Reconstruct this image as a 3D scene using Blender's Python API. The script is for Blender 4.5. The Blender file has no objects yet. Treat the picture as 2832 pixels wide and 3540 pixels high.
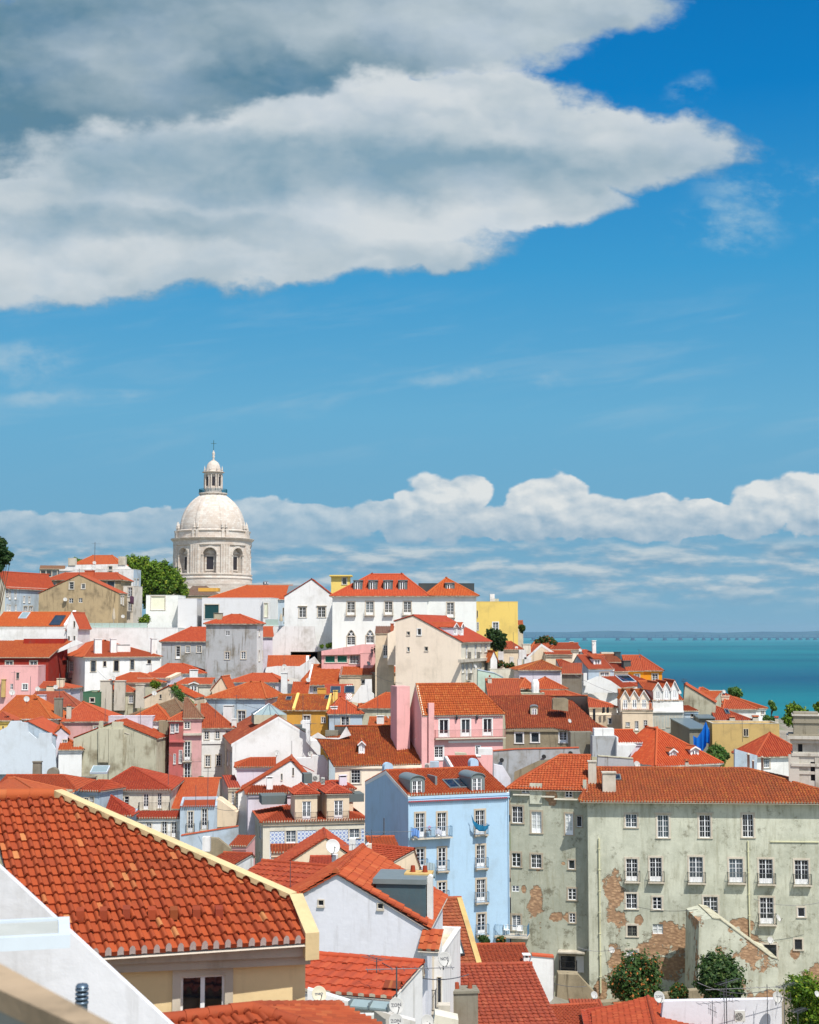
import bpy, math, random
from math import sin, cos, tan, atan, atan2, pi, radians, sqrt, floor
from mathutils import Vector, Matrix
random.seed(7)
SC = bpy.context.scene
COL = SC.collection
# ---------------------------------------------------------------- camera
FP, CX, CY, HOR = 4917.0, 1416.0, 1770.0, 2184.0     # focal length and centre of the 2832 x 3540 frame
PITCH = atan((HOR - CY) / FP)
CAM = Vector((0, 0, 70))
cd = bpy.data.cameras.new('camera'); cam = bpy.data.objects.new('camera', cd); COL.objects.link(cam)
cam.location = CAM; cam.rotation_euler = (pi / 2 + PITCH, 0, 0)
cd.sensor_fit = 'VERTICAL'; cd.sensor_height = 36; cd.sensor_width = 36; cd.lens = 36 * FP / 3540
cd.dof.use_dof = True; cd.dof.focus_distance = 170; cd.dof.aperture_fstop = 2.4
cd.clip_start = 0.5; cd.clip_end = 60000
SC.camera = cam
SC.view_settings.view_transform = 'Standard'; SC.view_settings.look = 'None'
SC.view_settings.exposure = 0.3; SC.view_settings.gamma = 1; SC.view_settings.use_curve_mapping = False
SUN_AZ = radians(31); SUN_EL = radians(58)           # azimuth measured to the right of "behind the camera"
SUNV = Vector((sin(SUN_AZ) * cos(SUN_EL), -cos(SUN_AZ) * cos(SUN_EL), sin(SUN_EL)))
sl = bpy.data.lights.new('sun', 'SUN'); sl.energy = 4.6; sl.angle = radians(0.5); sl.color = (1, .955, .89)
so = bpy.data.objects.new('sun', sl); COL.objects.link(so)
so.rotation_euler = SUNV.to_track_quat('Z', 'Y').to_euler(); so.location = (0, 0, 300)

def lin(r, g, b):
    f = lambda c: (c / 255 / 12.92) if c / 255 <= .04045 else ((c / 255 + .055) / 1.055) ** 2.4
    return (f(r), f(g), f(b), 1)

# ---------------------------------------------------------------- node expressions
class X:
    def __init__(s, nt, sock): s.nt = nt; s.s = sock
    def m(s, op, b=None, c=None, clamp=False):
        n = s.nt.nodes.new('ShaderNodeMath'); n.operation = op; n.use_clamp = clamp
        for i, v in enumerate((s, b, c)):
            if v is None: continue
            if isinstance(v, X): s.nt.links.new(v.s, n.inputs[i])
            else: n.inputs[i].default_value = v
        return X(s.nt, n.outputs[0])
    def __add__(s, o): return s.m('ADD', o)
    def __radd__(s, o): return s.m('ADD', o)
    def __sub__(s, o): return s.m('SUBTRACT', o)
    def __rsub__(s, o): return (s * -1) + o
    def __mul__(s, o): return s.m('MULTIPLY', o)
    def __rmul__(s, o): return s.m('MULTIPLY', o)
    def __truediv__(s, o): return s.m('DIVIDE', o)
    def max(s, o): return s.m('MAXIMUM', o)
    def min(s, o): return s.m('MINIMUM', o)
    def ss(s, a, b):
        n = s.nt.nodes.new('ShaderNodeMapRange'); n.interpolation_type = 'SMOOTHSTEP'
        s.nt.links.new(s.s, n.inputs[0]); n.inputs[1].default_value = a; n.inputs[2].default_value = b
        return X(s.nt, n.outputs[0])
def comb(nt, x, y, z=0.0):
    n = nt.nodes.new('ShaderNodeCombineXYZ')
    for i, v in enumerate((x, y, z)):
        if isinstance(v, X): nt.links.new(v.s, n.inputs[i])
        else: n.inputs[i].default_value = v
    return X(nt, n.outputs[0])
def noise(nt, vec, scale, detail=4, rough=.5, dist=0.0, w=None):
    n = nt.nodes.new('ShaderNodeTexNoise')
    if w is not None: n.noise_dimensions = '4D'; n.inputs['W'].default_value = w
    nt.links.new(vec.s, n.inputs['Vector']); n.inputs['Scale'].default_value = scale
    n.inputs['Detail'].default_value = detail; n.inputs['Roughness'].default_value = rough; n.inputs['Distortion'].default_value = dist
    return X(nt, n.outputs[0])
def mix(nt, f, a, b, mode='MIX'):
    n = nt.nodes.new('ShaderNodeMix'); n.data_type = 'RGBA'; n.blend_type = mode
    for i, v in ((0, f), (6, a), (7, b)):
        if isinstance(v, X): nt.links.new(v.s, n.inputs[i])
        else: n.inputs[i].default_value = v
    return X(nt, n.outputs[2])
def sep(nt, v):
    n = nt.nodes.new('ShaderNodeSeparateXYZ'); nt.links.new(v.s, n.inputs[0])
    return [X(nt, n.outputs[i]) for i in range(3)]

# ---------------------------------------------------------------- materials
MATS = {}
def newmat(key, rough=.8, metal=0.0, spec=.3):
    m = bpy.data.materials.new(key); m.use_nodes = True
    nt = m.node_tree; b = nt.nodes['Principled BSDF']
    b.inputs['Roughness'].default_value = rough; b.inputs['Metallic'].default_value = metal
    b.inputs['Specular IOR Level'].default_value = spec
    return m, nt, b
def coords(nt, kind='Object', rnd=True):
    t = nt.nodes.new('ShaderNodeTexCoord'); v = X(nt, t.outputs[kind])
    if rnd:
        o = nt.nodes.new('ShaderNodeObjectInfo'); va = nt.nodes.new('ShaderNodeVectorMath'); va.operation = 'MULTIPLY_ADD'
        nt.links.new(o.outputs['Random'], va.inputs[0]); va.inputs[1].default_value = (37, 91, 53)
        nt.links.new(v.s, va.inputs[2]); v = X(nt, va.outputs[0])
    return v
def bump(nt, b, h, strength=.3, dist=.02):
    n = nt.nodes.new('ShaderNodeBump'); n.inputs['Strength'].default_value = strength; n.inputs['Distance'].default_value = dist
    nt.links.new(h.s, n.inputs['Height']); nt.links.new(n.outputs[0], b.inputs['Normal'])
def dark(c, k): return (c[0] * k, c[1] * k, c[2] * k, 1)
def plain(key, col, rough=.6, metal=0.0, spec=.3):
    if key in MATS: return MATS[key]
    m, nt, b = newmat(key, rough, metal, spec)
    v = coords(nt); n = noise(nt, v, 3, 3)
    c = mix(nt, n.ss(.3, .7) * .35, col, dark(col, .78)); nt.links.new(c.s, b.inputs['Base Color'])
    MATS[key] = m; return m
def wallmat(rgb, dirt=.25, key=None, stain=(150, 140, 120)):
    key = key or 'plaster_%d_%d_%d_%d' % (*rgb, int(dirt * 100))
    if key in MATS: return MATS[key]
    m, nt, b = newmat(key, .9, 0, .15); v = coords(nt); c = lin(*rgb)
    x, y, z = sep(nt, v)
    big = noise(nt, v, .35, 6, .62); fine = noise(nt, v, 5, 4, .6)
    st = noise(nt, comb(nt, x * 2.2, y * 2.2, z * .22), 1, 5, .65)     # rain streaks
    col = mix(nt, fine.ss(.25, .75) * (.16 + dirt * .25), c, dark(c, .78))
    s = lin(*stain); sm = (s[0] * (.4 + .6 * c[0]), s[1] * (.4 + .6 * c[1]), s[2] * (.4 + .6 * c[2]), 1)
    col = mix(nt, big.ss(.46, .74) * min(1, dirt * 1.3 + .14), col, sm)
    col = mix(nt, st.ss(.52, .74) * min(1, dirt * 1.2 + .08), col, dark(sm, .72))
    nt.links.new(col.s, b.inputs['Base Color'])
    bump(nt, b, noise(nt, v, 3, 5, .6) + fine * .4, .35, .03)
    MATS[key] = m; return m
TILES = {  # main, light variant, dark variant, dirt
    'orange': ((222, 88, 42), (236, 112, 62), (196, 66, 32), .12),
    'bright': ((236, 90, 36), (242, 112, 56), (212, 74, 30), .05),
    'red': ((208, 72, 40), (222, 96, 58), (178, 52, 30), .2),
    'old': ((198, 84, 44), (218, 122, 66), (150, 56, 32), .42),
    'brown': ((194, 86, 50), (212, 120, 76), (150, 58, 38), .4),
    'deep': ((208, 76, 42), (222, 96, 58), (176, 56, 34), .15),
    'lichen': ((206, 92, 38), (220, 130, 52), (160, 62, 30), .55),
    'grey': ((128, 118, 98), (150, 138, 116), (96, 86, 72), .5),
    'fore': ((196, 80, 44), (224, 132, 86), (156, 56, 38), .26),
}
def tilemat(k):
    key = 'tile_' + k
    if key in MATS: return MATS[key]
    a, l, dk, dirt = TILES[k]; lin = lambda *c, f=globals()['lin']: tuple(q * k for q, k in zip(f(*c), (.57, .75, .72, 1)))     # listed as seen in full sun
    m, nt, b = newmat(key, .8, 0, .25)
    t = nt.nodes.new('ShaderNodeUVMap'); uv = X(nt, t.outputs[0]); u, v, _ = sep(nt, uv)
    wn = nt.nodes.new('ShaderNodeTexWhiteNoise'); wn.noise_dimensions = '2D'
    nt.links.new(comb(nt, (u * 2).m('FLOOR'), v.m('FLOOR')).s, wn.inputs['Vector']); r = X(nt, wn.outputs['Value'])
    ov = coords(nt)
    col = mix(nt, r.ss(.3, 1) * (.75 if k != 'fore' else .5), lin(*a), lin(*dk))
    col = mix(nt, r.m('LESS_THAN', .03 if k == 'fore' else .13) * .65, col, lin(*l))
    if k == 'fore': col = mix(nt, r.m('LESS_THAN', .012) * .8, col, lin(226, 140, 92))
    big = noise(nt, ov, .5, 6, .65); f = noise(nt, ov, 4, 5, .7)
    col = mix(nt, big.ss(.42, .75) * dirt, col, lin(112, 58, 40))
    col = mix(nt, f.ss(.56, .72) * dirt * .9, col, lin(100, 72, 52))
    col = mix(nt, noise(nt, ov, 2.2, 6, .7, w=3.0).ss(.62, .7) * (dirt * 1.1), col, lin(188, 130, 60) if k in ('lichen', 'old') else lin(150, 96, 66))
    oi = nt.nodes.new('ShaderNodeObjectInfo'); q = X(nt, oi.outputs['Random']); col = mix(nt, (q * .5 + .05) if k != 'fore' else .1, col, lin(176, 92, 62)); col = mix(nt, 1.0, col, comb(nt, q * .3 + .86, (q * 7.3).m('FRACT') * .3 + .84, (q * 3.7).m('FRACT') * .3 + .85), 'MULTIPLY')
    nt.links.new(col.s, b.inputs['Base Color'])
    bump(nt, b, v.m('FRACT') * .7 + f * .3, .6, .05)
    MATS[key] = m; return m
def glassmat():
    if 'glass' in MATS: return MATS['glass']
    m, nt, b = newmat('glass', .06, 0, .6)
    o = nt.nodes.new('ShaderNodeObjectInfo'); r = X(nt, o.outputs['Random']); v = coords(nt)
    c = mix(nt, r.ss(.55, .95), (.012, .016, .022, 1), (.10, .13, .15, 1))
    c = mix(nt, noise(nt, v, 1.1, 2).ss(.5, .62) * .5, c, (.05, .055, .06, 1))
    nt.links.new(c.s, b.inputs['Base Color'])
    bump(nt, b, noise(nt, v, .9, 1), .12, .05)
    MATS['glass'] = m; return m
def greenwall(key='greenwall', spots=()):
    """pale green render, weathered, fallen off the masonry in patches"""
    if key in MATS: return MATS[key]
    m, nt, b = newmat(key, .92, 0, .1); v = coords(nt, rnd=False); x, y, z = sep(nt, v)
    big = noise(nt, v, .22, 8, .66); f = noise(nt, v, 2.5, 8, .7); st = noise(nt, comb(nt, x * 1.6, y * 1.6, z * .25), 1, 6, .7)
    c = mix(nt, big.ss(.35, .68), lin(198, 199, 180), lin(168, 170, 152)) if 'left' not in key else mix(nt, big.ss(.35, .68), lin(178, 180, 162), lin(152, 155, 138))
    c = mix(nt, f.ss(.5, .8) * .5, c, lin(210, 210, 192))
    c = mix(nt, st.ss(.46, .7) * .7, c, lin(146, 144, 122))
    c = mix(nt, noise(nt, v, .9, 9, .75, w=5.0).ss(.53, .64) * (.8 if 'left' in key else .6), c, lin(104, 100, 82))
    # lost render: chance grows towards the foot of the wall
    pn = noise(nt, v, .2, 9, .64, w=9.0)
    if spots:
        ff = None
        for u0, z0, ru, rz in spots:
            a = (x - u0) * (1 / ru); e = (z - z0) * (1 / rz); q = 1 - (a * a + e * e).m('SQRT'); ff = q if ff is None else ff.max(q)
        pn2 = noise(nt, v, .55, 9, .66, w=2.0); pm = (ff.max(-1.2) * .22 + pn2 * .8 + pn * .2).ss(.512, .545)
    else: pm = (pn + (z * -.0078)).ss(.488, .502)
    rock = nt.nodes.new('ShaderNodeTexVoronoi'); rock.inputs['Scale'].default_value = 2.6
    nt.links.new(comb(nt, x, y, z * 1.7).s, rock.inputs['Vector']); rc = X(nt, rock.outputs['Distance'])
    rw = mix(nt, f.ss(.3, .7), lin(190, 156, 122), lin(158, 126, 98))
    rw = mix(nt, rc.ss(.28, .55) * .55, rw, lin(132, 104, 82))
    c = mix(nt, pm, c, rw); nt.links.new(c.s, b.inputs['Base Color'])
    bump(nt, b, (1 - pm) * 1.2 + rc * pm * -.8 + f * .5, .8, .06)
    MATS[key] = m; return m
def azulejo():
    if 'azulejo' in MATS: return MATS['azulejo']
    m, nt, b = newmat('azulejo', .3, 0, .5); v = coords(nt, rnd=False); x, y, z = sep(nt, v)
    s = 1 / .42
    fx = (x * s).m('FRACT') - .5; fz = (z * s).m('FRACT') - .5
    r = (fx * fx + fz * fz).m('SQRT')
    fx2 = (x * s + .5).m('FRACT') - .5; fz2 = (z * s + .5).m('FRACT') - .5
    r2 = (fx2 * fx2 + fz2 * fz2).m('SQRT')
    k = (1 - r.ss(.25, .33)).max(1 - r2.ss(.12, .18))
    k = k * (r.ss(.06, .12))
    c = mix(nt, k * .85, lin(205, 212, 218), lin(70, 104, 178)); nt.links.new(c.s, b.inputs['Base Color'])
    MATS['azulejo'] = m; return m
W = dict(white=((226, 226, 222), .12), white2=((222, 220, 216), .3), offwhite=((214, 208, 190), .25), cream=((240, 224, 202), .08), sand=((222, 202, 174), .2),
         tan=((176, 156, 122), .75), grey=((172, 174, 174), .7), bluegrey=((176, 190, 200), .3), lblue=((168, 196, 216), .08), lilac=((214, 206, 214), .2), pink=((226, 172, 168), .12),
         dpink=((190, 104, 100), .35), palepink=((206, 160, 156), .4), yellow=((230, 200, 112), .1), ochre=((212, 160, 74), .12), ochre2=((196, 166, 108), .35),
         concrete=((188, 184, 160), .65), darkcon=((130, 126, 112), .7), dred=((150, 46, 34), .2), ruin=((150, 138, 114), .9), stone=((196, 188, 172), .45),
         fyellow=((222, 198, 150), .1), green=((70, 110, 84), .3), palegreen=((190, 208, 190), .2), darkgrey=((70, 78, 80), .2), pantone=((222, 212, 196), .35),
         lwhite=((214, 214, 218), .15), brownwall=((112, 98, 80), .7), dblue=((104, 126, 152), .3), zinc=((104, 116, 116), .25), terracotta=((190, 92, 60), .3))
def wm(k): return wallmat(*W[k], key='plaster_' + k) if isinstance(k, str) and k in W else (greenwall() if k == 'greenwall' else azulejo() if k == 'azulejo' else k)
M_TRIM = plain('white_trim', lin(232, 230, 224), .6)
M_SASH = plain('white_paint', lin(235, 236, 236), .4)
M_STONE = wallmat((200, 190, 172), .3, key='limestone')
M_IRON = plain('black_iron', (.03, .032, .035, 1), .5, .3)
M_GIRON = plain('green_iron', (.05, .12, .11, 1), .5, .3)
M_BIRON = plain('blue_iron', lin(90, 130, 160), .5, .3)
M_ALU = plain('aluminium', (.45, .47, .48, 1), .35, .8)
M_MAST = plain('mast_metal', (.12, .12, .13, 1), .5, .5)
M_DISH = plain('dish_paint', lin(178, 177, 172), .6)
M_ZINC = plain('zinc_sheet', lin(122, 132, 132), .45, .2)
M_MORTAR = wallmat((196, 184, 160), .6, key='mortar')
M_SOFFIT = plain('soffit', lin(190, 180, 165), .8)
GLASS = glassmat()

# ---------------------------------------------------------------- mesh builder
class MB:
    def __init__(s): s.v = []; s.f = []; s.m = []; s.uv = []; s.mats = []; s.smooth = []
    def mi(s, mat):
        if mat not in s.mats: s.mats.append(mat)
        return s.mats.index(mat)
    def face(s, pts, mat, uv=None, smooth=False):
        i = len(s.v); s.v += [tuple(p) for p in pts]; s.f.append(tuple(range(i, i + len(pts)))); s.m.append(s.mi(mat)); s.uv.append(uv); s.smooth.append(smooth)
    def grid(s, rows, mat, uvs=None, smooth=True, closed=False):
        i = len(s.v); n = len(rows[0])
        for r in rows: s.v += [tuple(p) for p in r]
        k = s.mi(mat)
        for a in range(len(rows) - 1):
            for b in range(n if closed else n - 1):
                c = (b + 1) % n
                s.f.append((i + a * n + b, i + a * n + c, i + (a + 1) * n + c, i + (a + 1) * n + b)); s.m.append(k); s.smooth.append(smooth)
                s.uv.append([uvs[a][b], uvs[a][c], uvs[a + 1][c], uvs[a + 1][b]] if uvs else None)
    def hexa(s, p, mat):      # 8 points: bottom 4, top 4
        i = len(s.v); s.v += [tuple(q) for q in p]; k = s.mi(mat)
        for f in ((0, 3, 2, 1), (4, 5, 6, 7), (0, 1, 5, 4), (1, 2, 6, 5), (2, 3, 7, 6), (3, 0, 4, 7)):
            s.f.append(tuple(i + j for j in f)); s.m.append(k); s.uv.append(None); s.smooth.append(False)
    def box(s, x0, x1, y0, y1, z0, z1, mat, T=None):
        p = [(x0, y0, z0), (x1, y0, z0), (x1, y1, z0), (x0, y1, z0), (x0, y0, z1), (x1, y0, z1), (x1, y1, z1), (x0, y1, z1)]
        if T: p = [T(*q) for q in p]
        s.hexa(p, mat)
    def tube(s, a, b, r, mat, n=6, r2=None, caps=True):
        a = Vector(a); b = Vector(b); d = (b - a)
        if d.length < 1e-6: return
        q = d.to_track_quat('Z', 'Y'); r2 = r if r2 is None else r2
        ring = lambda c, rr: [c + q @ Vector((rr * cos(2 * pi * k / n), rr * sin(2 * pi * k / n), 0)) for k in range(n)]
        ra, rb = ring(a, r), ring(b, r2); s.grid([ra, rb], mat, closed=True, smooth=n > 5)
        if caps: s.face(ra[::-1], mat); s.face(rb, mat)
    def lathe(s, prof, mat, n=24, c=(0, 0), smooth=True, a0=0):
        s.grid([[(c[0] + r * cos(a0 + 2 * pi * k / n), c[1] + r * sin(a0 + 2 * pi * k / n), z) for k in range(n)] for r, z in prof], mat, closed=True, smooth=smooth)
    def build(s, name, parent=None, **kw):
        me = bpy.data.meshes.new(name); me.from_pydata(s.v, [], s.f)
        for m in s.mats: me.materials.append(m)
        me.polygons.foreach_set('material_index', s.m); me.polygons.foreach_set('use_smooth', s.smooth)
        if any(u is not None for u in s.uv):
            l = me.uv_layers.new(name='UVMap'); d = []
            for f, u in zip(s.f, s.uv):
                for j in range(len(f)): d += list(u[j]) if u else [0.5, 0.5]
            l.data.foreach_set('uv', d)
        me.update(); o = bpy.data.objects.new(name, me); COL.objects.link(o)
        if parent: o.parent = parent
        for k, v in kw.items(): o[k] = v
        return o
def empty(name, loc, rz=0, **kw):
    o = bpy.data.objects.new(name, None); COL.objects.link(o); o.location = loc; o.rotation_euler = (0, 0, rz); o.empty_display_size = .5
    for k, v in kw.items(): o[k] = v
    return o
def dup(o, parent=None):
    c = o.copy(); COL.objects.link(c)
    if parent: c.parent = parent
    for ch in o.children: dup(ch, c)
    return c

# ---------------------------------------------------------------- photo measurements -> world
VIEWS = dict(A=(0, 1850, .4104), B=(708, 1850, .4104), C=(1300, 1950, .4104), D=(1900, 2100, .5403), E=(0, 2250, .4104), F=(600, 2250, .4104), G=(1200, 2300, .4104),
             H=(700, 2550, .4104), I=(1200, 2600, .4104), J=(1700, 2550, .6562), K=(0, 2700, .6423), L=(1000, 3000, .5264), P=(550, 1500, .30155), K2=(0, 2740, .3478), K3=(500, 2950, .3478), L2=(1000, 3200, .28986), J2=(2000, 3200, .4823), O=(0, 0, 1.6417), Z=(0, 0, 1))
def px(V, x, y): v = VIEWS[V]; return v[0] + x * v[2], v[1] + y * v[2]
def ray(V, x, y):
    x, y = px(V, x, y); a = (x - CX) / FP; b = -(y - CY) / FP
    return Vector((a, cos(PITCH) - b * sin(PITCH), sin(PITCH) + b * cos(PITCH)))
def at(V, x, y, d):
    r = ray(V, x, y); return CAM + r * (d / r.y)
def mpp(V, d): return VIEWS[V][2] * d / FP       # metres per view pixel at distance d

# ---------------------------------------------------------------- walls with openings
def clip(poly, x0, x1, z0, z1):
    for ax, lim, sg in ((0, x0, 1), (0, x1, -1), (1, z0, 1), (1, z1, -1)):
        out = []
        for i in range(len(poly)):
            p, q = poly[i - 1], poly[i]; a = (p[ax] - lim) * sg; b = (q[ax] - lim) * sg
            if (a >= 0) != (b >= 0):
                t = a / (a - b); out.append((p[0] + t * (q[0] - p[0]), p[1] + t * (q[1] - p[1])))
            if b >= 0: out.append(q)
        poly = out
        if len(poly) < 3: return []
    return poly
def wallpoly(mb, poly, holes, f3, mat, rev=.16, rmat=None):
    us = [p[0] for p in poly]; zs = [p[1] for p in poly]
    X_ = sorted({min(us), max(us)} | {h[0] for h in holes} | {h[1] for h in holes}); Z_ = sorted({min(zs), max(zs)} | {h[2] for h in holes} | {h[3] for h in holes})
    X_ = [x for x in X_ if min(us) <= x <= max(us)]; Z_ = [z for z in Z_ if min(zs) <= z <= max(zs)]
    for i in range(len(X_) - 1):
        for j in range(len(Z_) - 1):
            if X_[i + 1] - X_[i] < 1e-4 or Z_[j + 1] - Z_[j] < 1e-4: continue
            cx, cz = (X_[i] + X_[i + 1]) / 2, (Z_[j] + Z_[j + 1]) / 2
            if any(h[0] < cx < h[1] and h[2] < cz < h[3] for h in holes): continue
            c = clip(poly, X_[i], X_[i + 1], Z_[j], Z_[j + 1])
            if c: mb.face([f3(u, z, 0) for u, z in c], mat)
    for u0, u1, z0, z1 in holes:
        for a, b in (((u0, z0), (u1, z0)), ((u1, z0), (u1, z1)), ((u1, z1), (u0, z1)), ((u0, z1), (u0, z0))):
            mb.face([f3(*a, 0), f3(*b, 0), f3(*b, rev), f3(*a, rev)], rmat or mat)

# ---------------------------------------------------------------- roof tiles
PROF = lambda t: max(0.0, 1 - (2 * t / .52 - 1) ** 2) ** .6 if 0 < t < .52 else 0.0
def tileface(mb, pts, mat, pitch=.24, row=.36, amp=.06, detail=0, thick=.1, emat=None, skew=0):
    p = [Vector(q) for q in pts]; U = (p[1] - p[0]).normalized(); N = (p[1] - p[0]).cross(p[-1] - p[0]).normalized()
    if N.z < 0: N = -N
    Vv = N.cross(U)
    if Vv.z < 0: Vv = -Vv
    poly = [((q - p[0]).dot(U), (q - p[0]).dot(Vv)) for q in p]
    if skew: poly = [(a - skew * b, b) for a, b in poly]; Vv = Vv + U * skew
    u0 = min(a for a, b in poly); u1 = max(a for a, b in poly); off = (random.randint(0, 400), random.randint(0, 400))
    def rng(u):
        vs = []
        for i in range(len(poly)):
            a, b = poly[i - 1], poly[i]
            if abs(a[0] - b[0]) < 1e-6:
                if abs(a[0] - u) < 1e-5: vs += [a[1], b[1]]
                continue
            t = (u - a[0]) / (b[0] - a[0])
            if -1e-6 <= t <= 1 + 1e-6: vs.append(a[1] + t * (b[1] - a[1]))
        return (min(vs), max(vs)) if vs else (0, 0)
    per = [0, .1, .26, .42, .52, .99] if detail == 0 else [0, .02, .06, .12, .19, .26, .33, .40, .46, .50, .52, .6, .75, .9, .99] if detail == 2 else [0, .04, .12, .26, .40, .48, .52, .99]
    ncol = int((u1 - u0) / pitch) + 1; us = []
    for c in range(ncol):
        for t in per:
            u = u0 + (c + t) * pitch
            if u < u1 - 1e-4: us.append((u, t, c))
    us.append((u1 - 1e-5, .99, ncol - 1))
    rnd = random.Random(off[0]); jit = {}
    k = mb.mi(mat); rows = []; uvr = []
    if detail == 0:
        lo, hi, ulo, uhi = [], [], [], []
        for u, t, c in us:
            a, b = rng(u); h = PROF(t) * amp
            if c not in jit: jit[c] = rnd.uniform(-.05, .05)
            aj = a + jit[c] if b - a > .5 else a
            P0 = p[0] + U * u + N * h
            lo.append(P0 + Vv * aj); hi.append(P0 + Vv * b)
            ulo.append(((u - u0) / pitch + off[0], aj / row + off[1])); uhi.append(((u - u0) / pitch + off[0], b / row + off[1]))
        mb.grid([hi, lo], mat, [uhi, ulo], smooth=False)
        mb.grid([lo, [q - N * (thick + PROF(t[1]) * amp) for q, t in zip(lo, us)]], emat or mat, None, smooth=False)
    else:
        vmax = max(b for a, b in poly); vmin = min(b for a, b in poly); nr = int((vmax - vmin) / row) + 1
        sag = [rnd.uniform(-.02, .02) for _ in range(400)]
        for r in range(nr):
            lo, hi, ulo, uhi = [], [], [], []
            for u, t, c in us:
                a, b = rng(u); va = vmin + r * row; vb = va + row * 1.0
                key = (r, c)
                if key not in jit: jit[key] = (rnd.uniform(-.012, .012), rnd.uniform(-.02, .02), rnd.uniform(-.012, .012))
                jh, jv, ju = jit[key]
                lo_v = va + (jv - row * .22 if 0 < t < .52 and r > 0 else jv * .3); lo_v2 = max(lo_v, a); vb2 = min(vb + .02 - (row * .22 if 0 < t < .52 else 0), b)
                if vb2 < lo_v2: lo_v2 = vb2 = min(max(lo_v2, a), b)
                cover = PROF(t) > 1e-4
                hb = PROF(t) * amp * 1.15 + (jh if cover else jh * .3)
                q = p[0] + U * (u + (ju if cover else 0))
                lo.append(q + Vv * lo_v2 + N * (hb + .045)); hi.append(q + Vv * vb2 + N * (hb * .8))
                ulo.append(((u - u0) / pitch + off[0] , r + .02 + off[1])); uhi.append(((u - u0) / pitch + off[0], r + .98 + off[1]))
            mb.grid([hi, lo], mat, [uhi, ulo], smooth=True)
            if r == 0:
                dn = [q - N * (thick + PROF(t[1]) * amp) for q, t in zip(lo, us)]
                for i in range(len(lo) - 1): mb.face([lo[i], lo[i + 1], dn[i + 1], dn[i]], (emat or mat) if 0 <= us[i][1] < .5 else mat)
            else: mb.grid([lo, [q - N * .05 for q in lo]], mat, None, smooth=False)
def ridge(mb, a, b, mat, r=.13, seg=.42, near=False):
    a = Vector(a); b = Vector(b); L = (b - a).length
    if L < .05: return
    n = max(1, int(L / seg)) if near else 1; d = (b - a) / n
    side = d.normalized().cross(Vector((0, 0, 1))).normalized(); up = side.cross(d.normalized()).normalized()
    for i in range(n):
        rows = []; uvs = []
        for j, (s, rr) in enumerate(((i, r * 1.12), (i + 1.04, r * (.94 if near else 1.12)))):
            c = a + d * s
            rows.append([c + side * rr * cos(t) + up * rr * (sin(t) - .25) for t in [pi * k / 6 for k in range(-1, 8)]])
            uvs.append([(i * 3.0 + .5, 7.5 + .1 * j)] * 9)
        mb.grid(rows, mat, uvs, smooth=True)
        if near: mb.face(rows[0], mat, [(i * 3 + .5, 7.5)] * 9)
# ---------------------------------------------------------------- sky with clouds
world = bpy.data.worlds.new('World'); SC.world = world; world.use_nodes = True; wn_ = world.node_tree
for n in list(wn_.nodes): wn_.nodes.remove(n)
tc = wn_.nodes.new('ShaderNodeTexCoord'); D3 = X(wn_, tc.outputs['Generated']); dx_, dy_, dz_ = sep(wn_, D3)
sky = wn_.nodes.new('ShaderNodeTexSky'); sky.sky_type = 'NISHITA'; sky.sun_disc = False; sky.sun_elevation = SUN_EL; sky.sun_rotation = atan2(SUNV.x, SUNV.y); sky.air_density = 1.0; sky.dust_density = .6; sky.ozone_density = 2.2
fy = dy_.max(.08); U_ = dx_ / fy; V_ = dz_ / fy
def uvd(x, y): r = ray('O', x, y); return r.x / r.y, r.z / r.y
V2 = comb(wn_, U_, V_)
warp = noise(wn_, comb(wn_, U_ * 9, V_ * 12), 1, 6, .55); warp2 = noise(wn_, comb(wn_, U_ * 9, V_ * 12, 7.0), 1, 6, .55)
def blobs(items, U, V, k=1.0):
    f = None
    for x, y, rx, ry, *h in items:
        u, v = uvd(x, y); a = rx * 1.6417 / FP; b = ry * 1.6417 / FP
        t = ((U - u) / a); s_ = ((V - v) / b); q = 1 - (t * t + s_ * s_).m('SQRT')
        f = q if f is None else f.max(q) if not h else f.max(q)
    return f
# big bank, upper left: a grey upper layer and, in front of it, a paler lobe reaching right
Uw = U_ + (warp - .5) * .07 + (noise(wn_, comb(wn_, U_ * 40, V_ * 50, 1.0), 1, 5, .6) - .5) * .012; Vw = V_ + (warp2 - .5) * .05 + (noise(wn_, comb(wn_, U_ * 40, V_ * 50, 6.0), 1, 5, .6) - .5) * .012
fA = blobs([(620, 190, 320, 90), (120, 260, 620, 330), (600, 40, 740, 150), (1080, -10, 380, 128), (200, 480, 420, 120)], Uw, Vw)
fB = blobs([(560, 400, 640, 178), (900, 300, 430, 165), (1000, 230, 210, 108), (1300, 310, 300, 92), (760, 270, 330, 96), (180, 540, 480, 108), (1130, 430, 210, 70), (620, 520, 440, 74), (60, 430, 160, 70)], Uw, Vw)
n1 = noise(wn_, comb(wn_, U_ * 13, V_ * 22, 3.0), 1, 9, .6)
aA = (fA + (n1 - .5) * .4 + (noise(wn_, comb(wn_, U_ * 34, V_ * 52, 17.0), 1, 8, .62) - .5) * .2).ss(-.05, .16); n1b = noise(wn_, comb(wn_, U_ * 34, V_ * 52, 13.0), 1, 8, .62); 
def vor(sx, sy, du=0.0, dv=0.0, w=4.0):
    b = wn_.nodes.new('ShaderNodeTexVoronoi'); b.feature = 'SMOOTH_F1'; b.inputs['Smoothness'].default_value = .6; b.inputs['Scale'].default_value = 1
    wn_.links.new(comb(wn_, (U_ + du) * sx + (warp - .5) * w, (V_ + dv) * sy + (warp2 - .5) * w).s, b.inputs['Vector']); return X(wn_, b.outputs['Distance'])
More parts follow.
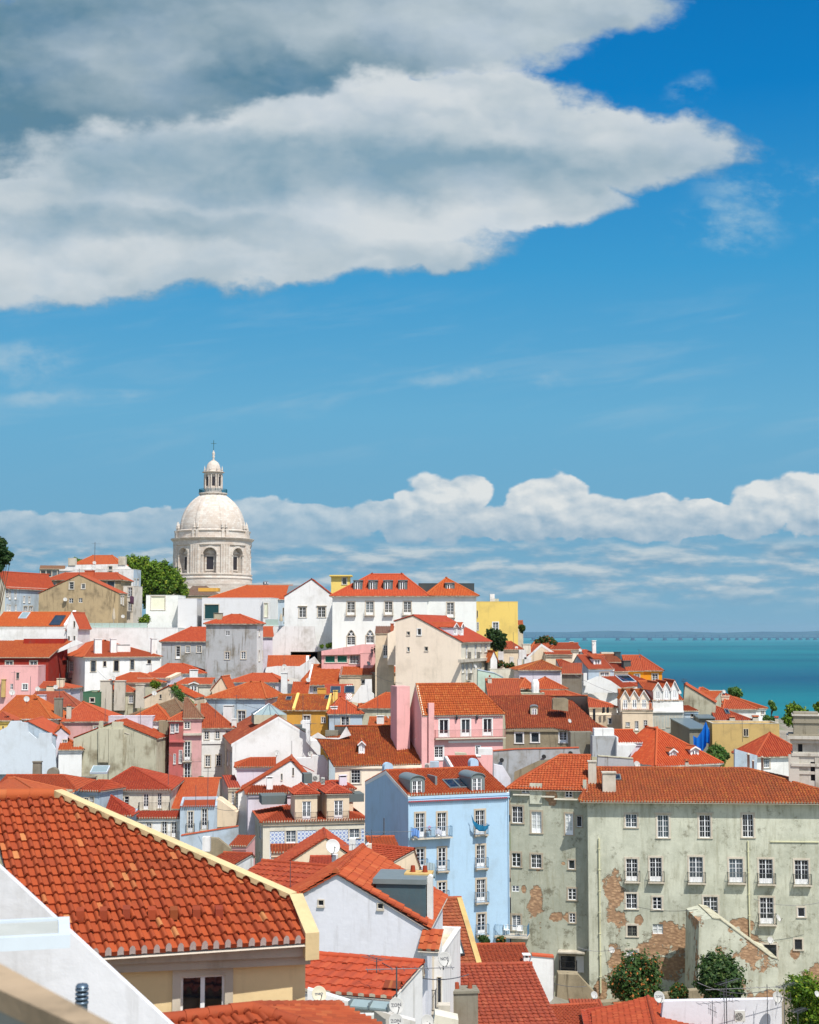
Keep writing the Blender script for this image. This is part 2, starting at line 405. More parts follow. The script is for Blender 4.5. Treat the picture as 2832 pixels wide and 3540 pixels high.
vb = vor(17, 26); vs = vor(44, 66, w=6.0); gB = fB + (n1 - .5) * .42 + (n1b - .5) * .34 + (.42 - vb) * .26 + (.42 - vs) * .1; aB = gB.ss(-.12, .18)
def shade(sc, dx, dy, z, det=6, rg=.55, st=1.5):
    p = noise(wn_, comb(wn_, U_ * sc, V_ * sc * st, z), 1, det, rg); q = noise(wn_, comb(wn_, (U_ + dx) * sc, (V_ + dy) * sc * st, z), 1, det, rg); return p - q
soft = shade(5, .02, .05, 3.0, 5, .5, 2.2) * 1.2; fine = shade(16, .006, .012, 5.0, 7, .55) * .45 + (vor(17, 26, .008, .014) - vb) * .3 + (vor(44, 66, .003, .006, 6.0) - vs) * .16
dkA = blobs([(90, 300, 330, 190), (640, 170, 260, 70), (60, 40, 200, 70)], Uw, Vw).ss(-.6, .6); ltA = blobs([(1250, 40, 420, 120), (250, 90, 180, 90)], Uw, Vw).ss(-.6, .6)
lA = (.42 - dkA * .38 + ltA * .4 + soft * .8 + fine).max(0).min(1)
edge = 1 - gB.ss(0, .5); grey = blobs([(640, 370, 520, 60), (1000, 350, 420, 44), (330, 470, 330, 34), (420, 330, 200, 50)], Uw, Vw).ss(-.7, .5); lit = blobs([(1000, 220, 260, 90), (1380, 300, 200, 80), (620, 250, 260, 50), (50, 380, 90, 60), (300, 400, 110, 60), (900, 460, 420, 50), (160, 550, 330, 60)], Uw, Vw).ss(-.5, .6)
lB = (.58 + edge * .13 - grey * .34 + lit * .26 + soft * .9 + fine * 1.1).max(0).min(1)
c1 = mix(wn_, aB, mix(wn_, lA, lin(98, 138, 160), lin(196, 209, 217)), mix(wn_, lB, lin(136, 168, 187), lin(217, 224, 228)))
a1 = aA.max(aB) * (.90 + .10 * n1.ss(.3, .6))
# cumulus row above the horizon
B2 = [(1540, 1098, 120, 34), (1470, 1080, 60, 30), (800, 1085, 70, 34), (930, 1075, 105, 75), (985, 1040, 60, 45), (860, 1100, 70, 50), (1150, 1060, 95, 62), (1180, 1040, 60, 42), (1260, 1090, 90, 50), (1370, 1085, 80, 44), (1460, 1100, 60, 36), (1620, 1060, 90, 52), (1700, 1040, 80, 46), (1725, 1085, 90, 50), (1060, 1100, 240, 40), (1350, 1115, 200, 26),
      (540, 1085, 95, 40), (640, 1095, 90, 36), (730, 1100, 80, 34), (440, 1090, 90, 30), (300, 1105, 130, 34), (150, 1112, 120, 34), (40, 1115, 110, 38), (380, 1130, 420, 26)]
bl1 = wn_.nodes.new('ShaderNodeTexVoronoi'); bl1.feature = 'SMOOTH_F1'; bl1.inputs['Scale'].default_value = 1; bl1.inputs['Smoothness'].default_value = .6
wn_.links.new(comb(wn_, U_ * 50 + (warp - .5) * 6, V_ * 66 + (warp2 - .5) * 6).s, bl1.inputs['Vector']); puff = X(wn_, bl1.outputs['Distance'])
n2 = noise(wn_, comb(wn_, U_ * 60, V_ * 85, 2.0), 1, 7, .55)
f2 = .06 + blobs(B2, U_ + (n2 - .5) * .012, V_ + (n2 - .5) * .012) + (.45 - puff) * .5 + (n2 - .5) * .4
base_v = uvd(0, 1142)[1]; a2 = f2.ss(-.03, .13) * V_.ss(base_v - .006, base_v + .003)
def puffat(du, dv):
    b = wn_.nodes.new('ShaderNodeTexVoronoi'); b.feature = 'SMOOTH_F1'; b.inputs['Smoothness'].default_value = .6; b.inputs['Scale'].default_value = 1
    wn_.links.new(comb(wn_, (U_ + du) * 50 + (warp - .5) * 6, (V_ + dv) * 66 + (warp2 - .5) * 6).s, b.inputs['Vector']); return X(wn_, b.outputs['Distance'])
s2 = (puffat(.004, .006) - puff) * .9 + shade(60, .003, .004, 2.0) * 1.3
h2 = ((V_ - base_v) * 30).min(1).max(0)
l2 = (.22 + h2 * .62 + s2 * (.4 + h2 * .4)).max(0).min(1)
farleft = U_.ss(-.08, .04)
c2 = mix(wn_, l2, lin(128, 168, 196), lin(230, 234, 234)); a2 = a2 * (.66 + farleft * .32)
# thin layered clouds below
n3 = noise(wn_, comb(wn_, U_ * 24, V_ * 85, 4.0), 1, 6, .55); vm = V_.ss(uvd(0, 1300)[1], uvd(0, 1225)[1]) * (1 - V_.ss(uvd(0, 1165)[1], uvd(0, 1120)[1]))
a3 = n3.ss(.34, .62) * vm * .85
n3b = noise(wn_, comb(wn_, U_ * 24, (V_ + .005) * 85, 4.0), 1, 6, .55); c3 = mix(wn_, ((n3 - n3b) * 3 + .5).max(0).min(1), lin(118, 162, 192), lin(206, 216, 220))
# high wisps
n4 = noise(wn_, comb(wn_, U_ * 6 + V_ * 4, V_ * 42 - U_ * 7, 9.0), 1, 8, .6, .4); vm4 = V_.ss(uvd(0, 1060)[1], uvd(0, 860)[1]) * (1 - V_.ss(uvd(0, 700)[1], uvd(0, 560)[1]))
a4 = n4.ss(.47, .78) * vm4 * .3
n5 = noise(wn_, comb(wn_, U_ * 16, V_ * 26, 11.0), 1, 8, .62); m5 = blobs([(1640, 400, 180, 70), (1500, 480, 130, 60), (60, 760, 130, 60), (1460, 190, 60, 40), (150, 840, 160, 20), (1020, 800, 220, 22)], Uw, Vw).ss(-.2, .6)
a5 = n5.ss(.42, .7) * m5 * .8
# blue, deeper overhead and to the right
el = dz_.m('ARCTANGENT', None) if False else dz_
ramp = wn_.nodes.new('ShaderNodeValToRGB'); cr = ramp.color_ramp; wn_.links.new(((dz_).max(0) * 2).s, ramp.inputs[0])
cr.elements[0].position = 0; cr.elements[0].color = lin(128, 178, 206); cr.elements[1].position = 1; cr.elements[1].color = lin(0, 104, 176)
for p_, c_ in ((.12, (116, 172, 204)), (.3, (106, 176, 214)), (.5, (62, 158, 212)), (.72, (4, 128, 200))): e = cr.elements.new(p_); e.color = lin(*c_)
skyc = X(wn_, sky.outputs[0])
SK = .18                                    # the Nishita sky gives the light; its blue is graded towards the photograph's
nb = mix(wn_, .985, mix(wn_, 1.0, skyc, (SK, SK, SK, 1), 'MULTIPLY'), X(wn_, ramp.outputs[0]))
col = mix(wn_, a4, nb, lin(170, 200, 218)); col = mix(wn_, a5, col, lin(160, 196, 218)); col = mix(wn_, a3, col, c3); col = mix(wn_, a2, col, c2); col = mix(wn_, a1, col, c1)
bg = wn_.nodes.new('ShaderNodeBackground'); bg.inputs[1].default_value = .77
# below the horizon and behind: sky with unseen white clouds added as fill light
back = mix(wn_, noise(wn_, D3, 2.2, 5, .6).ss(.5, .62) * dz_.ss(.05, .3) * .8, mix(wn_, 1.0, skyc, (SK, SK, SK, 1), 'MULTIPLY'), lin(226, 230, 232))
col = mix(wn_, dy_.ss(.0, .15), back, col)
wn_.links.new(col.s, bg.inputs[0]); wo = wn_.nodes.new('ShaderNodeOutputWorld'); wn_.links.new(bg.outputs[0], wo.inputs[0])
world.cycles.sampling_method = 'MANUAL'; world.cycles.sample_map_resolution = 512
# ---------------------------------------------------------------- windows
CURT = plain('curtain', lin(196, 200, 196), .9); SHUT = plain('shutter_paint', lin(160, 160, 156), .6); DGREEN = plain('green_blind', lin(18, 104, 82), .6)
def window(par, f3, u0, u1, z0, z1, style='w', stone=None, rail=None, rows=None, leaf=2, pane=None, lintel=False, open_=False, sub=False, bout=.5, sash=None, bext=.22, label=None):
    w, h = u1 - u0, z1 - z0; stone = stone or M_STONE; sash = sash or M_SASH
    B = lambda mb, a, b, c, d, e, g, m: mb.box(a, b, c, d, e, g, m, T=lambda x, y, z: f3(x, z, y))     # u, depth, z
    rev = .15 if w > .8 else .1
    sw = min(.17, w * .2)
    mb = MB(); has = style not in 'n' and not sub
    if has:
        pr = -.035
        B(mb, u0 - sw, u0, pr, .02, z0, z1, stone); B(mb, u1, u1 + sw, pr, .02, z0, z1, stone)
        B(mb, u0 - sw, u1 + sw, pr - .003, .02, z1, z1 + sw, stone)
        if lintel: B(mb, u0 - sw * 1.6, u1 + sw * 1.6, pr - .16, .02, z1 + sw, z1 + sw + .09, stone)
    sb = MB(); fw = (.1 if sub else min(.055, w * .08)) if style != 's' else .03
    if style != 's' or w > .3:
        y0, y1 = rev - .07, rev - .015
        B(sb, u0, u0 + fw, y0, y1, z0, z1, sash); B(sb, u1 - fw, u1, y0, y1, z0, z1, sash)
        B(sb, u0 + fw, u1 - fw, y0 + .001, y1, z1 - fw, z1, sash); B(sb, u0 + fw, u1 - fw, y0 + .001, y1, z0, z0 + fw * 1.2, sash)
        if style in 'wdfnc' and leaf == 2:
            c = (u0 + u1) / 2; B(sb, c - fw * .8, c + fw * .8, y0 - .012, y1, z0 + fw, z1 - fw, sash)
        if style in 'df':
            B(sb, u0 + fw, u1 - fw, y0 + .012, y1, z0 + fw * 1.2, z0 + h * .2, sash)
        lo = z0 + (h * .2 if style in 'df' else fw * 1.2); nr = rows or {'w': 3, 'n': 2, 'd': 4, 'f': 4, 'g': 4, 'c': 1, 's': 1, 'p': 1}[style]
        bw = .015
        for i in range(1, nr):
            z = lo + (z1 - fw - lo) * i / nr; B(sb, u0 + fw, u1 - fw, y0 + .02, y1 - .003, z - bw, z + bw, sash)
        if style == 'g':
            for i in range(1, 3):
                u = u0 + w * i / 3; B(sb, u - bw, u + bw, y0 + .021, y1 - .003, z0 + fw, z1 - fw, sash)
        elif style in 'wdfn' and leaf == 2 and (rows or 9) > 2 and w > .85 and nr > 2:
            for q in (.27, .73):
                u = u0 + w * q; B(sb, u - bw * .7, u + bw * .7, y0 + .021, y1 - .003, lo, z1 - fw, sash)
    pb = MB(); e = .004
    pm = pane or (SHUT if style == 'c' else GLASS)
    pb.face([f3(u0 + e, z0 + e, rev - .012), f3(u1 - e, z0 + e, rev - .012), f3(u1 - e, z1 - e, rev - .012), f3(u0 + e, z1 - e, rev - .012)], pm)
    if sub:                                   # inside a dormer: one level less
        if sb.f: sb.build('window', par)
        pb.build('pane', par); return
    if mb.f:
        win = mb.build('window', par)
        if label: win['label'] = label
        if sb.f: sb.build('sash', win)
    else:
        win = sb.build('window', par)
    pb.build('pane', win)
    if style != 'd':
        q = MB(); B(q, u0 - sw * 1.2, u1 + sw * 1.2, -.09, rev - .01, z0 - .09, z0 - .002, stone)
        if has: q.build('sill', win)
    else:
        q = MB(); bx = bext; bo = bout
        B(q, u0 - bx, u1 + bx, -bo, .0, z0 - .14, z0 - .02, stone)
        for u in (u0 - bx * .5, u1 + bx * .5): B(q, u - .07, u + .07, -bo * .6, .0, z0 - .32, z0 - .142, stone)
        bal = q.build('balcony', par); railing(bal, lambda u, y, z: f3(u, z, y), u0 - bx + .03, u1 + bx - .03, -bo + .04, z0 - .02, rail)
def railing(par, T, u0, u1, y0, z, mat=None, hh=1.0, sp=.125):
    mat = mat or M_IRON; q = MB(); r = .014
    for zz in (z + .07, z + hh):
        q.box(u0, u1, y0 - r, y0 + r, zz - r, zz + r, mat, T)
        q.box(u0 - r, u0 + r, y0 + r, 0, zz - r, zz + r, mat, T); q.box(u1 - r, u1 + r, y0 + r, 0, zz - r, zz + r, mat, T)
    n = max(2, int((u1 - u0) / sp)); b = .009
    for i in range(n + 1):
        u = u0 + (u1 - u0) * i / n; bb = .016 if i in (0, n) else b
        q.box(u - bb, u + bb, y0 - bb, y0 + bb, z, z + hh - r, mat, T)
    k = max(2, int(-y0 / sp))
    for i in range(1, k):
        y = y0 * (1 - i / k)
        for u in (u0, u1): q.box(u - b, u + b, y - b, y + b, z, z + hh - r, mat, T)
    return q.build('railing', par)

def chimney_mesh(x0, x1, y0, y1, z0, z1, style='', mat=None):
    mb = MB(); m = wm(mat or 'white2'); cx, cy = (x0 + x1) / 2, (y0 + y1) / 2; w = x1 - x0; dd = y1 - y0; h = z1 - z0
    if style == 't':       # tall plain stack with cap slab on small legs
        mb.box(x0, x1, y0, y1, z0, z1 - .22, m)
        mb.box(x0 + .05, x1 - .05, y0 + .05, y1 - .05, z1 - .22, z1 - .06, plain('opening_black', (.03, .03, .03, 1), .9))  # plain black block fills the gap below the cap
        for a in (x0 + .04, x1 - .12):
            for b in (y0 + .04, y1 - .12): mb.box(a, a + .08, b, b + .08, z1 - .22, z1 - .06, m)
        mb.box(x0 - .06, x1 + .06, y0 - .06, y1 + .06, z1 - .06, z1, m)
    elif style == 'b':     # broad stack with moulded top and pots
        mb.box(x0, x1, y0, y1, z0, z1 - .2, m); mb.box(x0 - .07, x1 + .07, y0 - .07, y1 + .07, z1 - .2, z1 - .08, m)
        n = max(1, int(w / .5))
        for i in range(n):
            c = x0 + w * (i + .5) / n; mb.tube((c, cy, z1 - .08), (c, cy, z1 + .22), .13, tilemat('red'), 8, .1)
    elif style == 'a':     # rounded top
        mb.box(x0, x1, y0, y1, z0, z1 - w * .5, m)
        R = [[(cx - w / 2 * cos(pi * k / 10), y, z1 - w * .5 + w / 2 * sin(pi * k / 10)) for k in range(11)] for y in (y0, y1)]
        mb.grid(R, m); mb.face(R[0], m); mb.face(R[1], m)
    elif style == 'g':     # little gabled cap of tiles
        mb.box(x0, x1, y0, y1, z0, z1 - .35, m); mb.box(x0 + .06, x1 - .06, y0 + .06, y1 - .06, z1 - .35, z1 - .2, plain('opening_black', (.03, .03, .03, 1), .9))  # black block between stack and tiled cap
        t = tilemat('old')
        mb.face([(x0 - .08, y0 - .08, z1 - .22), (x1 + .08, y0 - .08, z1 - .22), (x1 + .08, cy, z1), (x0 - .08, cy, z1)], t, [(0, 0), (3, 0), (3, 1), (0, 1)])
        mb.face([(x0 - .08, y1 + .08, z1 - .22), (x1 + .08, y1 + .08, z1 - .22), (x1 + .08, cy, z1), (x0 - .08, cy, z1)], t, [(0, 0), (3, 0), (3, 1), (0, 1)])
    elif style == 'm':     # metal flue
        mb.tube((cx, cy, z0), (cx, cy, z1), w / 2, M_ALU, 10); mb.tube((cx, cy, z1 - .15), (cx, cy, z1), w * .75, M_ALU, 10)
    else:                  # tapering masonry
        t = min(w, dd) * .12
        mb.hexa([(x0, y0, z0), (x1, y0, z0), (x1, y1, z0), (x0, y1, z0), (x0 + t * .3, y0 + t * .3, z1 - .12), (x1 - t * .3, y0 + t * .3, z1 - .12), (x1 - t * .3, y1 - t * .3, z1 - .12), (x0 + t * .3, y1 - t * .3, z1 - .12)], m)
        mb.box(x0 - .05, x1 + .05, y0 - .05, y1 + .05, z1 - .12, z1, m)
    return mb

BASES = []
GRP = {}
class House:
    """A house measured in the photograph: its near corner at distance d, a facade turned by a degrees, real depth and height."""
    def __init__(s, kind, label, cat, V, xl, yl, xr, d, a=0, D=8, h=9, roof='gx', rise=2.0, rp=.5, hl=0, hr=0, wall='white', tile='orange', wallL=None, wallR=None, eb=0, par='', ov=.3,
                 detail=None, pitch=.24, cornice=True, group=None, xb=None, cop=None, coph=.22, ridgem=None, copw=.28, og=.08, flatm=None, parh=.5, soff=None, amp=.06, row=.36, emat=None, base=True, trimc=None, ry=None, fpoly=None, skew=0):
        s.fpoly = fpoly; s.skew = skew
        s.V = V; s.a = radians(a); s.d = d
        O = at(V, xl, yl, d); r = ray(V, xr, yl); ex = Vector((cos(s.a), sin(s.a))); s.ex = ex
        # O + W*ex = t*(r.x, r.y)
        det = ex.x * r.y - ex.y * r.x
        s.W = abs((-O.x * r.y + O.y * r.x) / det)
        s.h = h; s.D = D; s.roof = roof; s.wins = {'F': [], 'L': [], 'R': []}
        s.M = Matrix.Translation((O.x, O.y, O.z - h)) @ Matrix.Rotation(s.a, 4, 'Z'); s.Mi = s.M.inverted()
        if roof != 'flat':
            L_ = s.W if roof == 'gx' else D
            if hl + hr > L_ * .98: k_ = L_ * .98 / (hl + hr); hl *= k_; hr *= k_
        if xb is not None:          # depth from the pixel column of the far corner of the visible side
            side = 'R' if xb > xr else 'L'; x0 = s.W if side == 'R' else 0
            c = s.Mi @ CAM; dr = (s.Mi.to_3x3() @ ray(V, xb, yl)); s.D = (x0 - c.x) / dr.x * dr.y + c.y
            if not .5 < s.D < 40: print('WARN depth', kind, label[:30], s.D); s.D = D
        if ry is not None:
            if roof == 'gy': xx, yy = s.W * rp, hl
            else: xx, yy = hl + (s.W - hl - hr) / 2, rp * s.D
            q = s.M @ Vector((xx, yy, h)); v = VIEWS[V]; rise = CAM.z + q.y * (ray(V, xl, ry).z / ray(V, xl, ry).y) - O.z
            if not .1 < rise < 9: print('WARN rise', label[:40], round(rise, 2)); rise = max(.3, min(rise, 6))
        s.p = dict(rise=rise, rp=rp, hl=hl, hr=hr, wall=wall, tile=tile, wallL=wallL, wallR=wallR, eb=eb, par=par, ov=ov, pitch=pitch, cornice=cornice, cop=cop, coph=coph, copw=copw, og=og, flatm=flatm, parh=parh, soff=soff, amp=amp, row=row, emat=emat, trimc=trimc)
        if d > 130 and amp > .05: s.p['pitch'] = max(pitch, .29); s.p['amp'] = max(amp, .1)
        s.detail = (1 if d < 130 else 0) if detail is None else detail
        s.root = empty(kind, s.M.translation, s.a, label=label, category=cat)
        if group: s.root['group'] = group
        if base: BASES.append((s.M @ Vector((s.W / 2, s.D / 2, 0)), max(s.W, s.D)))
    def f3(s, side):
        if side == 'F': return lambda u, z, dep: (u, dep, z)
        if side == 'L': return lambda u, z, dep: (dep, u, z)
        if side == 'R': return lambda u, z, dep: (s.W - dep, u, z)
    def uz(s, side, x, y, V=None):
        c = s.Mi @ CAM; dr = s.Mi.to_3x3() @ ray(V or s.V, x, y)
        if side == 'F': t = -c.y / dr.y; q = c + dr * t; return q.x, q.z
        X0 = 0 if side == 'L' else s.W; t = (X0 - c.x) / dr.x; q = c + dr * t; return q.y, q.z
    def on(s, x, y, yy, V=None):
        """local point where the sight line through (x, y) crosses the plane y = yy behind the facade"""
        c = s.Mi @ CAM; dr = s.Mi.to_3x3() @ ray(V or s.V, x, y); return c + dr * ((yy - c.y) / dr.y)
    def win(s, side, *items, **kw):
        for it in items:
            k = dict(kw); V = k.pop('V', None)
            x1, y1, x2, y2 = it[:4]
            if len(it) > 4: k['style'] = it[4]
            if len(it) > 5: k.update(it[5])
            u0, z1 = s.uz(side, x1, (y1), V); u1, _ = s.uz(side, x2, (y1), V); um, z0 = s.uz(side, (x1 + x2) / 2, y2, V); _, z1 = s.uz(side, (x1 + x2) / 2, y1, V)
            u0, u1 = min(u0, u1), max(u0, u1); L = s.W if side == 'F' else s.D
            if u0 < .1: u0 = .1
            if u1 > L - .1: u1 = L - .1
            if u1 - u0 < .15 or z1 - z0 < .15 or z0 < .05: print('WARN window', s.root['label'][:30], side, it[:4], u0, u1, z0, z1); continue
            s.wins[side].append((u0, u1, z0, z1, k))
        return s
    def slope_at(s, x, y):
        """roof height at a local plan point"""
        best = 1e9
        for f in s.faces:
            p = [Vector(q) for q in f]; n = (p[1] - p[0]).cross(p[-1] - p[0])
            if abs(n.z) < 1e-5: continue
            best = min(best, p[0].z - (n.x * (x - p[0].x) + n.y * (y - p[0].y)) / n.z)
        return best
    def build(s):
        P_, W_, D, h = s.p, s.W, s.D, s.h; ri, rp, hl, hr, eb = P_['rise'], P_['rp'], P_['hl'], P_['hr'], P_['eb']
        wall = wm(P_['wall']); wL = wm(P_['wallL']) if P_['wallL'] else wall; wR = wm(P_['wallR']) if P_['wallR'] else wall
        trim = wm(P_['trimc']) if P_['trimc'] else wall
        mb = MB(); R = s.root; s.faces = []; s.lift = .1
        pf = [(0, 0), (W_, 0), (W_, h), (0, h)]; pl = [(0, 0), (D, 0), (D, h + eb), (0, h)]; pr = list(pl); pb = [(0, 0), (W_, 0), (W_, h + eb), (0, h + eb)]
        rt = s.roof
        if rt == 'flat':
            ph = P_['parh']; pf[2:] = [(W_, h), (0, h)]
        elif rt == 'gx':
            if hl == 0: pl = [(0, 0), (D, 0), (D, h + eb), (D * rp, h + ri), (0, h)]
            if hr == 0: pr = [(0, 0), (D, 0), (D, h + eb), (D * rp, h + ri), (0, h)]
            if rp == 1: pb = [(0, 0), (W_, 0), (W_, h + ri), (0, h + ri)]; pl = [(0, 0), (D, 0), (D, h + ri), (0, h)]; pr = list(pl)
        elif rt == 'gy':
            if hl == 0: pf = [(0, 0), (W_, 0), (W_, h), (W_ * rp, h + ri), (0, h)]
            if hr == 0: pb = [(0, 0), (W_, 0), (W_, h), (W_ * rp, h + ri), (0, h)]
        if s.fpoly and rp == 1: pl = pr = [(0, 0), (D, 0), (D, h), (0, h)]; pb = pb[:2] + [(W_, h), (0, h)]
        for side, poly, m in (('F', pf, wall), ('L', pl, wL), ('R', pr, wR)):
            hs = []
            for w in s.wins[side]: hs.append(w[:4])
            wallpoly(mb, poly, hs, s.f3(side), m, .15)
        wallpoly(mb, pb, [], lambda u, z, dep: (u, D, z), wall)
        # roof
        ov = P_['ov']; rb = MB(); tm = tilemat(P_['tile']) if isinstance(P_['tile'], str) else P_['tile']; sm = M_SOFFIT; caps = []
        if rt == 'flat':
            ph = P_['parh']; t = .22; fm = P_['flatm'] or M_MORTAR
            mb.face([(t, t, h - ph), (W_ - t, t, h - ph), (W_ - t, D - t, h - ph), (t, D - t, h - ph)], fm)
            c = wm(P_['cop']) if P_['cop'] else wall
            for a in ((0, W_, 0, t), (0, W_, D - t, D), (0, t, t, D - t), (W_ - t, W_, t, D - t)):
                mb.box(a[0] - (0.03 if a[0] == 0 else 0), a[1] + (.03 if a[1] == W_ else 0), a[2] - (.03 if a[2] == 0 else 0), a[3] + (.03 if a[3] == D else 0), h, h + .08, c)
            mb.face([(t, t, h - ph), (W_ - t, t, h - ph), (W_ - t, t, h), (t, t, h)], wall); mb.face([(t, D - t, h - ph), (W_ - t, D - t, h - ph), (W_ - t, D - t, h), (t, D - t, h)], wall)
            mb.face([(t, t, h - ph), (t, D - t, h - ph), (t, D - t, h), (t, t, h)], wall); mb.face([(W_ - t, t, h - ph), (W_ - t, D - t, h - ph), (W_ - t, D - t, h), (W_ - t, t, h)], wall)
            s.faces = [[(0, 0, h - ph), (W_, 0, h - ph), (W_, D, h - ph)]]
        else:
            par = P_['par']; og = P_['og']
            if rt == 'gx':
                sf = ri / max(.3, rp * D); sb_ = (ri - eb) / max(.3, (1 - rp) * D) if rp < 1 else 9
                dl = sf * ov if rp > 0 else 0; db = sb_ * ov if rp < 1 else 0
                xl = -ov if hl > 0 else (0 if 'L' in par else -og); xr = W_ + (ov if hr > 0 else (0 if 'R' in par else og))
                z = h + s.lift; yf = -ov if rp > 0 else 0; yb = D + ov if rp < 1 else D
                A, B, C, E = (xl, yf, z - dl), (xr, yf, z - dl), (xr, yb, z + (eb if rp < 1 else ri) - db), (xl, yb, z + (eb if rp < 1 else ri) - db)
                R1 = (hl if hl > 0 else xl, rp * D, z + ri); R2 = (W_ - hr if hr > 0 else xr, rp * D, z + ri)
                if rp > 0: s.faces.append([A, B, R2, R1])
                if rp < 1: s.faces.append([C, E, R1, R2])
                if hl > 0: s.faces.append([E, A, R1]); caps += [(A, R1), (E, R1)]
                if hr > 0: s.faces.append([B, C, R2]); caps += [(B, R2), (C, R2)]
                if 0 < rp < 1: caps.append((R1, R2))
                rakes = []
                if 'L' in par and hl == 0: rakes.append((0, [(0, h), (rp * D, h + ri), (D, h + eb)] if rp < 1 else [(0, h), (D, h + ri)]))
                if 'R' in par and hr == 0: rakes.append((1, [(0, h), (rp * D, h + ri), (D, h + eb)] if rp < 1 else [(0, h), (D, h + ri)]))
                cw = P_['copw']; ch = P_['coph']; cm = wm(P_['cop'] or 'white2')
                for sd, pts in rakes:
                    x0, x1 = (-.03, cw) if sd == 0 else (W_ - cw, W_ + .03)
                    for i in range(len(pts) - 1):
                        (ya, za), (yb2, zb) = pts[i], pts[i + 1]
                        if i == 0: sl = (zb - za) / max(.01, yb2 - ya); ya -= ov * .8; za -= sl * ov * .8
                        mb.hexa([(x0, ya, za - .25), (x1, ya, za - .25), (x1, yb2, zb - .25), (x0, yb2, zb - .25), (x0, ya, za + ch), (x1, ya, za + ch), (x1, yb2, zb + ch), (x0, yb2, zb + ch)], cm)
            else:
                sl_ = ri / max(.3, rp * W_); sr = ri / max(.3, (1 - rp) * W_)
                z = h + s.lift; dl = sl_ * ov if rp > 0 else 0; dr = sr * ov if rp < 1 else 0
                yf = -ov if hl > 0 else (0 if 'F' in par else -og); yb = D + (ov if hr > 0 else og)
                xl = -ov if rp > 0 else 0; xr = W_ + ov if rp < 1 else W_
                zl = z - dl if rp > 0 else z + ri; zr = z - dr if rp < 1 else z + ri
                A, B, C, E = (xl, yf, zl), (xr, yf, zr), (xr, yb, zr), (xl, yb, zl)
                R1 = (rp * W_, hl if hl > 0 else yf, z + ri); R2 = (rp * W_, D - hr if hr > 0 else yb, z + ri)
                if rp > 0: s.faces.append([E, A, R1, R2])
                if rp < 1: s.faces.append([B, C, R2, R1])
                if hl > 0: s.faces.append([A, B, R1]); caps += [(A, R1), (B, R1)]
                if hr > 0: s.faces.append([C, E, R2]); caps += [(C, R2), (E, R2)]
                if 0 < rp < 1: caps.append((R1, R2))
                if 'F' in par and hl == 0:
                    cw = P_['copw']; ch = P_['coph']; cm = wm(P_['cop'] or 'white2')
                    pts = [(0, h), (rp * W_, h + ri), (W_, h)]
                    for i in range(2):
                        (xa, za), (xb, zb) = pts[i], pts[i + 1]
                        if xb - xa < .05: continue
                        if i == 0: q = (zb - za) / (xb - xa); xa -= .15; za -= .15 * q
                        else: q = (zb - za) / (xb - xa); xb += .15; zb += .15 * q
                        mb.hexa([(xa, -.03, za - .25), (xb, -.03, zb - .25), (xb, cw, zb - .25), (xa, cw, za - .25), (xa, -.03, za + ch), (xb, -.03, zb + ch), (xb, cw, zb + ch), (xa, cw, za + ch)], cm)
            if tm.name.startswith('zinc') or P_['tile'] == 'zinc' or not tm.name.startswith('tile_'):
                for f in s.faces:
                    rb.face(f, tm); rb.face([(a, b, c - .15) for a, b, c in f], sm)
                    for i in range(len(f)): a, b = f[i - 1], f[i]; rb.face([a, b, (b[0], b[1], b[2] - .15), (a[0], a[1], a[2] - .15)], tm)
            else:
                fs = list(s.faces)
                if s.fpoly:
                    p = [Vector(q) for q in s.faces[0]]; n = (p[1] - p[0]).cross(p[-1] - p[0]).normalized(); c = s.Mi @ CAM; q = []
                    for it in s.fpoly:
                        dr = s.Mi.to_3x3() @ ray(s.V, it[0], it[1]); q.append(tuple(c + dr * ((p[0] - c).dot(n) / dr.dot(n))))
                    fs[0] = q; s.fq = q
                for f in fs:
                    tileface(rb, f, tm, skew=s.skew if f is fs[0] else 0, pitch=P_['pitch'], detail=s.detail, amp=P_['amp'], row=P_['row'], emat=P_['emat'] or M_MORTAR)
                    rb.face([(a, b, c - .11) for a, b, c in f], sm)
                for a, b in caps: ridge(rb, (a[0], a[1], a[2] + .05), (b[0], b[1], b[2] + .05), tm, r=.13, near=s.detail > 0)
            if P_['cornice']:
                cz0, cz1 = h - .34, h - .06; o1 = ov * .55; cmt = trim
                if not (rt == 'gy' and hl == 0) and rp > 0: mb.box(-.02, W_ + .02, -o1, 0, cz0, cz1 - ri / max(.3, rp * D if rt == 'gx' else 3) * o1 * .3, cmt)
                if (rt == 'gy' and rp > 0) or hl > 0: mb.box(-o1, 0, -.01, D, cz0, cz1, cmt)
                if (rt == 'gy' and rp < 1) or hr > 0: mb.box(W_, W_ + o1, -.01, D, cz0, cz1, cmt)
        s.wall_o = mb.build('wall', R)
        s.roof_o = rb.build('roof', R) if rb.f else s.wall_o
        for side in 'FLR':
            for u0, u1, z0, z1, k in s.wins[side]: window(R, s.f3(side), u0, u1, z0, z1, **k)
        return s
    def chim(s, *items):
        """(x1, ytop, x2, ybottom, metres behind the facade, style, material)"""
        for it in items:
            x1, y1, x2, y2, yy = it[:5]; st = it[5] if len(it) > 5 else ''; m = it[6] if len(it) > 6 else None
            a = s.on(x1, y1, yy); b = s.on(x2, y1, yy); c = s.on((x1 + x2) / 2, y2, yy); w = abs(b.x - a.x); dd = min(1.1, max(.45, w * .8)) if st != 'm' else w
            x0 = min(a.x, b.x); zr = s.slope_at(min(max(x0 + w / 2, 0), s.W), min(max(yy, 0), s.D)) if s.faces else c.z
            z0 = min(c.z, zr) - .5
            chimney_mesh(x0, x0 + w, yy, yy + dd, z0, a.z, st, m).build('chimney', s.roof_o)
        return s
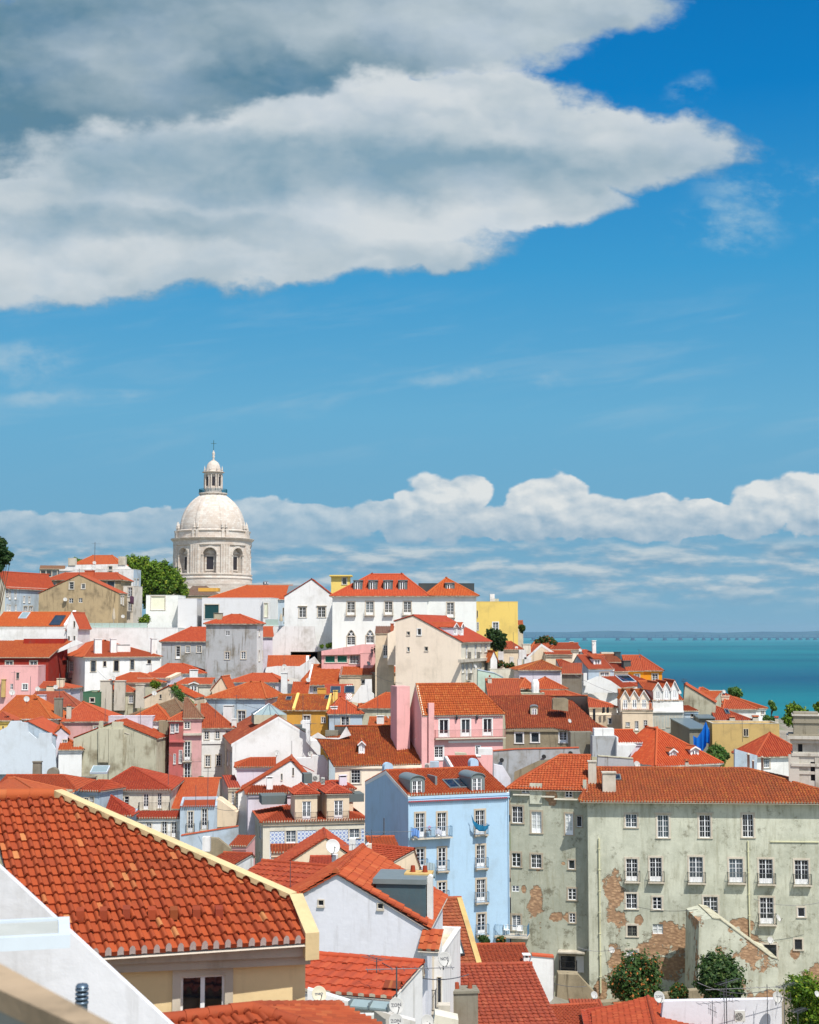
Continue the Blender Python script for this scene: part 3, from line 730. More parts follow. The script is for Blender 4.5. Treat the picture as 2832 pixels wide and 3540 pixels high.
    def skylight(s, *items, frame=None, pane=None):
        """(x1, y1, x2, y2): outline on the front slope of the roof"""
        f = s.faces[0]; p = [Vector(q) for q in f]; n = (p[1] - p[0]).cross(p[-1] - p[0]).normalized(); n = n if n.z > 0 else -n
        c = s.Mi @ CAM
        for it in items:
            q = []
            for x, y in ((it[0], it[3]), (it[2], it[3]), (it[2], it[1]), (it[0], it[1])):
                dr = s.Mi.to_3x3() @ ray(s.V, x, y); t = (p[0] - c).dot(n) / dr.dot(n); q.append(c + dr * t)
            # square it up on the slope
            U = (p[1] - p[0]).normalized(); Vv = n.cross(U); Vv = Vv if Vv.z > 0 else -Vv
            us = [(a - p[0]).dot(U) for a in q]; vs = [(a - p[0]).dot(Vv) for a in q]
            u0, u1 = (us[0] + us[3]) / 2, (us[1] + us[2]) / 2; v0, v1 = (vs[0] + vs[1]) / 2, (vs[2] + vs[3]) / 2
            T = lambda u, v, w: p[0] + U * u + Vv * v + n * w
            mb = MB(); fm = frame or M_ZINC; t = .09
            for a in ((u0, u1, v0, v0 + t), (u0, u1, v1 - t, v1), (u0, u0 + t, v0 + t, v1 - t), (u1 - t, u1, v0 + t, v1 - t)): mb.box(a[0], a[1], a[2], a[3], -.05, .2, fm, T)
            o = mb.build('skylight', s.roof_o); g = MB(); g.face([T(u0 + t, v0 + t, .15), T(u1 - t, v0 + t, .15), T(u1 - t, v1 - t, .15), T(u0 + t, v1 - t, .15)], pane or GLASS); g.build('pane', o)
        return s
    def dormer(s, *items):
        """(x1, yeave, x2, ybottom, metres behind facade, roof style, opts): front face of the dormer"""
        for it in items:
            x1, y1, x2, y2, yy, st = it[:6]; k = it[6] if len(it) > 6 else {}
            a = s.on(x1, y1, yy); b = s.on(x2, y1, yy); c = s.on((x1 + x2) / 2, y2, yy); x0, x1_ = a.x, b.x; zt = a.z; z0 = c.z
            wd = x1_ - x0; wallc = wm(k.get('wall', 'white')); tl = tilemat(k.get('tile', s.p['tile']))
            D_ = k.get('D', 2.5); ri = k.get('rise', wd * .3); mb = MB()
            wi = k.get('win', (.18, .12, .82, .9)); u0, u1, w0, w1 = x0 + wd * wi[0], x0 + wd * wi[2], z0 + (zt - z0) * wi[1], z0 + (zt - z0) * wi[3]
            top = [(x0, z0 - .3), (x1_, z0 - .3), (x1_, zt)]
            if st == 'g': top += [((x0 + x1_) / 2, zt + ri)]
            if st == 'v': top += [((x0 + x1_) / 2 + wd / 2 * cos(pi * i / 10), zt + ri * sin(pi * i / 10)) for i in range(1, 10)]
            top += [(x0, zt)]
            wallpoly(mb, top, [(u0, u1, w0, w1)], lambda u, z, dep: (u, yy + dep, z), wallc, .12)
            wallside = wm(k['side']) if 'side' in k else wallc
            mb.face([(x0, yy, z0 - .3), (x0, yy + D_, z0 - .3), (x0, yy + D_, zt), (x0, yy, zt)], wallside); mb.face([(x1_, yy, z0 - .3), (x1_, yy + D_, z0 - .3), (x1_, yy + D_, zt), (x1_, yy, zt)], wallside)
            dm = mb.build('dormer', s.root); r = MB(); o = .14; cx = (x0 + x1_) / 2
            if st == 'g':
                e = ri / (wd / 2) * o; z = zt + .06; yf = yy - .18; yb = yy + D_ + .6
                for f in ([(x0 - o, yb, z - e), (x0 - o, yf, z - e), (cx, yf, z + ri), (cx, yb, z + ri)], [(x1_ + o, yf, z - e), (x1_ + o, yb, z - e), (cx, yb, z + ri), (cx, yf, z + ri)]):
                    tileface(r, f, tl, detail=0, pitch=.22); r.face([(q[0], q[1], q[2] - .1) for q in f], M_SOFFIT)
                ridge(r, (cx, yf, z + ri + .03), (cx, yb, z + ri + .03), tl, .11)
                wt = wm('white')
                for sx in (-1, 1):
                    mb2 = r; xx = cx + sx * (wd / 2 + o)
                    mb2.hexa([(cx, yf - .03, z + ri - .16), (xx, yf - .03, z - e - .16), (xx, yf + .04, z - e - .16), (cx, yf + .04, z + ri - .16), (cx, yf - .03, z + ri + .02), (xx, yf - .03, z - e + .02), (xx, yf + .04, z - e + .02), (cx, yf + .04, z + ri + .02)], wt)
            elif st == 's':      # single slope rising backwards
                z = zt + .06; f = [(x0 - o, yy - .2, z), (x1_ + o, yy - .2, z), (x1_ + o, yy + D_, z + ri), (x0 - o, yy + D_, z + ri)]
                tileface(r, f, tl, detail=0); r.face([(q[0], q[1], q[2] - .1) for q in f], M_SOFFIT)
            elif st == 'h':      # hipped front
                z = zt + .06; o = .28; yf = yy - o; yb = yy + D_ + .5; R1 = (cx, yy + wd / 2, z + ri); R2 = (cx, yb, z + ri)
                for f in ([(x0 - o, yf, z), (x1_ + o, yf, z), R1], [(x0 - o, yb, z), (x0 - o, yf, z), R1, R2], [(x1_ + o, yf, z), (x1_ + o, yb, z), R2, R1]):
                    tileface(r, f, tl, detail=s.detail, pitch=.24); r.face([(q[0], q[1], q[2] - .1) for q in f], M_SOFFIT)
                for q in ((x0 - o, yf, z), (x1_ + o, yf, z), R2): ridge(r, (q[0], q[1], q[2] + .04), (R1[0], R1[1], R1[2] + .04), tl, .12)
            elif st == 'v':      # vault of sheet metal
                zz = M_ZINC; rows = [[(cx - (wd / 2 + .06) * cos(pi * i / 12), y, zt + .02 + (ri + .06) * sin(pi * i / 12)) for i in range(13)] for y in (yy - .12, yy + D_)]
                r.grid(rows, zz); r.grid([[(q[0], q[1] , q[2] - .08) for q in rows[0]], rows[0]], zz)
            else:                # flat slab
                r.box(x0 - .1, x1_ + .1, yy - .15, yy + D_, zt, zt + .12, M_ZINC)
            r.build('dormer_roof', dm)
            window(dm, lambda u, z, dep: (u, yy + dep, z), u0, u1, w0, w1, style=k.get('ws', 'w'), rows=k.get('rows', 3), sub=True)
            if k.get('rail'): railing(dm, lambda u, y, z: (u, yy + y, z), x0 + .05, x1_ - .05, -.35, z0 - .05)
            if k.get('slab'): q = MB(); q.box(x0, x1_, yy - .4, yy, z0 - .15, z0 - .05, M_STONE); q.build('balcony', dm)
        return s
    def boxpart(s, name, x1, y1, x2, y2, yy, depth, mat, parent=None, V=None, z0=None, **kw):
        a = s.on(x1, y1, yy, V); b = s.on(x2, y2, yy, V); mb = MB()
        mb.box(min(a.x, b.x), max(a.x, b.x), yy, yy + depth, b.z if z0 is None else z0, a.z, mat); return mb.build(name, parent or s.root, **kw)

# ---------------------------------------------------------------- satellite dishes, aerials
def dish(V, x, y, dia, d, label, aim=0.5, mast=None, word=None, tint=None, el=.5, mount='mast', grp='satellite dishes on the roofs', legs=1.0):
    """round dish: centre (x, y) and width in view pixels"""
    r = mpp(V, d) * dia / 2; c = at(V, x, y, d); root = empty('satellite_dish', (c.x, c.y, c.z - r * 1.6 * legs), 0, label=label, category='satellite dish', group=grp)
    O = Vector((0, 0, r * 1.6 * legs)); dirv = Vector((sin(aim) * cos(el), -cos(aim) * cos(el), sin(el)))
    q = dirv.to_track_quat('Z', 'Y'); mb = MB(); n = 28; m = tint or M_DISH
    rows = []
    for k in (0, .35, .7, .93, 1):
        rows.append([O + q @ Vector((r * k * cos(2 * pi * i / n), r * 1.06 * k * sin(2 * pi * i / n), r * .28 * (k * k - 1))) for i in range(n)])
    rows.append([O + q @ Vector((r * cos(2 * pi * i / n), r * 1.06 * sin(2 * pi * i / n), -.03)) for i in range(n)])
    for k in (.7, 0): rows.append([O + q @ Vector((r * k * cos(2 * pi * i / n), r * 1.06 * k * sin(2 * pi * i / n), r * .28 * (k * k - 1) - .03)) for i in range(n)])
    mb.grid(rows, m, closed=True); mb.build('reflector', root)
    a = MB(); foot = O + q @ Vector((0, -r, 0)); head = O + q @ Vector((0, -r * .55, r * 1.0)); a.tube(foot, head, r * .035 + .006, M_MAST); a.tube(head, head + (O - head).normalized() * r * .22, r * .09, M_MAST, 8); a.build('feed_arm', root)
    b = MB(); back = O + q @ Vector((0, 0, -r * .3)); b.tube(back, back - Vector((dirv.x, dirv.y, 0)) * r * .4, .02 + r * .04, M_MAST)
    p0 = back - Vector((dirv.x, dirv.y, 0)) * r * .4; b.tube(p0 + Vector((0, 0, r * .2)), (p0.x, p0.y, 0), .015 + r * .05, M_MAST); b.build('mast', root)
    if word:
        t = bpy.data.curves.new('lettering', 'FONT'); t.body = word; t.size = r * .62 if len(word) < 4 else r * .5; t.align_x = 'CENTER'; t.align_y = 'CENTER'; t.extrude = .002; t.offset = r * .012
        to = bpy.data.objects.new('lettering', t); me = bpy.data.meshes.new_from_object(to); bpy.data.objects.remove(to)
        me.materials.clear(); me.materials.append(plain('lettering_grey', (.12, .12, .13, 1), .6))
        o = bpy.data.objects.new('lettering', me); COL.objects.link(o); o.parent = root
        for v in me.vertices: 
            k = (v.co.x ** 2 + (v.co.y + r * .15) ** 2) ** .5 / r; v.co.z += r * .28 * (k * k - 1) + .008
            v.co.y += 0 
        X_ = Vector((cos(aim), sin(aim), 0)); Y_ = dirv.cross(X_)
        o.matrix_local = Matrix.Translation(O + Y_ * r * .1) @ Matrix((X_, Y_, dirv)).transposed().to_4x4()
    return root
def aerial(V, x, ytop, ybot, d, label, aim=0.8, els=6, kind='yagi', length=None, down=False, r=.022):
    p = at(V, x, ybot, d); H_ = at(V, x, ytop, d).z - p.z; root = empty('tv_aerial', p, 0, label=label, category='aerial', group='television aerials on the roofs')
    mb = MB(); mb.tube((0, 0, 0), (0, 0, H_), r, M_MAST, 5); mb.build('mast', root)
    if kind != 'mast':
        a = MB(); L = length or min(1.6, H_ * .35 + .3); dx, dy = cos(aim), sin(aim); z = H_ * .93
        a.tube((-dx * L * .35, -dy * L * .35, z), (dx * L * .65, dy * L * .65, z), .016, M_MAST, 4)
        for i in range(els):
            t = -.33 + i * .95 / max(1, els - 1); w = .36 - .1 * i / els; c = Vector((dx * L * t, dy * L * t, z))
            a.tube(c + Vector((-dy * w, dx * w, 0)), c - Vector((-dy * w, dx * w, 0)), .011, M_MAST, 4)
        if kind == 'two':
            z2 = H_ * .7; a.tube((-dy * .5, dx * .5, z2), (dy * .5, -dx * .5, z2), .016, M_MAST, 4)
            for i in range(5): c = Vector((-dy * (i - 2) * .2, dx * (i - 2) * .2, z2)); a.tube(c + Vector((0, 0, .3)), c - Vector((0, 0, .3)), .011, M_MAST, 4)
        a.build('boom', root)
    return root

# ---------------------------------------------------------------- trees
def leafmat(key, a, b, c):
    if key in MATS: return MATS[key]
    m, nt, bs = newmat(key, .6, 0, .3); t = nt.nodes.new('ShaderNodeUVMap'); u, v, _ = sep(nt, X(nt, t.outputs[0]))
    col = mix(nt, u, lin(*a), lin(*b)); col = mix(nt, v.m('GREATER_THAN', .88), col, lin(*c)); nt.links.new(col.s, bs.inputs['Base Color'])
    tr = nt.nodes.new('ShaderNodeBsdfTranslucent'); nt.links.new(col.s, tr.inputs[0]); ms = nt.nodes.new('ShaderNodeMixShader'); ms.inputs[0].default_value = .3
    nt.links.new(bs.outputs[0], ms.inputs[1]); nt.links.new(tr.outputs[0], ms.inputs[2]); nt.links.new(ms.outputs[0], nt.nodes['Material Output'].inputs[0])
    MATS[key] = m; return m
LEAF = dict(light=((104, 132, 22), (62, 98, 18), (150, 160, 50)), dark=((38, 66, 26), (58, 84, 34), (96, 112, 60)), orange=((44, 74, 30), (74, 98, 42), (176, 108, 52)), mid=((88, 124, 48), (60, 96, 40), (130, 150, 80)), pine=((30, 62, 28), (50, 80, 36), (80, 100, 50)))
def tree(kind, label, cat, V, x0, y0, x1, y1, d, col='dark', n=9000, leaf=.16, base=None, lobes=14, seed=1, trunk=True, group=None, dep=None, flat=0, blobs=None):
    """crown fills the view rectangle; trunk goes down to the ground"""
    rnd = random.Random(seed); k = mpp(V, d); cx, cy = (x0 + x1) / 2, (y0 + y1) / 2; C = at(V, cx, cy, d); rx = (x1 - x0) / 2 * k; rz = (y1 - y0) / 2 * k; ry = dep or min(rx, rz * 1.3)
    zb = base if base is not None else C.z - rz - 2.5
    root = empty(kind, (C.x, C.y, zb), 0, label=label, category=cat)
    if group: root['group'] = group
    BASES.append((Vector((C.x, C.y, zb)), rx)) if trunk else None
    O = Vector((0, 0, C.z - zb)); L = []
    if blobs:
        for bx, by, br in blobs:
            q = at(V, bx, by, d) - Vector((C.x, C.y, zb)); L.append((Vector((q.x, q.y + rnd.uniform(-.4, .4) * ry, q.z)), br * k))
    else:
        for i in range(lobes):
            while True:
                q = Vector((rnd.uniform(-1, 1), rnd.uniform(-1, 1), rnd.uniform(-1, 1)))
                if q.length < 1: break
            q = q.normalized() * (.35 + .38 * rnd.random()); rr = rnd.uniform(.2, .5)
            L.append((O + Vector((q.x * rx * .95, q.y * ry * .95, q.z * rz * .95)), min(rx, rz) * rr * 1.15))
    m = leafmat('leaf_' + col, *LEAF[col]); mb = MB(); per = n // len(L)
    for c, r in L:
        tone = rnd.random() * .5
        for i in range(per):
            v = Vector((rnd.gauss(0, 1), rnd.gauss(0, 1), rnd.gauss(0, 1))).normalized(); bumpy = 1 + .42 * sin(v.x * 7 + c.x) * sin(v.z * 6 + c.z)
            p = c + v * r * bumpy * (rnd.random() ** .35 if rnd.random() < .75 else rnd.uniform(.9, 1.2)); s_ = leaf * rnd.uniform(.6, 1.3)
            nn = (v + Vector((rnd.gauss(0, .6), rnd.gauss(0, .6), rnd.gauss(0, .6) + .3))).normalized(); q = nn.to_track_quat('Z', 'Y'); a = rnd.random() * 6.28
            U_ = q @ Vector((cos(a), sin(a), 0)) * s_; V_ = q @ Vector((-sin(a), cos(a), 0)) * s_ * .55
            uv = (min(1, tone + rnd.random() * .5), rnd.random())
            mb.face([p - U_, p + V_ - U_ * .1, p + U_, p - V_ - U_ * .1], m, [uv] * 4)
    mb.build('crown', root)
    if trunk:
        t = MB(); bark = plain('bark', lin(96, 80, 62), .9); tr = max(.09, rx * .07); fork = Vector((0, 0, max(.6, (O.z - rz) * .75)))
        t.tube((0, 0, -.3), fork, tr * 1.3, bark, 8, tr)
        for c, r in L[:9]: mid = (fork + c) / 2 + Vector((0, 0, -.15 * r)); t.tube(fork, mid, tr * .7, bark, 6, tr * .45); t.tube(mid, c, tr * .45, bark, 6, tr * .15)
        t.build('trunk', root)
    return root
def H(*a, **k): return House(*a, **k)
def prism(name, label, cat, V, pts, d, thick, mat, group=None, a=0, top=None, part=None, dd=None, parent=None):
    """a solid whose front outline was measured on an upright plane through the sight line of its first point"""
    c0 = at(V, pts[0][0], pts[0][1], d); n = Vector((sin(radians(a)), -cos(radians(a)), 0)); P3 = []
    for x, y in pts:
        r = ray(V, x, y); P3.append(CAM + r * ((c0 - CAM).dot(n) / r.dot(n)))
    zb = min(p.z for p in P3); base = Vector((sum(p.x for p in P3) / len(P3), sum(p.y for p in P3) / len(P3), zb)); m = wm(mat)
    mb = MB(); f = [p - base for p in P3]; b = [p - n * thick for p in f]
    mb.face(f, m); mb.face(b[::-1], m)
    for i in range(len(f)): mb.face([f[i - 1], f[i], b[i], b[i - 1]], m)
    if top:          # a coping strip proud of the wall along the given run of points
        cm = wm(top[0]); w = .06
        for i in range(top[1], top[2]):
            p, q, pb_, qb = f[i], f[i + 1], b[i], b[i + 1]; o = n * w; up = Vector((0, 0, .1))
            mb.hexa([p + o, q + o, qb - o, pb_ - o, p + o + up, q + o + up, qb - o + up, pb_ - o + up], cm)
    if parent: o = mb.build(name, parent); o.location = base; return o
    o = mb.build(name, None, label=label, category=cat); o.location = base
    if group: o['group'] = group
    return o
def crate(name, label, cat, V, x1, y1, x2, y2, d, dep, mat, group=None):
    return prism(name, label, cat, V, [(x1, y2), (x2, y2), (x2, y1), (x1, y1)], d, dep, mat, group)

# ================= the nearest things =================
fh = H('yellow_house', 'yellow house in the left foreground with a large barrel tile roof and cream coping', 'house', 'K3', -960, 838, 1600, 30, a=11, D=4.5, h=9, roof='gx', rp=1, rise=2.13, wall='fyellow', tile='fore', detail=2, pitch=.243, row=.35,
       amp=.105, ov=.62, cornice=False, emat=plain('white_mortar', lin(225, 215, 205), .8), skew=-.17, fpoly=[(-1100, 1050), (1600, 872), (1440, 480), (-905, -560), (-1600, -548)])
fh.win('F', (360, 1215, 800, 1840, 'w', dict(rows=1)))
fh.build()
mb = MB(); cm = wallmat((206, 184, 138), .25, key='coping_cream'); fq = [Vector(q) for q in fh.fq]
gm = wallmat((178, 168, 150), .2, key='cornice_grey')
mb.box(-.1, fh.W + .08, -.24, 0, fh.h - .72, fh.h - .52, gm); mb.box(-.1, fh.W + .12, -.38, 0, fh.h - .52, fh.h - .3, gm)
mb.build('cornice', fh.root)
mb = MB()
def cop(a, b, w, m):
    a = Vector(a); b = Vector(b); s_ = (b - a).normalized().cross(Vector((0, 0, 1))).normalized() * w; u = Vector((0, 0, 1))
    mb.hexa([a - u * .4, b - u * .4, b - u * .4 + s_, a - u * .4 + s_, a + u * .16, b + u * .16, b + u * .16 + s_, a + u * .16 + s_], m)
cop(fq[2], fq[1], -.3, cm); cop(fq[3], fq[2], -.3, cm)
mb.build('coping', fh.root)
mb = MB(); ridge(mb, fq[4] + Vector((0, 0, .1)), fq[3] + Vector((0, 0, .1)), tilemat('orange'), r=.15, seg=.45, near=True); mb.build('ridge_tiles', fh.roof_o)
for x, y in ((-180, 640), (70, 650), (290, 650), (515, 645), (740, 640), (-410, 655), (-640, 660)):
    p = [Vector(q) for q in fh.faces[0]]; n = (p[1] - p[0]).cross(p[-1] - p[0]).normalized(); c = fh.Mi @ CAM; dr = fh.Mi.to_3x3() @ ray('K3', x, y); q = c + dr * ((p[0] - c).dot(n) / dr.dot(n))
    v = MB(); t = tilemat('fore'); v.hexa([q + Vector(k) for k in ((-.08, -.14, .0), (.08, -.14, .0), (.08, .14, .12), (-.08, .14, .12), (-.08, -.14, .2), (.08, -.14, .2), (.08, .14, .24), (-.08, .14, .24))], t)
    v.build('roof_vent', fh.roof_o)

prism('white_gable_wall', 'smooth white sloping wall in the left foreground, rising to the left edge', 'wall', 'K', [(-140, 1500), (1010, 1500), (1010, 1395), (0, 467), (-140, 338)], 21, .14, (wallmat((214, 214, 216), .12, key='smooth_white')), a=0)
# terrace parapet at the lower left
def onz(V, x, y, z): r = ray(V, x, y); return CAM + r * ((z - CAM.z) / r.z)
zt = 68.24; q = [onz('K', -160, 1052, zt), onz('K', 430, 1322, zt), onz('K', 690, 1352, zt), onz('K', -160, 895, zt)]
mb = MB(); b0 = Vector((q[0].x, q[0].y, zt - 3)); mb.hexa([p - b0 - Vector((0, 0, .1)) for p in q] + [p - b0 for p in q], wallmat((172, 150, 122), .5, key='brown_coping'))
qq = [q[0] + (q[2] - q[0]) * .05, q[1] + (q[3] - q[1]) * .03, q[2] + (q[0] - q[2]) * .12, q[3] + (q[1] - q[3]) * .12]
mb.hexa([Vector((p.x, p.y, zt - 3)) - b0 for p in qq] + [Vector((p.x, p.y, zt - .1)) - b0 for p in qq], wallmat((150, 150, 140), .2, key='grey_parapet'))
o = mb.build('terrace_parapet', None, label='grey terrace parapet with a brownish stone coping in the bottom left corner', category='parapet'); o.location = b0
# louvred skylight cover and vent pipe on the white wall
c = at('K', 100, 830, 18); r_ = empty('skylight_canopy', (c.x, c.y, c.z - .5), radians(14), label='blurred white framed canopy with a ribbed translucent top at the left edge', category='canopy')
mb = MB()
for y in range(26): mb.box(-1.25, .48, -.3 + y * .034, -.3 + y * .034 + .02, .5, .54, plain('ribbed_sheet', lin(190, 192, 184), .5))
mb.build('ribbed_top', r_); mb = MB(); f = plain('pale_frame', lin(200, 210, 216), .5)
mb.box(-1.3, .62, -.42, -.3, .4, .56, f); mb.box(.48, .62, -.3, .6, .4, .56, f); mb.box(-1.3, .62, .6, .68, .4, .57, f); mb.box(-1.3, -1.18, -.3, .6, .4, .55, f); mb.build('frame', r_)
mb = MB(); mb.box(-.75, -.66, -.38, -.3, -1.1, .4, plain('steel_blue', lin(70, 90, 120), .4)); mb.build('post', r_)
c = at('K', 440, 1230, 17); r_ = empty('vent_pipe', (c.x, c.y, c.z - .5), label='ribbed blue grey metal vent pipe beside the white sloping wall', category='vent pipe')
mb = MB(); pm = plain('vent_metal', lin(96, 112, 126), .35, .5); k = .08; mb.lathe([(.068, 0), (.068, .6)], pm, 20); mb.build('pipe', r_)
mb = MB()
for i in range(4): z = .56 + i * .05; mb.lathe([(.05, z), (.078, z + .008), (.078, z + .03), (.05, z + .038)], pm, 20)
mb.lathe([(.078, .76), (.06, .79), (0, .8)], pm, 20); mb.build('cowl', r_)
# hip roof at the bottom
H('hip_roof_house', 'near hipped roof with thick ridge tiles at the bottom edge of the picture', 'house', 'K', -134, 2193, 2600, 20.95, a=29, D=6, h=7, roof='gx', rp=.5, rise=1.02, hl=0, hr=3, wall='fyellow', tile='red', detail=2, pitch=.243, row=.35, amp=.085, ov=.4, base=True).build()

# ================= white gable house, lower centre =================
wg = H('white_gable_house', 'large white gable wall with orange verge tiles and two square vents, lower centre', 'house', 'L', -230, 365, 895, 68, a=-7, D=8, h=10, roof='gy', rp=.48, ry=38, wall='lwhite', tile='orange', detail=1, pitch=.27, row=.42, ov=.25, par='', og=.1)
wg.win('F', (193, 213, 226, 247, 's', dict(rows=5, leaf=1)), (583, 236, 616, 268, 's', dict(rows=5, leaf=1)))
wg.build(); wg.chim((905, 50, 940, 240, 1.4, 'a', 'white'), (765, 25, 925, 75, 2.2, 'b', 'ochre2'))
b = wg.boxpart('dormer', 570, 85, 893, 330, 1.0, 2.6, wallmat((74, 94, 100), .4, key='dark_teal_sheet')); b = wg.boxpart('dormer_roof', 548, 72, 900, 112, .9, 2.8, M_ZINC)
def verge(h, side, V, x1, y1, x2, y2, n, tile='orange', yf=-.12):
    a_ = h.on(x1, y1, yf, V); b_ = h.on(x2, y2, yf, V); mb = MB(); d_ = (b_ - a_) / n; t = tilemat(tile)
    for i in range(n):
        p = a_ + d_ * i; q = a_ + d_ * (i + 1.05); up = Vector((0, 0, .07)); w = Vector((0, .42, 0)); k = Vector((0, 0, .04)) if d_.z < 0 else Vector((0, 0, 0))
        mb.hexa([p, q + k, q + w + k, p + w, p + up, q + up + k, q + w + up + k, p + w + up], t)
    mb.build('verge_tiles', h.roof_o)
verge(wg, 'F', 'L', 318, 45, 905, 375, 11); verge(wg, 'F', 'L', 318, 45, 0, 222, 7)
# small tiled canopy on its right corner
s_ = H('tiled_canopy', 'small orange tiled canopy jutting from the corner of the white gable house', 'canopy', 'L', 858, 540, 975, 66, a=-12, D=1.1, h=.25, roof='gx', rp=1, ry=415, wall='white2', tile='orange', detail=1, pitch=.4, row=.5, ov=.1, base=False, cornice=False, amp=.02).build()
H('narrow_house', 'narrow grey white side building with tall windows right of the white gable wall', 'house', 'L', 868, 560, 1010, 70, a=-10, D=6, h=9, roof='flat', wall='white2', parh=.3).win('F', (880, 585, 940, 930, 'd', dict(bout=.35)), (975, 720, 1000, 900, 's')).build()
# roof with satellite dishes at the foot of the white wall
lr = H('low_tiled_house', 'low house with a big pan orange tile roof below the white gable', 'house', 'L', -110, 800, 670, 56, a=-18, D=3.9, h=6, roof='gx', rp=.98, ry=610, hl=0, hr=0, wall='white2', tile='bright', detail=1, pitch=.45, row=.8, amp=.03, ov=.06, cornice=False, par='').build()
lr.chim((632, 745, 712, 960, .6, 'g', 'white'))
prism('ruined_parapet', 'dirty white parapet wall below the orange pan tile roof, bottom centre', 'wall', 'L', [(120, 1120), (830, 1120), (830, 1010), (690, 972), (240, 832), (120, 800)], 54, .4, 'white2')
lq = at('L', 530, 915, 53.5); r_ = empty('loft_window', lq, radians(-18), label='long low loft window with a grey metal frame under the pan tile roof', category='window')
mb = MB(); r_.scale = (.58, .7, .55); mb.box(-1.3, 1.2, -.1, .5, -.18, -.1, M_ZINC); mb.hexa([(-1.3, -.08, -.1), (1.2, -.08, -.1), (1.2, .5, .0), (-1.3, .5, .0), (-1.3, -.08, .0), (1.2, -.08, .0), (1.2, .5, .28), (-1.3, .5, .28)], plain('pale_glass', lin(140, 156, 156), .15)); mb.build('pane', r_)
mb = MB(); mb.box(-1.4, -1.3, -.14, .5, -.2, .32, M_ZINC); mb.box(1.2, 1.28, -.14, .5, -.2, .32, M_ZINC); mb.box(-.06, .02, -.12, .5, -.1, .3, M_ZINC); mb.build('frame', r_)
def acunit(V, x1, y1, x2, y2, d, label, a=0):
    p = at(V, x1, y2, d); q = at(V, x2, y1, d); w = (q.x - p.x); h_ = q.z - p.z; r_ = empty('air_conditioner', p, radians(a), label=label, category='air conditioner', group='air conditioner units outside'); m = plain('unit_paint', lin(205, 203, 194), .5)
    mb = MB(); mb.box(0, w, 0, w * .4, 0.04, h_, m); mb.box(.05, w * .2, .02, w * .38, 0, .04, M_MAST); mb.box(w * .8, w - .05, .02, w * .38, 0, .04, M_MAST); mb.build('casing', r_)
    g = MB(); R_ = h_ * .36; cx = w * .4; dk = plain('fan_dark', (.06, .06, .06, 1), .6)
    g.grid([[(cx + R_ * k * cos(2 * pi * i / 24), -.004 - .004 * j, h_ / 2 + R_ * k * sin(2 * pi * i / 24)) for i in range(24)] for j, k in enumerate((1, .01))], dk, closed=True)
    for i in range(6):
        k = (i + 1) / 6.5; g.grid([[(cx + R_ * (k + e) * cos(2 * pi * j / 24), -.02, h_ / 2 + R_ * (k + e) * sin(2 * pi * j / 24)) for j in range(24)] for e in (-.02, .02)], m, closed=True)
    for i in range(4): g.tube((cx, -.02, h_ / 2), (cx + R_ * cos(i * pi / 2 + .5), -.02, h_ / 2 + R_ * sin(i * pi / 2 + .5)), .008, m, 4)
    g.build('fan_grille', r_)
acunit('L', 402, 968, 556, 1100, 52.5, 'old air conditioner at the bottom edge below the dirty white parapet')
acunit('H', 925, 315, 985, 372, 162, 'white air conditioner beside a zinc box above the tiled house roof'); acunit('H', 1000, 335, 1030, 398, 161.5, 'narrow louvred air conditioner right of the white one above the tiled house')
acunit('I', 655, 95, 698, 148, 151, 'white air conditioner at the foot of the pink house, above the blue house ridge'); acunit('J', 1282, 1440, 1335, 1500, 88, 'air conditioner hung on the white wall at the bottom right')
dish('L', 198, 828, 96, 51, 'cream dish lettered meo beside the yellow house corner', .35, word='meo', tint=plain('cream_dish', lin(196, 188, 164), .6))
dish('L', 706, 905, 98, 51.5, 'white dish lettered ZON in front of the small gabled chimney', .3, word='ZON')
dish('L', 703, 1010, 98, 50.8, 'lower dish lettered ZON, half cut by the bottom edge', .3, word='ZON')
dish('L', 700, 690, 84, 58, 'pale dish half hidden behind the aerial and the little chimney cap', .3, word='ZON')
dish('L', 1024, 600, 90, 60, 'grey dish lettered NOS beside the brown roof window', .4, word='NOS')
dish('L', 910, 1010, 84, 50, 'grey dish cut by the bottom edge beside a cream awning', .3)
aerial('L', 706, 650, 850, 52, 'aerial with long booms above the ZON dish on the pan tile roof', aim=.1, els=8, length=3.2, kind='yagi', r=.03)
aerial('L', 575, 590, 690, 55, 'slanting fan aerial left of the small chimney on the pan tile roof', aim=2.2, els=5, length=1.0)

# roofs right of it
H('brown_roof_house', 'steep brown flat tile roof with a pale roof window, right of the white gable', 'house', 'L', 905, 660, 1262, 84, a=8, D=7, h=8, roof='gx', rp=.95, ry=215, wall='white2', tile='brown', pitch=.3, row=.34, amp=.03, ov=.2, par='R', cop='ochre2', detail=1, skew=-.12).build().skylight((1012, 492, 1140, 588), pane=plain('pale_pane', lin(200, 214, 206), .2), frame=plain('dark_frame', (.05, .05, .05, 1), .4))
H('red_roof_house', 'low house with a bright red roof and hump ridge, below the blue house', 'house', 'L', 1245, 640, 1600, 96, a=3, D=5, h=7, roof='gx', rp=.9, ry=515, wall='white2', tile='deep', detail=1, pitch=.27, ov=.2, par='', cop='terracotta').build().chim((1540, 570, 1580, 632, .2, 't', 'white'))
H('long_red_roof_house', 'big mossy dark red roof with a curved chimney stack at the bottom, centre right', 'house', 'L', 1040, 1150, 1800, 72, a=6, D=9.5, h=8, roof='gx', rp=.9, ry=652, wall='white2', tile='brown', detail=1, pitch=.3, row=.4, amp=.07, ov=.2).build().chim((1068, 800, 1240, 1120, 1.2, 'b', 'darkcon'))
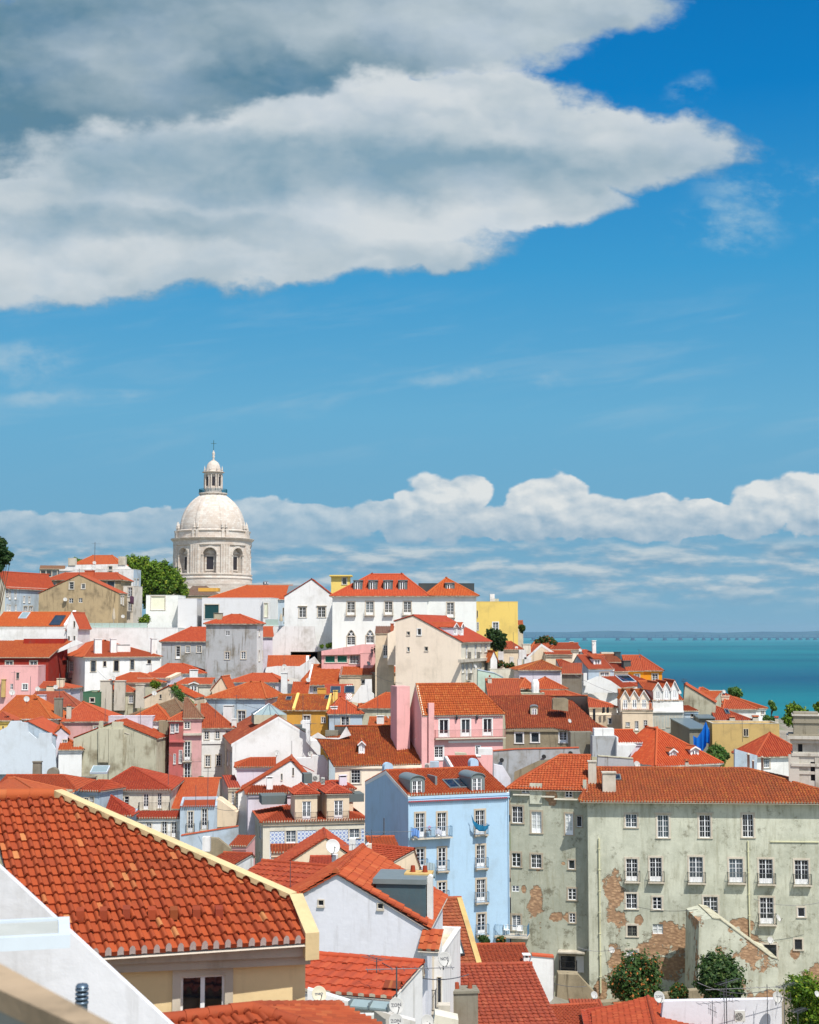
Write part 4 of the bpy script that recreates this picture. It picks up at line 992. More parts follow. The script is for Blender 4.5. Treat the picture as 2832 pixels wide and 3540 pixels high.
prism('white_side_wall', 'white wall capped with red tiles right of the mossy red roof', 'wall', 'J', [(215, 1500), (328, 1370), (328, 1160), (213, 1150), (160, 1300)], 92, .5, 'white', top=('terracotta', 1, 3))
prism('awning', 'cream folded awning at the bottom edge beside the narrow house', 'awning', 'L', [(940, 1060), (1110, 1060), (1112, 1000), (958, 965)], 50, .8, 'offwhite')
prism('small_balcony', 'iron railed balcony with blue bottles beside the narrow house', 'balcony', 'L', [(980, 945), (1058, 945), (1058, 905), (980, 905)], 66, .6, 'stone')

# ================= blue house =================
bl = H('blue_house', 'tall pale blue house with white French windows and two zinc dormers', 'house', 'I', 513, 375, 1362, 138, a=20, D=12, h=17, roof='gx', rp=.5, ry=150, wall='lblue', tile='orange', par='LR', cop='white', coph=.1, copw=.22, xb=152, ov=.05, cornice=False, pitch=.25, detail=1)
bl.win('F', (578, 515, 652, 712, 'f'), (762, 510, 835, 705, 'f'), (1082, 490, 1158, 690, 'd'), (585, 812, 652, 985, 'd'), (768, 805, 832, 995, 'd'), (1092, 785, 1160, 972, 'd'), (768, 1095, 832, 1250, 'd'), (1092, 1072, 1165, 1262, 'd'), (1100, 1362, 1165, 1535, 'd'), stone=wallmat((190, 176, 156), .3, key='warm_stone'), rail=M_BIRON)
bl.build()
tr = MB(); red = plain('red_tile_edge', lin(176, 60, 70), .7); zb_ = bl.uz('F', 900, 398)[1]
n = int(bl.W / .22)
for i in range(n): tr.box(i * .22 + .0, i * .22 + .15, -.26, -.0, zb_ - .08, zb_ + .04, red)
tr.box(-.04, bl.W + .04, -.2, -.001, zb_ - .02, zb_ + .1, wm('lblue')); tr.box(-.03, bl.W + .03, -.1, -.0015, bl.h - .25, bl.h - .02, wm('lblue')); tr.build('cornice', bl.root)
q = MB(); q.box(.0, .09, -.12, -.03, 0, zb_ - .1, wm('lblue')); q.box(bl.W - .12, bl.W - .03, -.12, -.03, 0, zb_ - .1, wm('lblue')); q.build('downpipe', bl.root)
bl.dormer((532, 240, 655, 362, .35, 'v', dict(wall=M_ZINC, side=M_ZINC, rise=.42, D=3.2, win=(.14, .02, .82, 1.0), ws='n', rows=3)), (1045, 218, 1160, 338, .35, 'v', dict(wall=M_ZINC, side=M_ZINC, rise=.42, D=3.2, win=(.1, .02, .8, 1.0), ws='n', rows=3)))
bl.skylight((830, 240, 925, 312), (918, 237, 1010, 309)); bl.boxpart('parapet_wall', 742, 205, 760, 330, 2.2, 2.2, M_ZINC, bl.roof_o)
bl.chim((315, 90, 388, 165, 7.4, 'a', 'lblue'), (1040, 55, 1108, 150, 6.6, 'a', 'lblue'))
# long first balcony
a_ = bl.uz('F', 535, 712)[0]; b_ = bl.uz('F', 872, 712)[0]; z_ = bl.uz('F', 700, 712)[1]; q = MB(); q.box(a_, b_, -.62, -.001, z_ - .16, z_ - .04, M_STONE); o = q.build('balcony', bl.root); railing(o, lambda u, y, z: (u, y, z), a_ + .05, b_ - .05, -.58, z_ - .04, M_BIRON)
mb = MB()
for sx, sy, sz, r in ((.5, 0, 0, .35),): pass
def cloth(label, kind, V, pts, d, mat, drop, house=None, group=None, cat=None, nz=6, amp=.06, seed=1):
    """hanging cloth: top line through the measured points, falling by drop metres with folds"""
    rnd = random.Random(seed); P3 = [at(V, x, y, d) for x, y in pts]; base = P3[0].copy(); rows = []; N_ = 26
    def top(t):
        s_ = t * (len(P3) - 1); i = min(int(s_), len(P3) - 2); return P3[i].lerp(P3[i + 1], s_ - i) - base
    ph = [rnd.uniform(0, 6) for _ in range(3)]
    for th in (0, .02):
        for j in range(nz + 1) if th == 0 else range(nz, -1, -1):
            k = j / nz; dr = drop(0) if callable(drop) else drop
            rows.append([top(i / N_) + Vector((amp * .5 * sin(i * 1.1 + ph[0]) * k, th + amp * sin(i * .9 + ph[1] + k) * (.3 + k), -(drop(i / N_) if callable(drop) else drop) * k)) for i in range(N_ + 1)])
    rows.append(rows[0]); mb = MB(); mb.grid(rows, mat); o = mb.build(kind, None, label=label, category=cat or kind.replace('_', ' ')); o.location = base
    if group: o['group'] = group
    return o
cloth('teal hammock slung across a balcony of the blue house', 'hammock', 'I', [(1048, 525), (1070, 580), (1110, 612), (1160, 622), (1202, 610)], 139.7, plain('teal_cloth', lin(28, 112, 150), .8), lambda t: .25 + .35 * sin(pi * t) if t < .9 else .1, cat='hammock')
cloth('blue bedsheet hung over the left end of the top balcony of the blue house', 'laundry', 'I', [(540, 650), (575, 640), (612, 665)], 137.4, plain('blue_sheet', lin(110, 150, 205), .8), .75, seed=3)
cloth('blue and white towels hung over the top balcony beside the open French window', 'laundry', 'I', [(738, 660), (768, 640), (800, 665)], 138.4, plain('striped_sheet', lin(200, 204, 214), .8), .55, seed=4)
cloth('long pale curtain hanging from the middle balcony of the blue house', 'laundry', 'I', [(655, 935), (700, 930), (740, 940)], 138.05, plain('pale_sheet', lin(160, 176, 180), .8), 1.4, seed=5)
c = at('I', 685, 705, 138.3); r_ = empty('balcony_table', (c.x, c.y, c.z), .3, label='small dark wooden table with pink flowers on the top balcony', category='table')
mb = MB(); wd = plain('dark_wood', lin(96, 66, 50), .6); mb.box(-.25, .25, -.18, .18, .5, .54, wd); mb.build('tabletop', r_)
for sx in (-.22, .2):
    for sy in (-.16, .14): mb = MB(); mb.box(sx, sx + .03, sy, sy + .03, 0, .5, wd); mb.build('leg', r_)
f_ = empty('flower_pot', (c.x + .1, c.y, c.z + .54), label='pot of pink flowers on the small balcony table', category='flower pot')
mb = MB(); mb.lathe([(.0, 0), (.06, 0), (.08, .1)], plain('clay', lin(150, 80, 50), .8), 12); mb.build('pot', f_); mb = MB(); rn = random.Random(5)
for i in range(120):
    v = Vector((rn.gauss(0, 1), rn.gauss(0, 1), rn.gauss(0, 1))).normalized() * .14; p = Vector((0, 0, .24)) + v; mb.face([p + Vector((rn.uniform(-.04, .04), rn.uniform(-.04, .04), rn.uniform(-.04, .04))) for _ in range(3)], plain('pink_petal', lin(230, 90, 120), .7))
mb.build('flowers', f_)

# ================= pale green tenement =================
def spotlist(x0, d, sc, items): return [((x - x0) * .6562 * d / FP, sc - (y - 322) * .6562 * d / FP, rx * .6562 * d / FP, ry * .6562 * d / FP) for x, y, rx, ry in items]
GW1 = greenwall('greenwall_right', spotlist(505, 139, 22, [(640, 790, 70, 90), (650, 930, 60, 50), (930, 1030, 140, 90), (830, 1090, 130, 40), (650, 1200, 50, 160), (900, 1170, 120, 60), (1300, 960, 60, 50), (1330, 1030, 70, 40), (1400, 1080, 60, 50), (1550, 1100, 30, 40), (1680, 1210, 110, 70), (765, 940, 25, 25), (1045, 940, 20, 30), (560, 1300, 40, 60), (1690, 1110, 20, 14)]))
GW2 = greenwall('greenwall_left', spotlist(98, 142, 23.7, [(230, 960, 45, 90), (165, 880, 18, 28), (330, 1010, 40, 24), (400, 1010, 40, 28), (315, 400, 36, 48), (235, 548, 24, 10), (240, 740, 14, 40), (370, 740, 14, 14)]))
gb = H('green_tenement', 'long pale green tenement with crumbling plaster and iron balconies', 'apartment building', 'J', 505, 322, 1930, 139, a=-3.5, D=12, h=22, roof='gx', rp=.5, ry=165, hl=.8, hr=9.5, wall=GW1, tile='lichen', ov=.75, pitch=.27, amp=.085, detail=1, trimc='greenwall')
R4 = dict(rows=4)
gb.win('F', (705, 403, 765, 473, 'w'), (873, 408, 932, 527, 'w', dict(rows=4, lintel=True)), (1093, 408, 1152, 527, 'w', dict(rows=4, lintel=True)), (1320, 403, 1378, 525, 'w', R4), (708, 638, 768, 755, 'd'), (832, 632, 895, 757, 'd'), (1040, 628, 1112, 762, 'd'),
       (1250, 638, 1323, 762, 'd'), (1407, 640, 1480, 768, 'd'), (1595, 645, 1668, 772, 'd'), (708, 822, 765, 902, 'w'), (848, 840, 895, 905, 'w'), (1115, 838, 1190, 962, 'f'), (1412, 842, 1484, 980, 'd'), (1612, 895, 1650, 945, 'p', dict(leaf=1)),
       (715, 990, 765, 1047, 'w', dict(sash=wallmat((110, 112, 104), .3, key='grey_wood'))), (848, 982, 903, 1035, 'n', dict(pane=CURT)), (1595, 1062, 1635, 1118, 'p', dict(leaf=1, sash=wallmat((110, 112, 104), .3, key='grey_wood'))), (712, 1120, 768, 1195, 'c', dict(pane=plain('white_shutter', lin(222, 224, 226), .6))), (1425, 1090, 1500, 1165, 's'), rail=plain('old_iron', (.07, .085, .075, 1), .6, .3))
gb.build(); gb.chim((583, 182, 655, 310, 1.0, '', 'stone'), (508, 122, 552, 240, 2.6, '', 'stone'), (1020, 112, 1038, 160, 8, 'g', 'stone'))
def pipe(h, V, x, y1, y2, r=.07, mat=None, yy=-.1):
    a = h.on(x, y1, yy, V); b = h.on(x, y2, yy, V); mb = MB(); mb.tube((a.x, yy, a.z), (a.x, yy, b.z), r, mat or wm('palegreen'), 8); 
    for i in range(int((a.z - b.z) / 2)): mb.box(a.x - r * 1.4, a.x + r * 1.4, yy - r * 1.2, 0, a.z - 1 - i * 2, a.z - .94 - i * 2, mat or wm('palegreen'))
    mb.build('downpipe', h.root)
cpm = wallmat((206, 204, 168), .25, key='pipe_cream'); pipe(gb, 'J', 565, 530, 1345, .09, cpm); pipe(gb, 'J', 1350, 545, 1065, .07, cpm)
gb.boxpart('ledge_pipe', 1468, 546, 1725, 553, -.1, .1, cpm); gb.skylight((640, 200, 680, 228))
gl = H('green_tenement', 'left wing of the pale green tenement, with small odd windows and stained plaster', 'apartment building', 'J', 98, 262, 500, 142, a=-12, D=9, h=23, roof='gx', rp=.5, ry=98, hl=4.5, hr=0, wall=GW2, tile='orange', ov=.35, pitch=.27, detail=1, cornice=False, emat=wm('terracotta'))
gl.win('F', (158, 262, 200, 293, 'w'), (388, 268, 425, 315, 'w'), (108, 362, 163, 450, 'w'), (210, 390, 262, 502, 'f', dict(pane=CURT)), (388, 400, 428, 512, 'f', dict(pane=CURT)), (448, 413, 475, 470, 'p', dict(leaf=1)), (107, 608, 152, 680, 'w'), (208, 615, 262, 688, 'w'), (405, 645, 437, 692, 'p', dict(leaf=1)),
       (107, 780, 145, 812, 'n'), (403, 795, 445, 855, 'w'), (410, 925, 440, 975, 'w'), (104, 935, 152, 1015, 'f', dict(rows=6)), (362, 1150, 440, 1240, 's'), stone=wallmat((172, 160, 140), .5, key='old_stone'))
gl.build()
for x1, y1, x2, y2, yy, dp in ((112, 298, 200, 306, -.35, .35), (262, 308, 330, 316, -.4, .4), (328, 322, 500, 332, -.4, .4), (200, 240, 266, 350, -.14, .14), (480, 222, 500, 330, -.14, .14)): gl.boxpart('ledge' if y2 - y1 < 20 else 'pier', x1, y1, x2, y2, yy, dp, wm('greenwall') if y2 - y1 > 20 else wm('offwhite'))
gl.boxpart('balcony', 15, 1045, 190, 1062, -1.6, 1.6, wm('stone')); gl.boxpart('canopy', 348, 1128, 490, 1142, -1.1, 1.1, wm('stone')); gl.boxpart('balcony', 352, 1235, 450, 1246, -.9, .9, wm('stone')); gl.boxpart('shutter', 445, 1150, 486, 1238, -.06, .05, wm('white'))
u0 = gl.on(18, 1045, -1.5).x; u1 = gl.on(188, 1045, -1.5).x; zz = gl.on(100, 1045, -1.5).z; railing(gl.root, lambda u, y, z: (u, y, z), u0, u1, -1.5, zz, M_BIRON, sp=.14)
u0 = gl.on(356, 1235, -.85).x; u1 = gl.on(446, 1235, -.85).x; zz2 = gl.on(400, 1235, -.85).z; railing(gl.root, lambda u, y, z: (u, y, z), u0, u1, -.85, zz2)
def chair(V, x, y, d, a, label):
    c = gl.on(x, 1044, -.85, 'J'); c = gl.M @ Vector((c.x, -.85, gl.on(100, 1045, -1.5).z + .02)); r_ = empty('garden_chair', c, a, label=label, category='chair', group='white plastic chairs on the terrace'); m = plain('white_plastic', lin(236, 236, 232), .4)
    mb = MB(); mb.box(-.25, .25, -.25, .25, .4, .44, m); mb.build('seat', r_); mb = MB(); mb.grid([[(.28 * sin(t), .24 * cos(t) + .02, z) for t in [(-1.4 + .28 * i) for i in range(11)]] for z in (.44, .66, .88)], m); mb.grid([[(.3 * sin(t), .26 * cos(t) + .02, z) for t in [(-1.4 + .28 * i) for i in range(11)]] for z in (.44, .66, .88)], m); mb.build('backrest', r_)
    for sx in (-.22, .22):
        for sy in (-.22, .22): mb = MB(); mb.tube((sx, sy, .4), (sx * 1.15, sy * 1.15, 0), .025, m, 6); mb.build('leg', r_)
chair('J', 78, 1044, 128.9, .5, 'white plastic chair at the left of the small terrace beside the blue house'); chair('J', 150, 1044, 128.9, -.5, 'white plastic chair at the right of the small terrace, by the door')
prism('sloping_buttress', 'pale green plastered buttress wall with a sloping top in front of the tenement', 'wall', 'J', [(1085, 1420), (1508, 1420), (1508, 1168), (1470, 1155), (1205, 958), (1160, 950), (1092, 968)], 130, 6, greenwall(), top=('concrete', 2, 5))
prism('garden_wall', 'stone and plaster garden wall at the foot of the tenement, behind the orange tree', 'wall', 'J', [(560, 1480), (1100, 1480), (1100, 1330), (560, 1400)], 128, 1, 'ruin')
prism('outdoor_stair', 'worn stone stair parapet climbing to the low canopy door of the tenement', 'stair', 'J', [(340, 1420), (565, 1420), (565, 1370), (455, 1250), (352, 1246)], 135, 1.5, 'ruin')
# grey parapet walls above the left wing
prism('grey_parapet_wall', 'grey rendered parapet wall with round vents between the pink house and the orange roof', 'wall', 'J', [(5, 330), (110, 330), (120, 180), (250, 120), (470, 95), (460, 55), (130, 62), (8, 72)], 153, .5, 'darkcon' and 'grey', top=('terracotta', 5, 7))
prism('side_parapet', 'stepped grey side wall falling towards the blue house roof', 'wall', 'J', [(12, 300), (100, 330), (100, 215), (60, 150), (12, 140)], 146, .6, 'lwhite')
prism('grey_parapet_wall', 'weathered parapet behind the ridge of the green tenement, with a dish at its end', 'wall', 'J', [(555, 175), (755, 175), (745, 112), (560, 98)], 154, .6, 'grey', top=('concrete', 2, 3))
for x, y in ((53, 118), (275, 100), (415, 82)):
    c = at('J', x, y, 152.7); mb = MB(); mb.tube((0, -.25, 0), (0, .1, 0), .22, plain('opening_black', (.03, .03, .03, 1), .9), 14); o = mb.build('wall_vent', None, label='dark round vent pipe in the grey parapet, ' + {53: 'leftmost of three', 275: 'middle of three, in a red collar', 415: 'rightmost of three'}[x], category='vent', group='round vents in the grey parapet'); o.location = c  # each vent is a solid black cylinder
# bottom roofs right
H('low_red_roof_house', 'low red roof with a white parapet rake at the bottom, left of the ZON dish', 'house', 'J', 340, 1560, 700, 92, a=12, D=6, h=12, roof='gx', rp=.9, ry=1420, wall='white2', tile='red', detail=1, ov=.2).build().chim((655, 1400, 722, 1470, 3.5, 'g', 'darkcon'))
H('pyramid_roof_house', 'orange red roof with white rake and ridge apex under a dish at the bottom edge', 'house', 'J', 560, 1640, 1300, 86, a=-6, D=8, h=13, roof='gy', rp=.42, ry=1560, hl=0, wall='white2', tile='red', detail=1, pitch=.3, ov=.2, par='F').build()
H('pyramid_roof_house', 'long orange roof slope behind the white rake, bottom right of centre', 'house', 'J', 520, 1600, 1240, 88, a=-4, D=7, h=13, roof='gx', rp=.9, ry=1395, hl=7, hr=5, wall='white2', tile='red', detail=1, pitch=.5, row=.5, ov=.2).build()
prism('white_garden_wall', 'plain white garden wall at the bottom right with an air conditioner on it', 'wall', 'J', [(880, 1640), (1530, 1640), (1528, 1378), (905, 1390)], 89, .5, 'lwhite')
H('shed', 'patched low wall with red tile caps below the stair of the tenement', 'shed', 'J', 430, 1440, 590, 105, a=0, D=2.5, h=3, roof='gx', rp=1, ry=1385, wall='white2', tile='red', ov=.1, detail=0, cornice=False).build()
for a_ in ((767, 140, 34, 152, 'dish at the right end of the weathered parapet behind the long roof', .4), (633, 1118, 32, 136.5, 'small dish on the green wall beside the tall cream downpipe', .3), (541, 1356, 36, 104, 'dish above the low white wall left of the orange tree', .3), (884, 1366, 58, 85, 'round dish lettered ZON on the apex of the orange red roof', .3), (1508, 1368, 56, 88, 'dish on a dark pole at the right end of the white garden wall', .4), (1512, 950, 36, 136, 'dish beside the lowest right balcony of the tenement', .9), (1469, 1067, 34, 134, 'dish over the dark opening at the head of the buttress', .3), (1716, 1350, 30, 80, 'dish at the right edge before the green bush', .5)):
    dish('J', a_[0], a_[1], a_[2] * 1.0, a_[3], a_[4], a_[5], word='ZON' if 'ZON' in a_[4] else None)
aerial('J', 1240, 1270, 1560, 86, 'tall rusty aerial mast in front of the right tree', els=7, kind='two', length=2.2, r=.03); aerial('J', 1165, 1385, 1560, 84, 'aerial with two booms before the white garden wall', els=7, kind='two', length=2.6, aim=.3)
aerial('J', 1455, 1300, 1520, 88, 'thin mast with a long boom reaching left above the white garden wall', els=10, length=6, aim=3.3); aerial('J', 1228, 1330, 1560, 85, 'thin bare mast beside the tall rusty aerial', kind='mast')
aerial('J', 1545, 1290, 1560, 82, 'pale aerial in front of the bright green bush', els=8, kind='two', length=1.8); aerial('J', 1615, 1430, 1560, 80, 'small pale aerial low in the bright green bush', els=7, length=1.3)
aerial('J', 100, 0, 1, 140, 'x', kind='mast') if False else None
# greenery by the tenement
tree('citrus_tree', 'bushy orange tree with orange fruit tints at the foot of the green tenement', 'tree', 'J', 610, 1150, 930, 1420, 121, 'orange', n=16000, leaf=.15, lobes=16, seed=3)
tree('leafy_shrub', 'dark shrub between the two trees in front of the tenement', 'shrub', 'J', 905, 1290, 1060, 1400, 119, 'orange', n=5000, leaf=.13, lobes=7, seed=8, trunk=False)
tree('broadleaf_tree', 'dark green tree in front of the sloping buttress', 'tree', 'J', 1050, 1150, 1355, 1390, 117, 'dark', n=16000, leaf=.16, lobes=16, seed=5)
tree('round_bush', 'bright green dense bush in the bottom right corner', 'bush', 'J', 1470, 1220, 1960, 1620, 84, 'light', n=30000, leaf=.1, lobes=20, seed=6, base=33)
tree('leafy_shrub', 'green shrub growing under the lowest balcony of the blue house', 'shrub', 'I', 1075, 1535, 1250, 1640, 134, 'dark', n=5000, leaf=.13, lobes=8, seed=9, trunk=False)
tree('leafy_shrub', 'small shrub with red blossom right of the blue house foot', 'shrub', 'I', 1245, 1545, 1340, 1640, 133, 'orange', n=2500, leaf=.12, lobes=6, seed=10, trunk=False)
# ================= middle distance, centre =================
th = H('tiled_house', 'house faced with blue and white wall tiles under two big dormers with balconies', 'house', 'H', 512, 716, 1365, 159, a=11.6, D=13, h=15, roof='gx', rp=.45, ry=520, hl=5.5, hr=4, wall='azulejo', wallL='stone', tile='red', ov=.35, pitch=.27, detail=1, trimc='sand', xb=318)
th.win('F', (705, 768, 788, 905, 'f'), (975, 762, 1055, 850, 'w'), (1240, 750, 1322, 845, 'w'))
th.win('L', (320, 700, 338, 820, 'f'), (355, 715, 370, 850, 'f'), (378, 725, 392, 855, 'f'), (428, 705, 446, 815, 'w'), (480, 750, 500, 850, 'w'), (425, 930, 445, 1040, 'w'), (478, 975, 502, 1080, 'w'))
th.build(); th.dormer((780, 482, 968, 700, .15, 'h', dict(wall='sand', D=4, rise=.75, win=(.33, .03, .72, .74), ws='f', rows=4, rail=True, slab=True)), (1048, 475, 1237, 690, .15, 'h', dict(wall='sand', D=4, rise=.75, win=(.33, .03, .72, .74), ws='f', rows=4, rail=True, slab=True)))
q = MB(); u = th.uz('F', 568, 800)[0]; q.box(-.02, u, -.03, -.001, 0, th.h - .4, wm('offwhite')); q.box(u, th.W, -.05, -.0015, th.h - .95, th.h - .36, wm('offwhite')); q.box(0, th.W, -.06, -.002, 0, th.h - 7.3, wm('offwhite')); q.build('wall_trim', th.root)
zz = wallmat((98, 108, 108), .2, key='zinc_wall')
th.boxpart('roof_box', 500, 492, 715, 560, 4.8, 3, zz); th.boxpart('roof_box', 1238, 475, 1362, 540, 4.6, 3, zz); th.boxpart('roof_box', 855, 305, 925, 385, 5.6, 1.8, zz, th.roof_o)
th.chim((1155, 318, 1218, 445, 5.5, 't', 'lilac'))
H('attic_roof', 'upper red roof behind the two dormers of the tiled house', 'house', 'H', 960, 440, 1270, 165, a=11, D=5, h=10, roof='gx', rp=.5, ry=372, hl=2, hr=1.5, wall='sand', tile='red', pitch=.27, detail=1).build()
# group with lilac walls left of the tiled house
lw = H('lilac_house', 'pale lilac house with a low red roof and tall white chimney behind the tiled house', 'house', 'F', 628, 1208, 1010, 168, a=9, D=7, h=12, roof='gx', rp=.6, ry=1075, hl=1.5, hr=2.5, wall='lilac', tile='red', pitch=.27, detail=1, xb=585)
lw.win('L', (630, 1235, 642, 1330, 's')).build(); lw.chim((786, 1060, 838, 1195, 1.6, 't', 'white'))
gg = H('white_gable_house', 'small white gable edged with red tiles, a slit window in its middle', 'house', 'F', 545, 1195, 1230, 172, a=4, D=6, h=10, roof='gy', rp=.645, ry=925, wall='white', tile='red', par='', pitch=.27, cornice=False)
gg.win('F', (907, 1035, 918, 1088, 's'), (1003, 985, 1014, 1050, 's')).build(); verge(gg, 'F', 'F', 988, 925, 560, 1192, 14, 'red'); verge(gg, 'F', 'F', 988, 925, 1185, 1022, 8, 'red')
lw2 = H('lilac_house', 'lilac upper wall under a long narrow orange roof left of the small white gable', 'house', 'F', 534, 980, 860, 176, a=6, D=5, h=12, roof='gx', rp=.5, ry=910, hl=1.6, hr=0, wall='lilac', tile='orange', pitch=.27, detail=1).build()
nh = H('narrow_house', 'narrow house with shuttered balcony windows left of the tiled house', 'house', 'F', 462, 1160, 560, 173, a=14, D=6, h=13, roof='gx', rp=1, rise=.9, wall='stone', tile='red', ov=.2)
nh.win('F', (490, 1190, 512, 1300, 'f'), (525, 1205, 545, 1320, 'f')).build()
wb = H('white_gable_house', 'huge blank white gable with a brown roof on its left, centre of the picture', 'house', 'F', 497, 786, 1235, 188, a=11, D=11, h=16, roof='gy', rp=.52, ry=560, wall='white', wallL='offwhite', tile='brown', ov=.25, par='F', cop='white', coph=.12, xb=413)
wb.win('L', (420, 830, 435, 950, 'f'), (447, 840, 464, 972, 'f'), (476, 850, 492, 975, 'f'), (418, 1080, 436, 1190, 'f'), (446, 1095, 464, 1240, 'f')).build()
g = MB(); ap = wb.on(805, 500, 6); mb = MB(); w = 2.2; zz_ = ap.z - .5; cx, cy = ap.x, ap.y
gm2 = plain('pale_glass', lin(170, 186, 186), .15)
for a, b in (((-w, -w), (w, -w)), ((w, -w), (w, w)), ((w, w), (-w, w)), ((-w, w), (-w, -w))): mb.face([(cx + a[0], cy + a[1], zz_), (cx + b[0], cy + b[1], zz_), (cx, cy, zz_ + 1.4)], gm2)
o = mb.build('lantern_light', wb.roof_o); mb = MB()
for k in range(16):
    t = k / 4; i = int(t); c4 = [(-w, -w), (w, -w), (w, w), (-w, w), (-w, -w)]; f = t - i; p = (c4[i][0] + (c4[i + 1][0] - c4[i][0]) * f, c4[i][1] + (c4[i + 1][1] - c4[i][1]) * f); mb.tube((cx + p[0], cy + p[1], zz_), (cx, cy, zz_ + 1.42), .05, M_ALU, 4)
mb.box(cx - w, cx + w, cy - w, cy + w, zz_ - 1.2, zz_, wm('concrete')); mb.build('lantern_frame', wb.roof_o)
prism('white_parapet', 'stepped white parapet block with a rusty top right of the small white gable', 'wall', 'F', [(1040, 1090), (1300, 1090), (1300, 935), (1262, 885), (1165, 880), (1162, 900), (1040, 905)], 182, 1.2, 'white2', top=('terracotta', 4, 5))
prism('white_chimney_block', 'tall white chimney block at the right shoulder of the huge white gable', 'chimney', 'F', [(1115, 760), (1235, 900), (1235, 755), (1150, 755), (1148, 585), (1085, 585), (1085, 650), (1115, 655)], 189, 1, 'white')
crate('zinc_box', 'dark zinc clad roof box beside the lantern light', 'roof box', 'F', 1000, 630, 1115, 720, 192, 3, zz)

# orange-brown big roof
ob = H('big_roof_house', 'house with a broad orange brown roof with two small dormers, left of the pink house', 'house', 'F', 1362, 968, 2090, 177, a=3, D=12, h=12, roof='gx', rp=.8, ry=640, hl=0, hr=0, wall='cream', tile='lichen', pitch=.26, detail=1, ov=.35, fpoly=[(1352, 975), (2090, 955), (2010, 560), (1960, 515), (1820, 640), (1470, 640), (1500, 700), (1205, 738)], par='', og=.1)
ob.p['nogable'] = 1
ob.win('F', (1497, 1002, 1573, 1117, 'g', dict(rows=4)), V='F'); ob.win('F', (470, 862, 545, 890, 'n'), V='G'); ob.build()
ob.dormer((1560, 785, 1612, 862, 2.6, 'g', dict(wall='white2', tile='orange', rise=.35, D=3.2, side='stone', win=(.2, .1, .8, .9), ws='n', rows=1)), (2042, 735, 2105, 800, 3.6, 'g', dict(wall='white2', tile='orange', rise=.3, D=2.6, side='darkcon', ws='n', rows=3)))
prism('roof_parapet', 'pale parapet with a dark cat shaped opening on top of the broad orange brown roof', 'parapet', 'F', [(1165, 735), (1390, 745), (1495, 712), (1455, 640), (1395, 735), (1285, 735), (1215, 690), (1165, 720)], 183, .5, 'white2')
crate('brick_chimney_stack', 'squat pale chimney stack with a brick cap above the broad orange brown roof', 'chimney', 'F', 1278, 672, 1385, 738, 184, 1.2, 'darkcon')

pk = H('pink_house', 'pink house with three French windows on a railed balcony and a pink tower behind', 'house', 'G', 630, 410, 1312, 178, a=15, D=9.6, h=17, roof='gx', rp=.5, ry=163, hl=0, hr=2.9, wall='pink', tile='orange', pitch=.25, ov=.25, xb=528, detail=1, par='L', cop='sand', coph=.15, trimc='white')
pk.win('F', (780, 458, 852, 600, 'f', dict(rows=1)), (965, 455, 1035, 595, 'f', dict(rows=1)), (1150, 450, 1218, 590, 'f', dict(rows=1)), (738, 685, 808, 795, 'f'), (1085, 680, 1120, 762, 'f'), stone=wm('white')).build()
pk.boxpart('flue', 688, 318, 735, 900, -.5, .5, wm('pink'), z0=0.0); pk.boxpart('pier', 628, 420, 676, 900, -.2, .2, wm('pink'), z0=0)
sb_ = pk.boxpart('stair_tower', 420, 178, 530, 900, 3.5, 3.2, wm('pink'), z0=0)
u0 = pk.uz('F', 735, 612)[0]; z1 = pk.uz('F', 1000, 608)[1]; q = MB(); q.box(u0, pk.W + .2, -.6, 0, z1 - .16, z1 - .02, M_STONE); o = q.build('balcony', pk.root); railing(o, lambda u, y, z: (u, y, z), u0 + .05, pk.W + .15, -.55, z1 - .02, plain('rust_rail', lin(150, 100, 96), .6)); pk.boxpart('moulding', 855, 636, 1310, 646, -.08, .08, wm('white'))
q = MB()
for i in range(26): u = u0 + (pk.W - u0) * i / 26; q.box(u, u + .13, -.03, 0, pk.h - .62, pk.h - .54, wm('white'))
q.build('frieze', pk.root)
for x in (920, 1090): 
    u, z = pk.uz('F', x, 440); q = MB(); q.lathe([(.02, z - .35), (.12, z - .2), (.15, z + .15), (.03, z + .3)], M_IRON, 6, (u, -.25)); q.box(u - .02, u + .02, -.25, 0, z + .28, z + .32, M_IRON); q.build('wall_lamp', pk.root)
H('small_roof_house', 'small bright red roof with a white rake squeezed behind the blue house ridge', 'house', 'G', 885, 885, 1150, 158, a=8, D=6, h=10, roof='gx', rp=.85, ry=775, wall='pink', tile='deep', pitch=.25, par='L', ov=.2, detail=1).build()
prism('roof_light', 'slanted beige roof hatch at the foot of the pink house', 'roof hatch', 'G', [(915, 770), (1020, 770), (1005, 742), (908, 735)], 164, 1.2, 'concrete')
crate('white_roof_box', 'rounded white roof vent box at the right foot of the pink house', 'vent', 'G', 1105, 700, 1225, 755, 166, 1.4, 'white'); crate('cooling_unit', 'pale blue grey cooling unit between two air conditioners at the foot of the pink house', 'cooling unit', 'G', 700, 812, 775, 880, 156, .9, 'bluegrey')

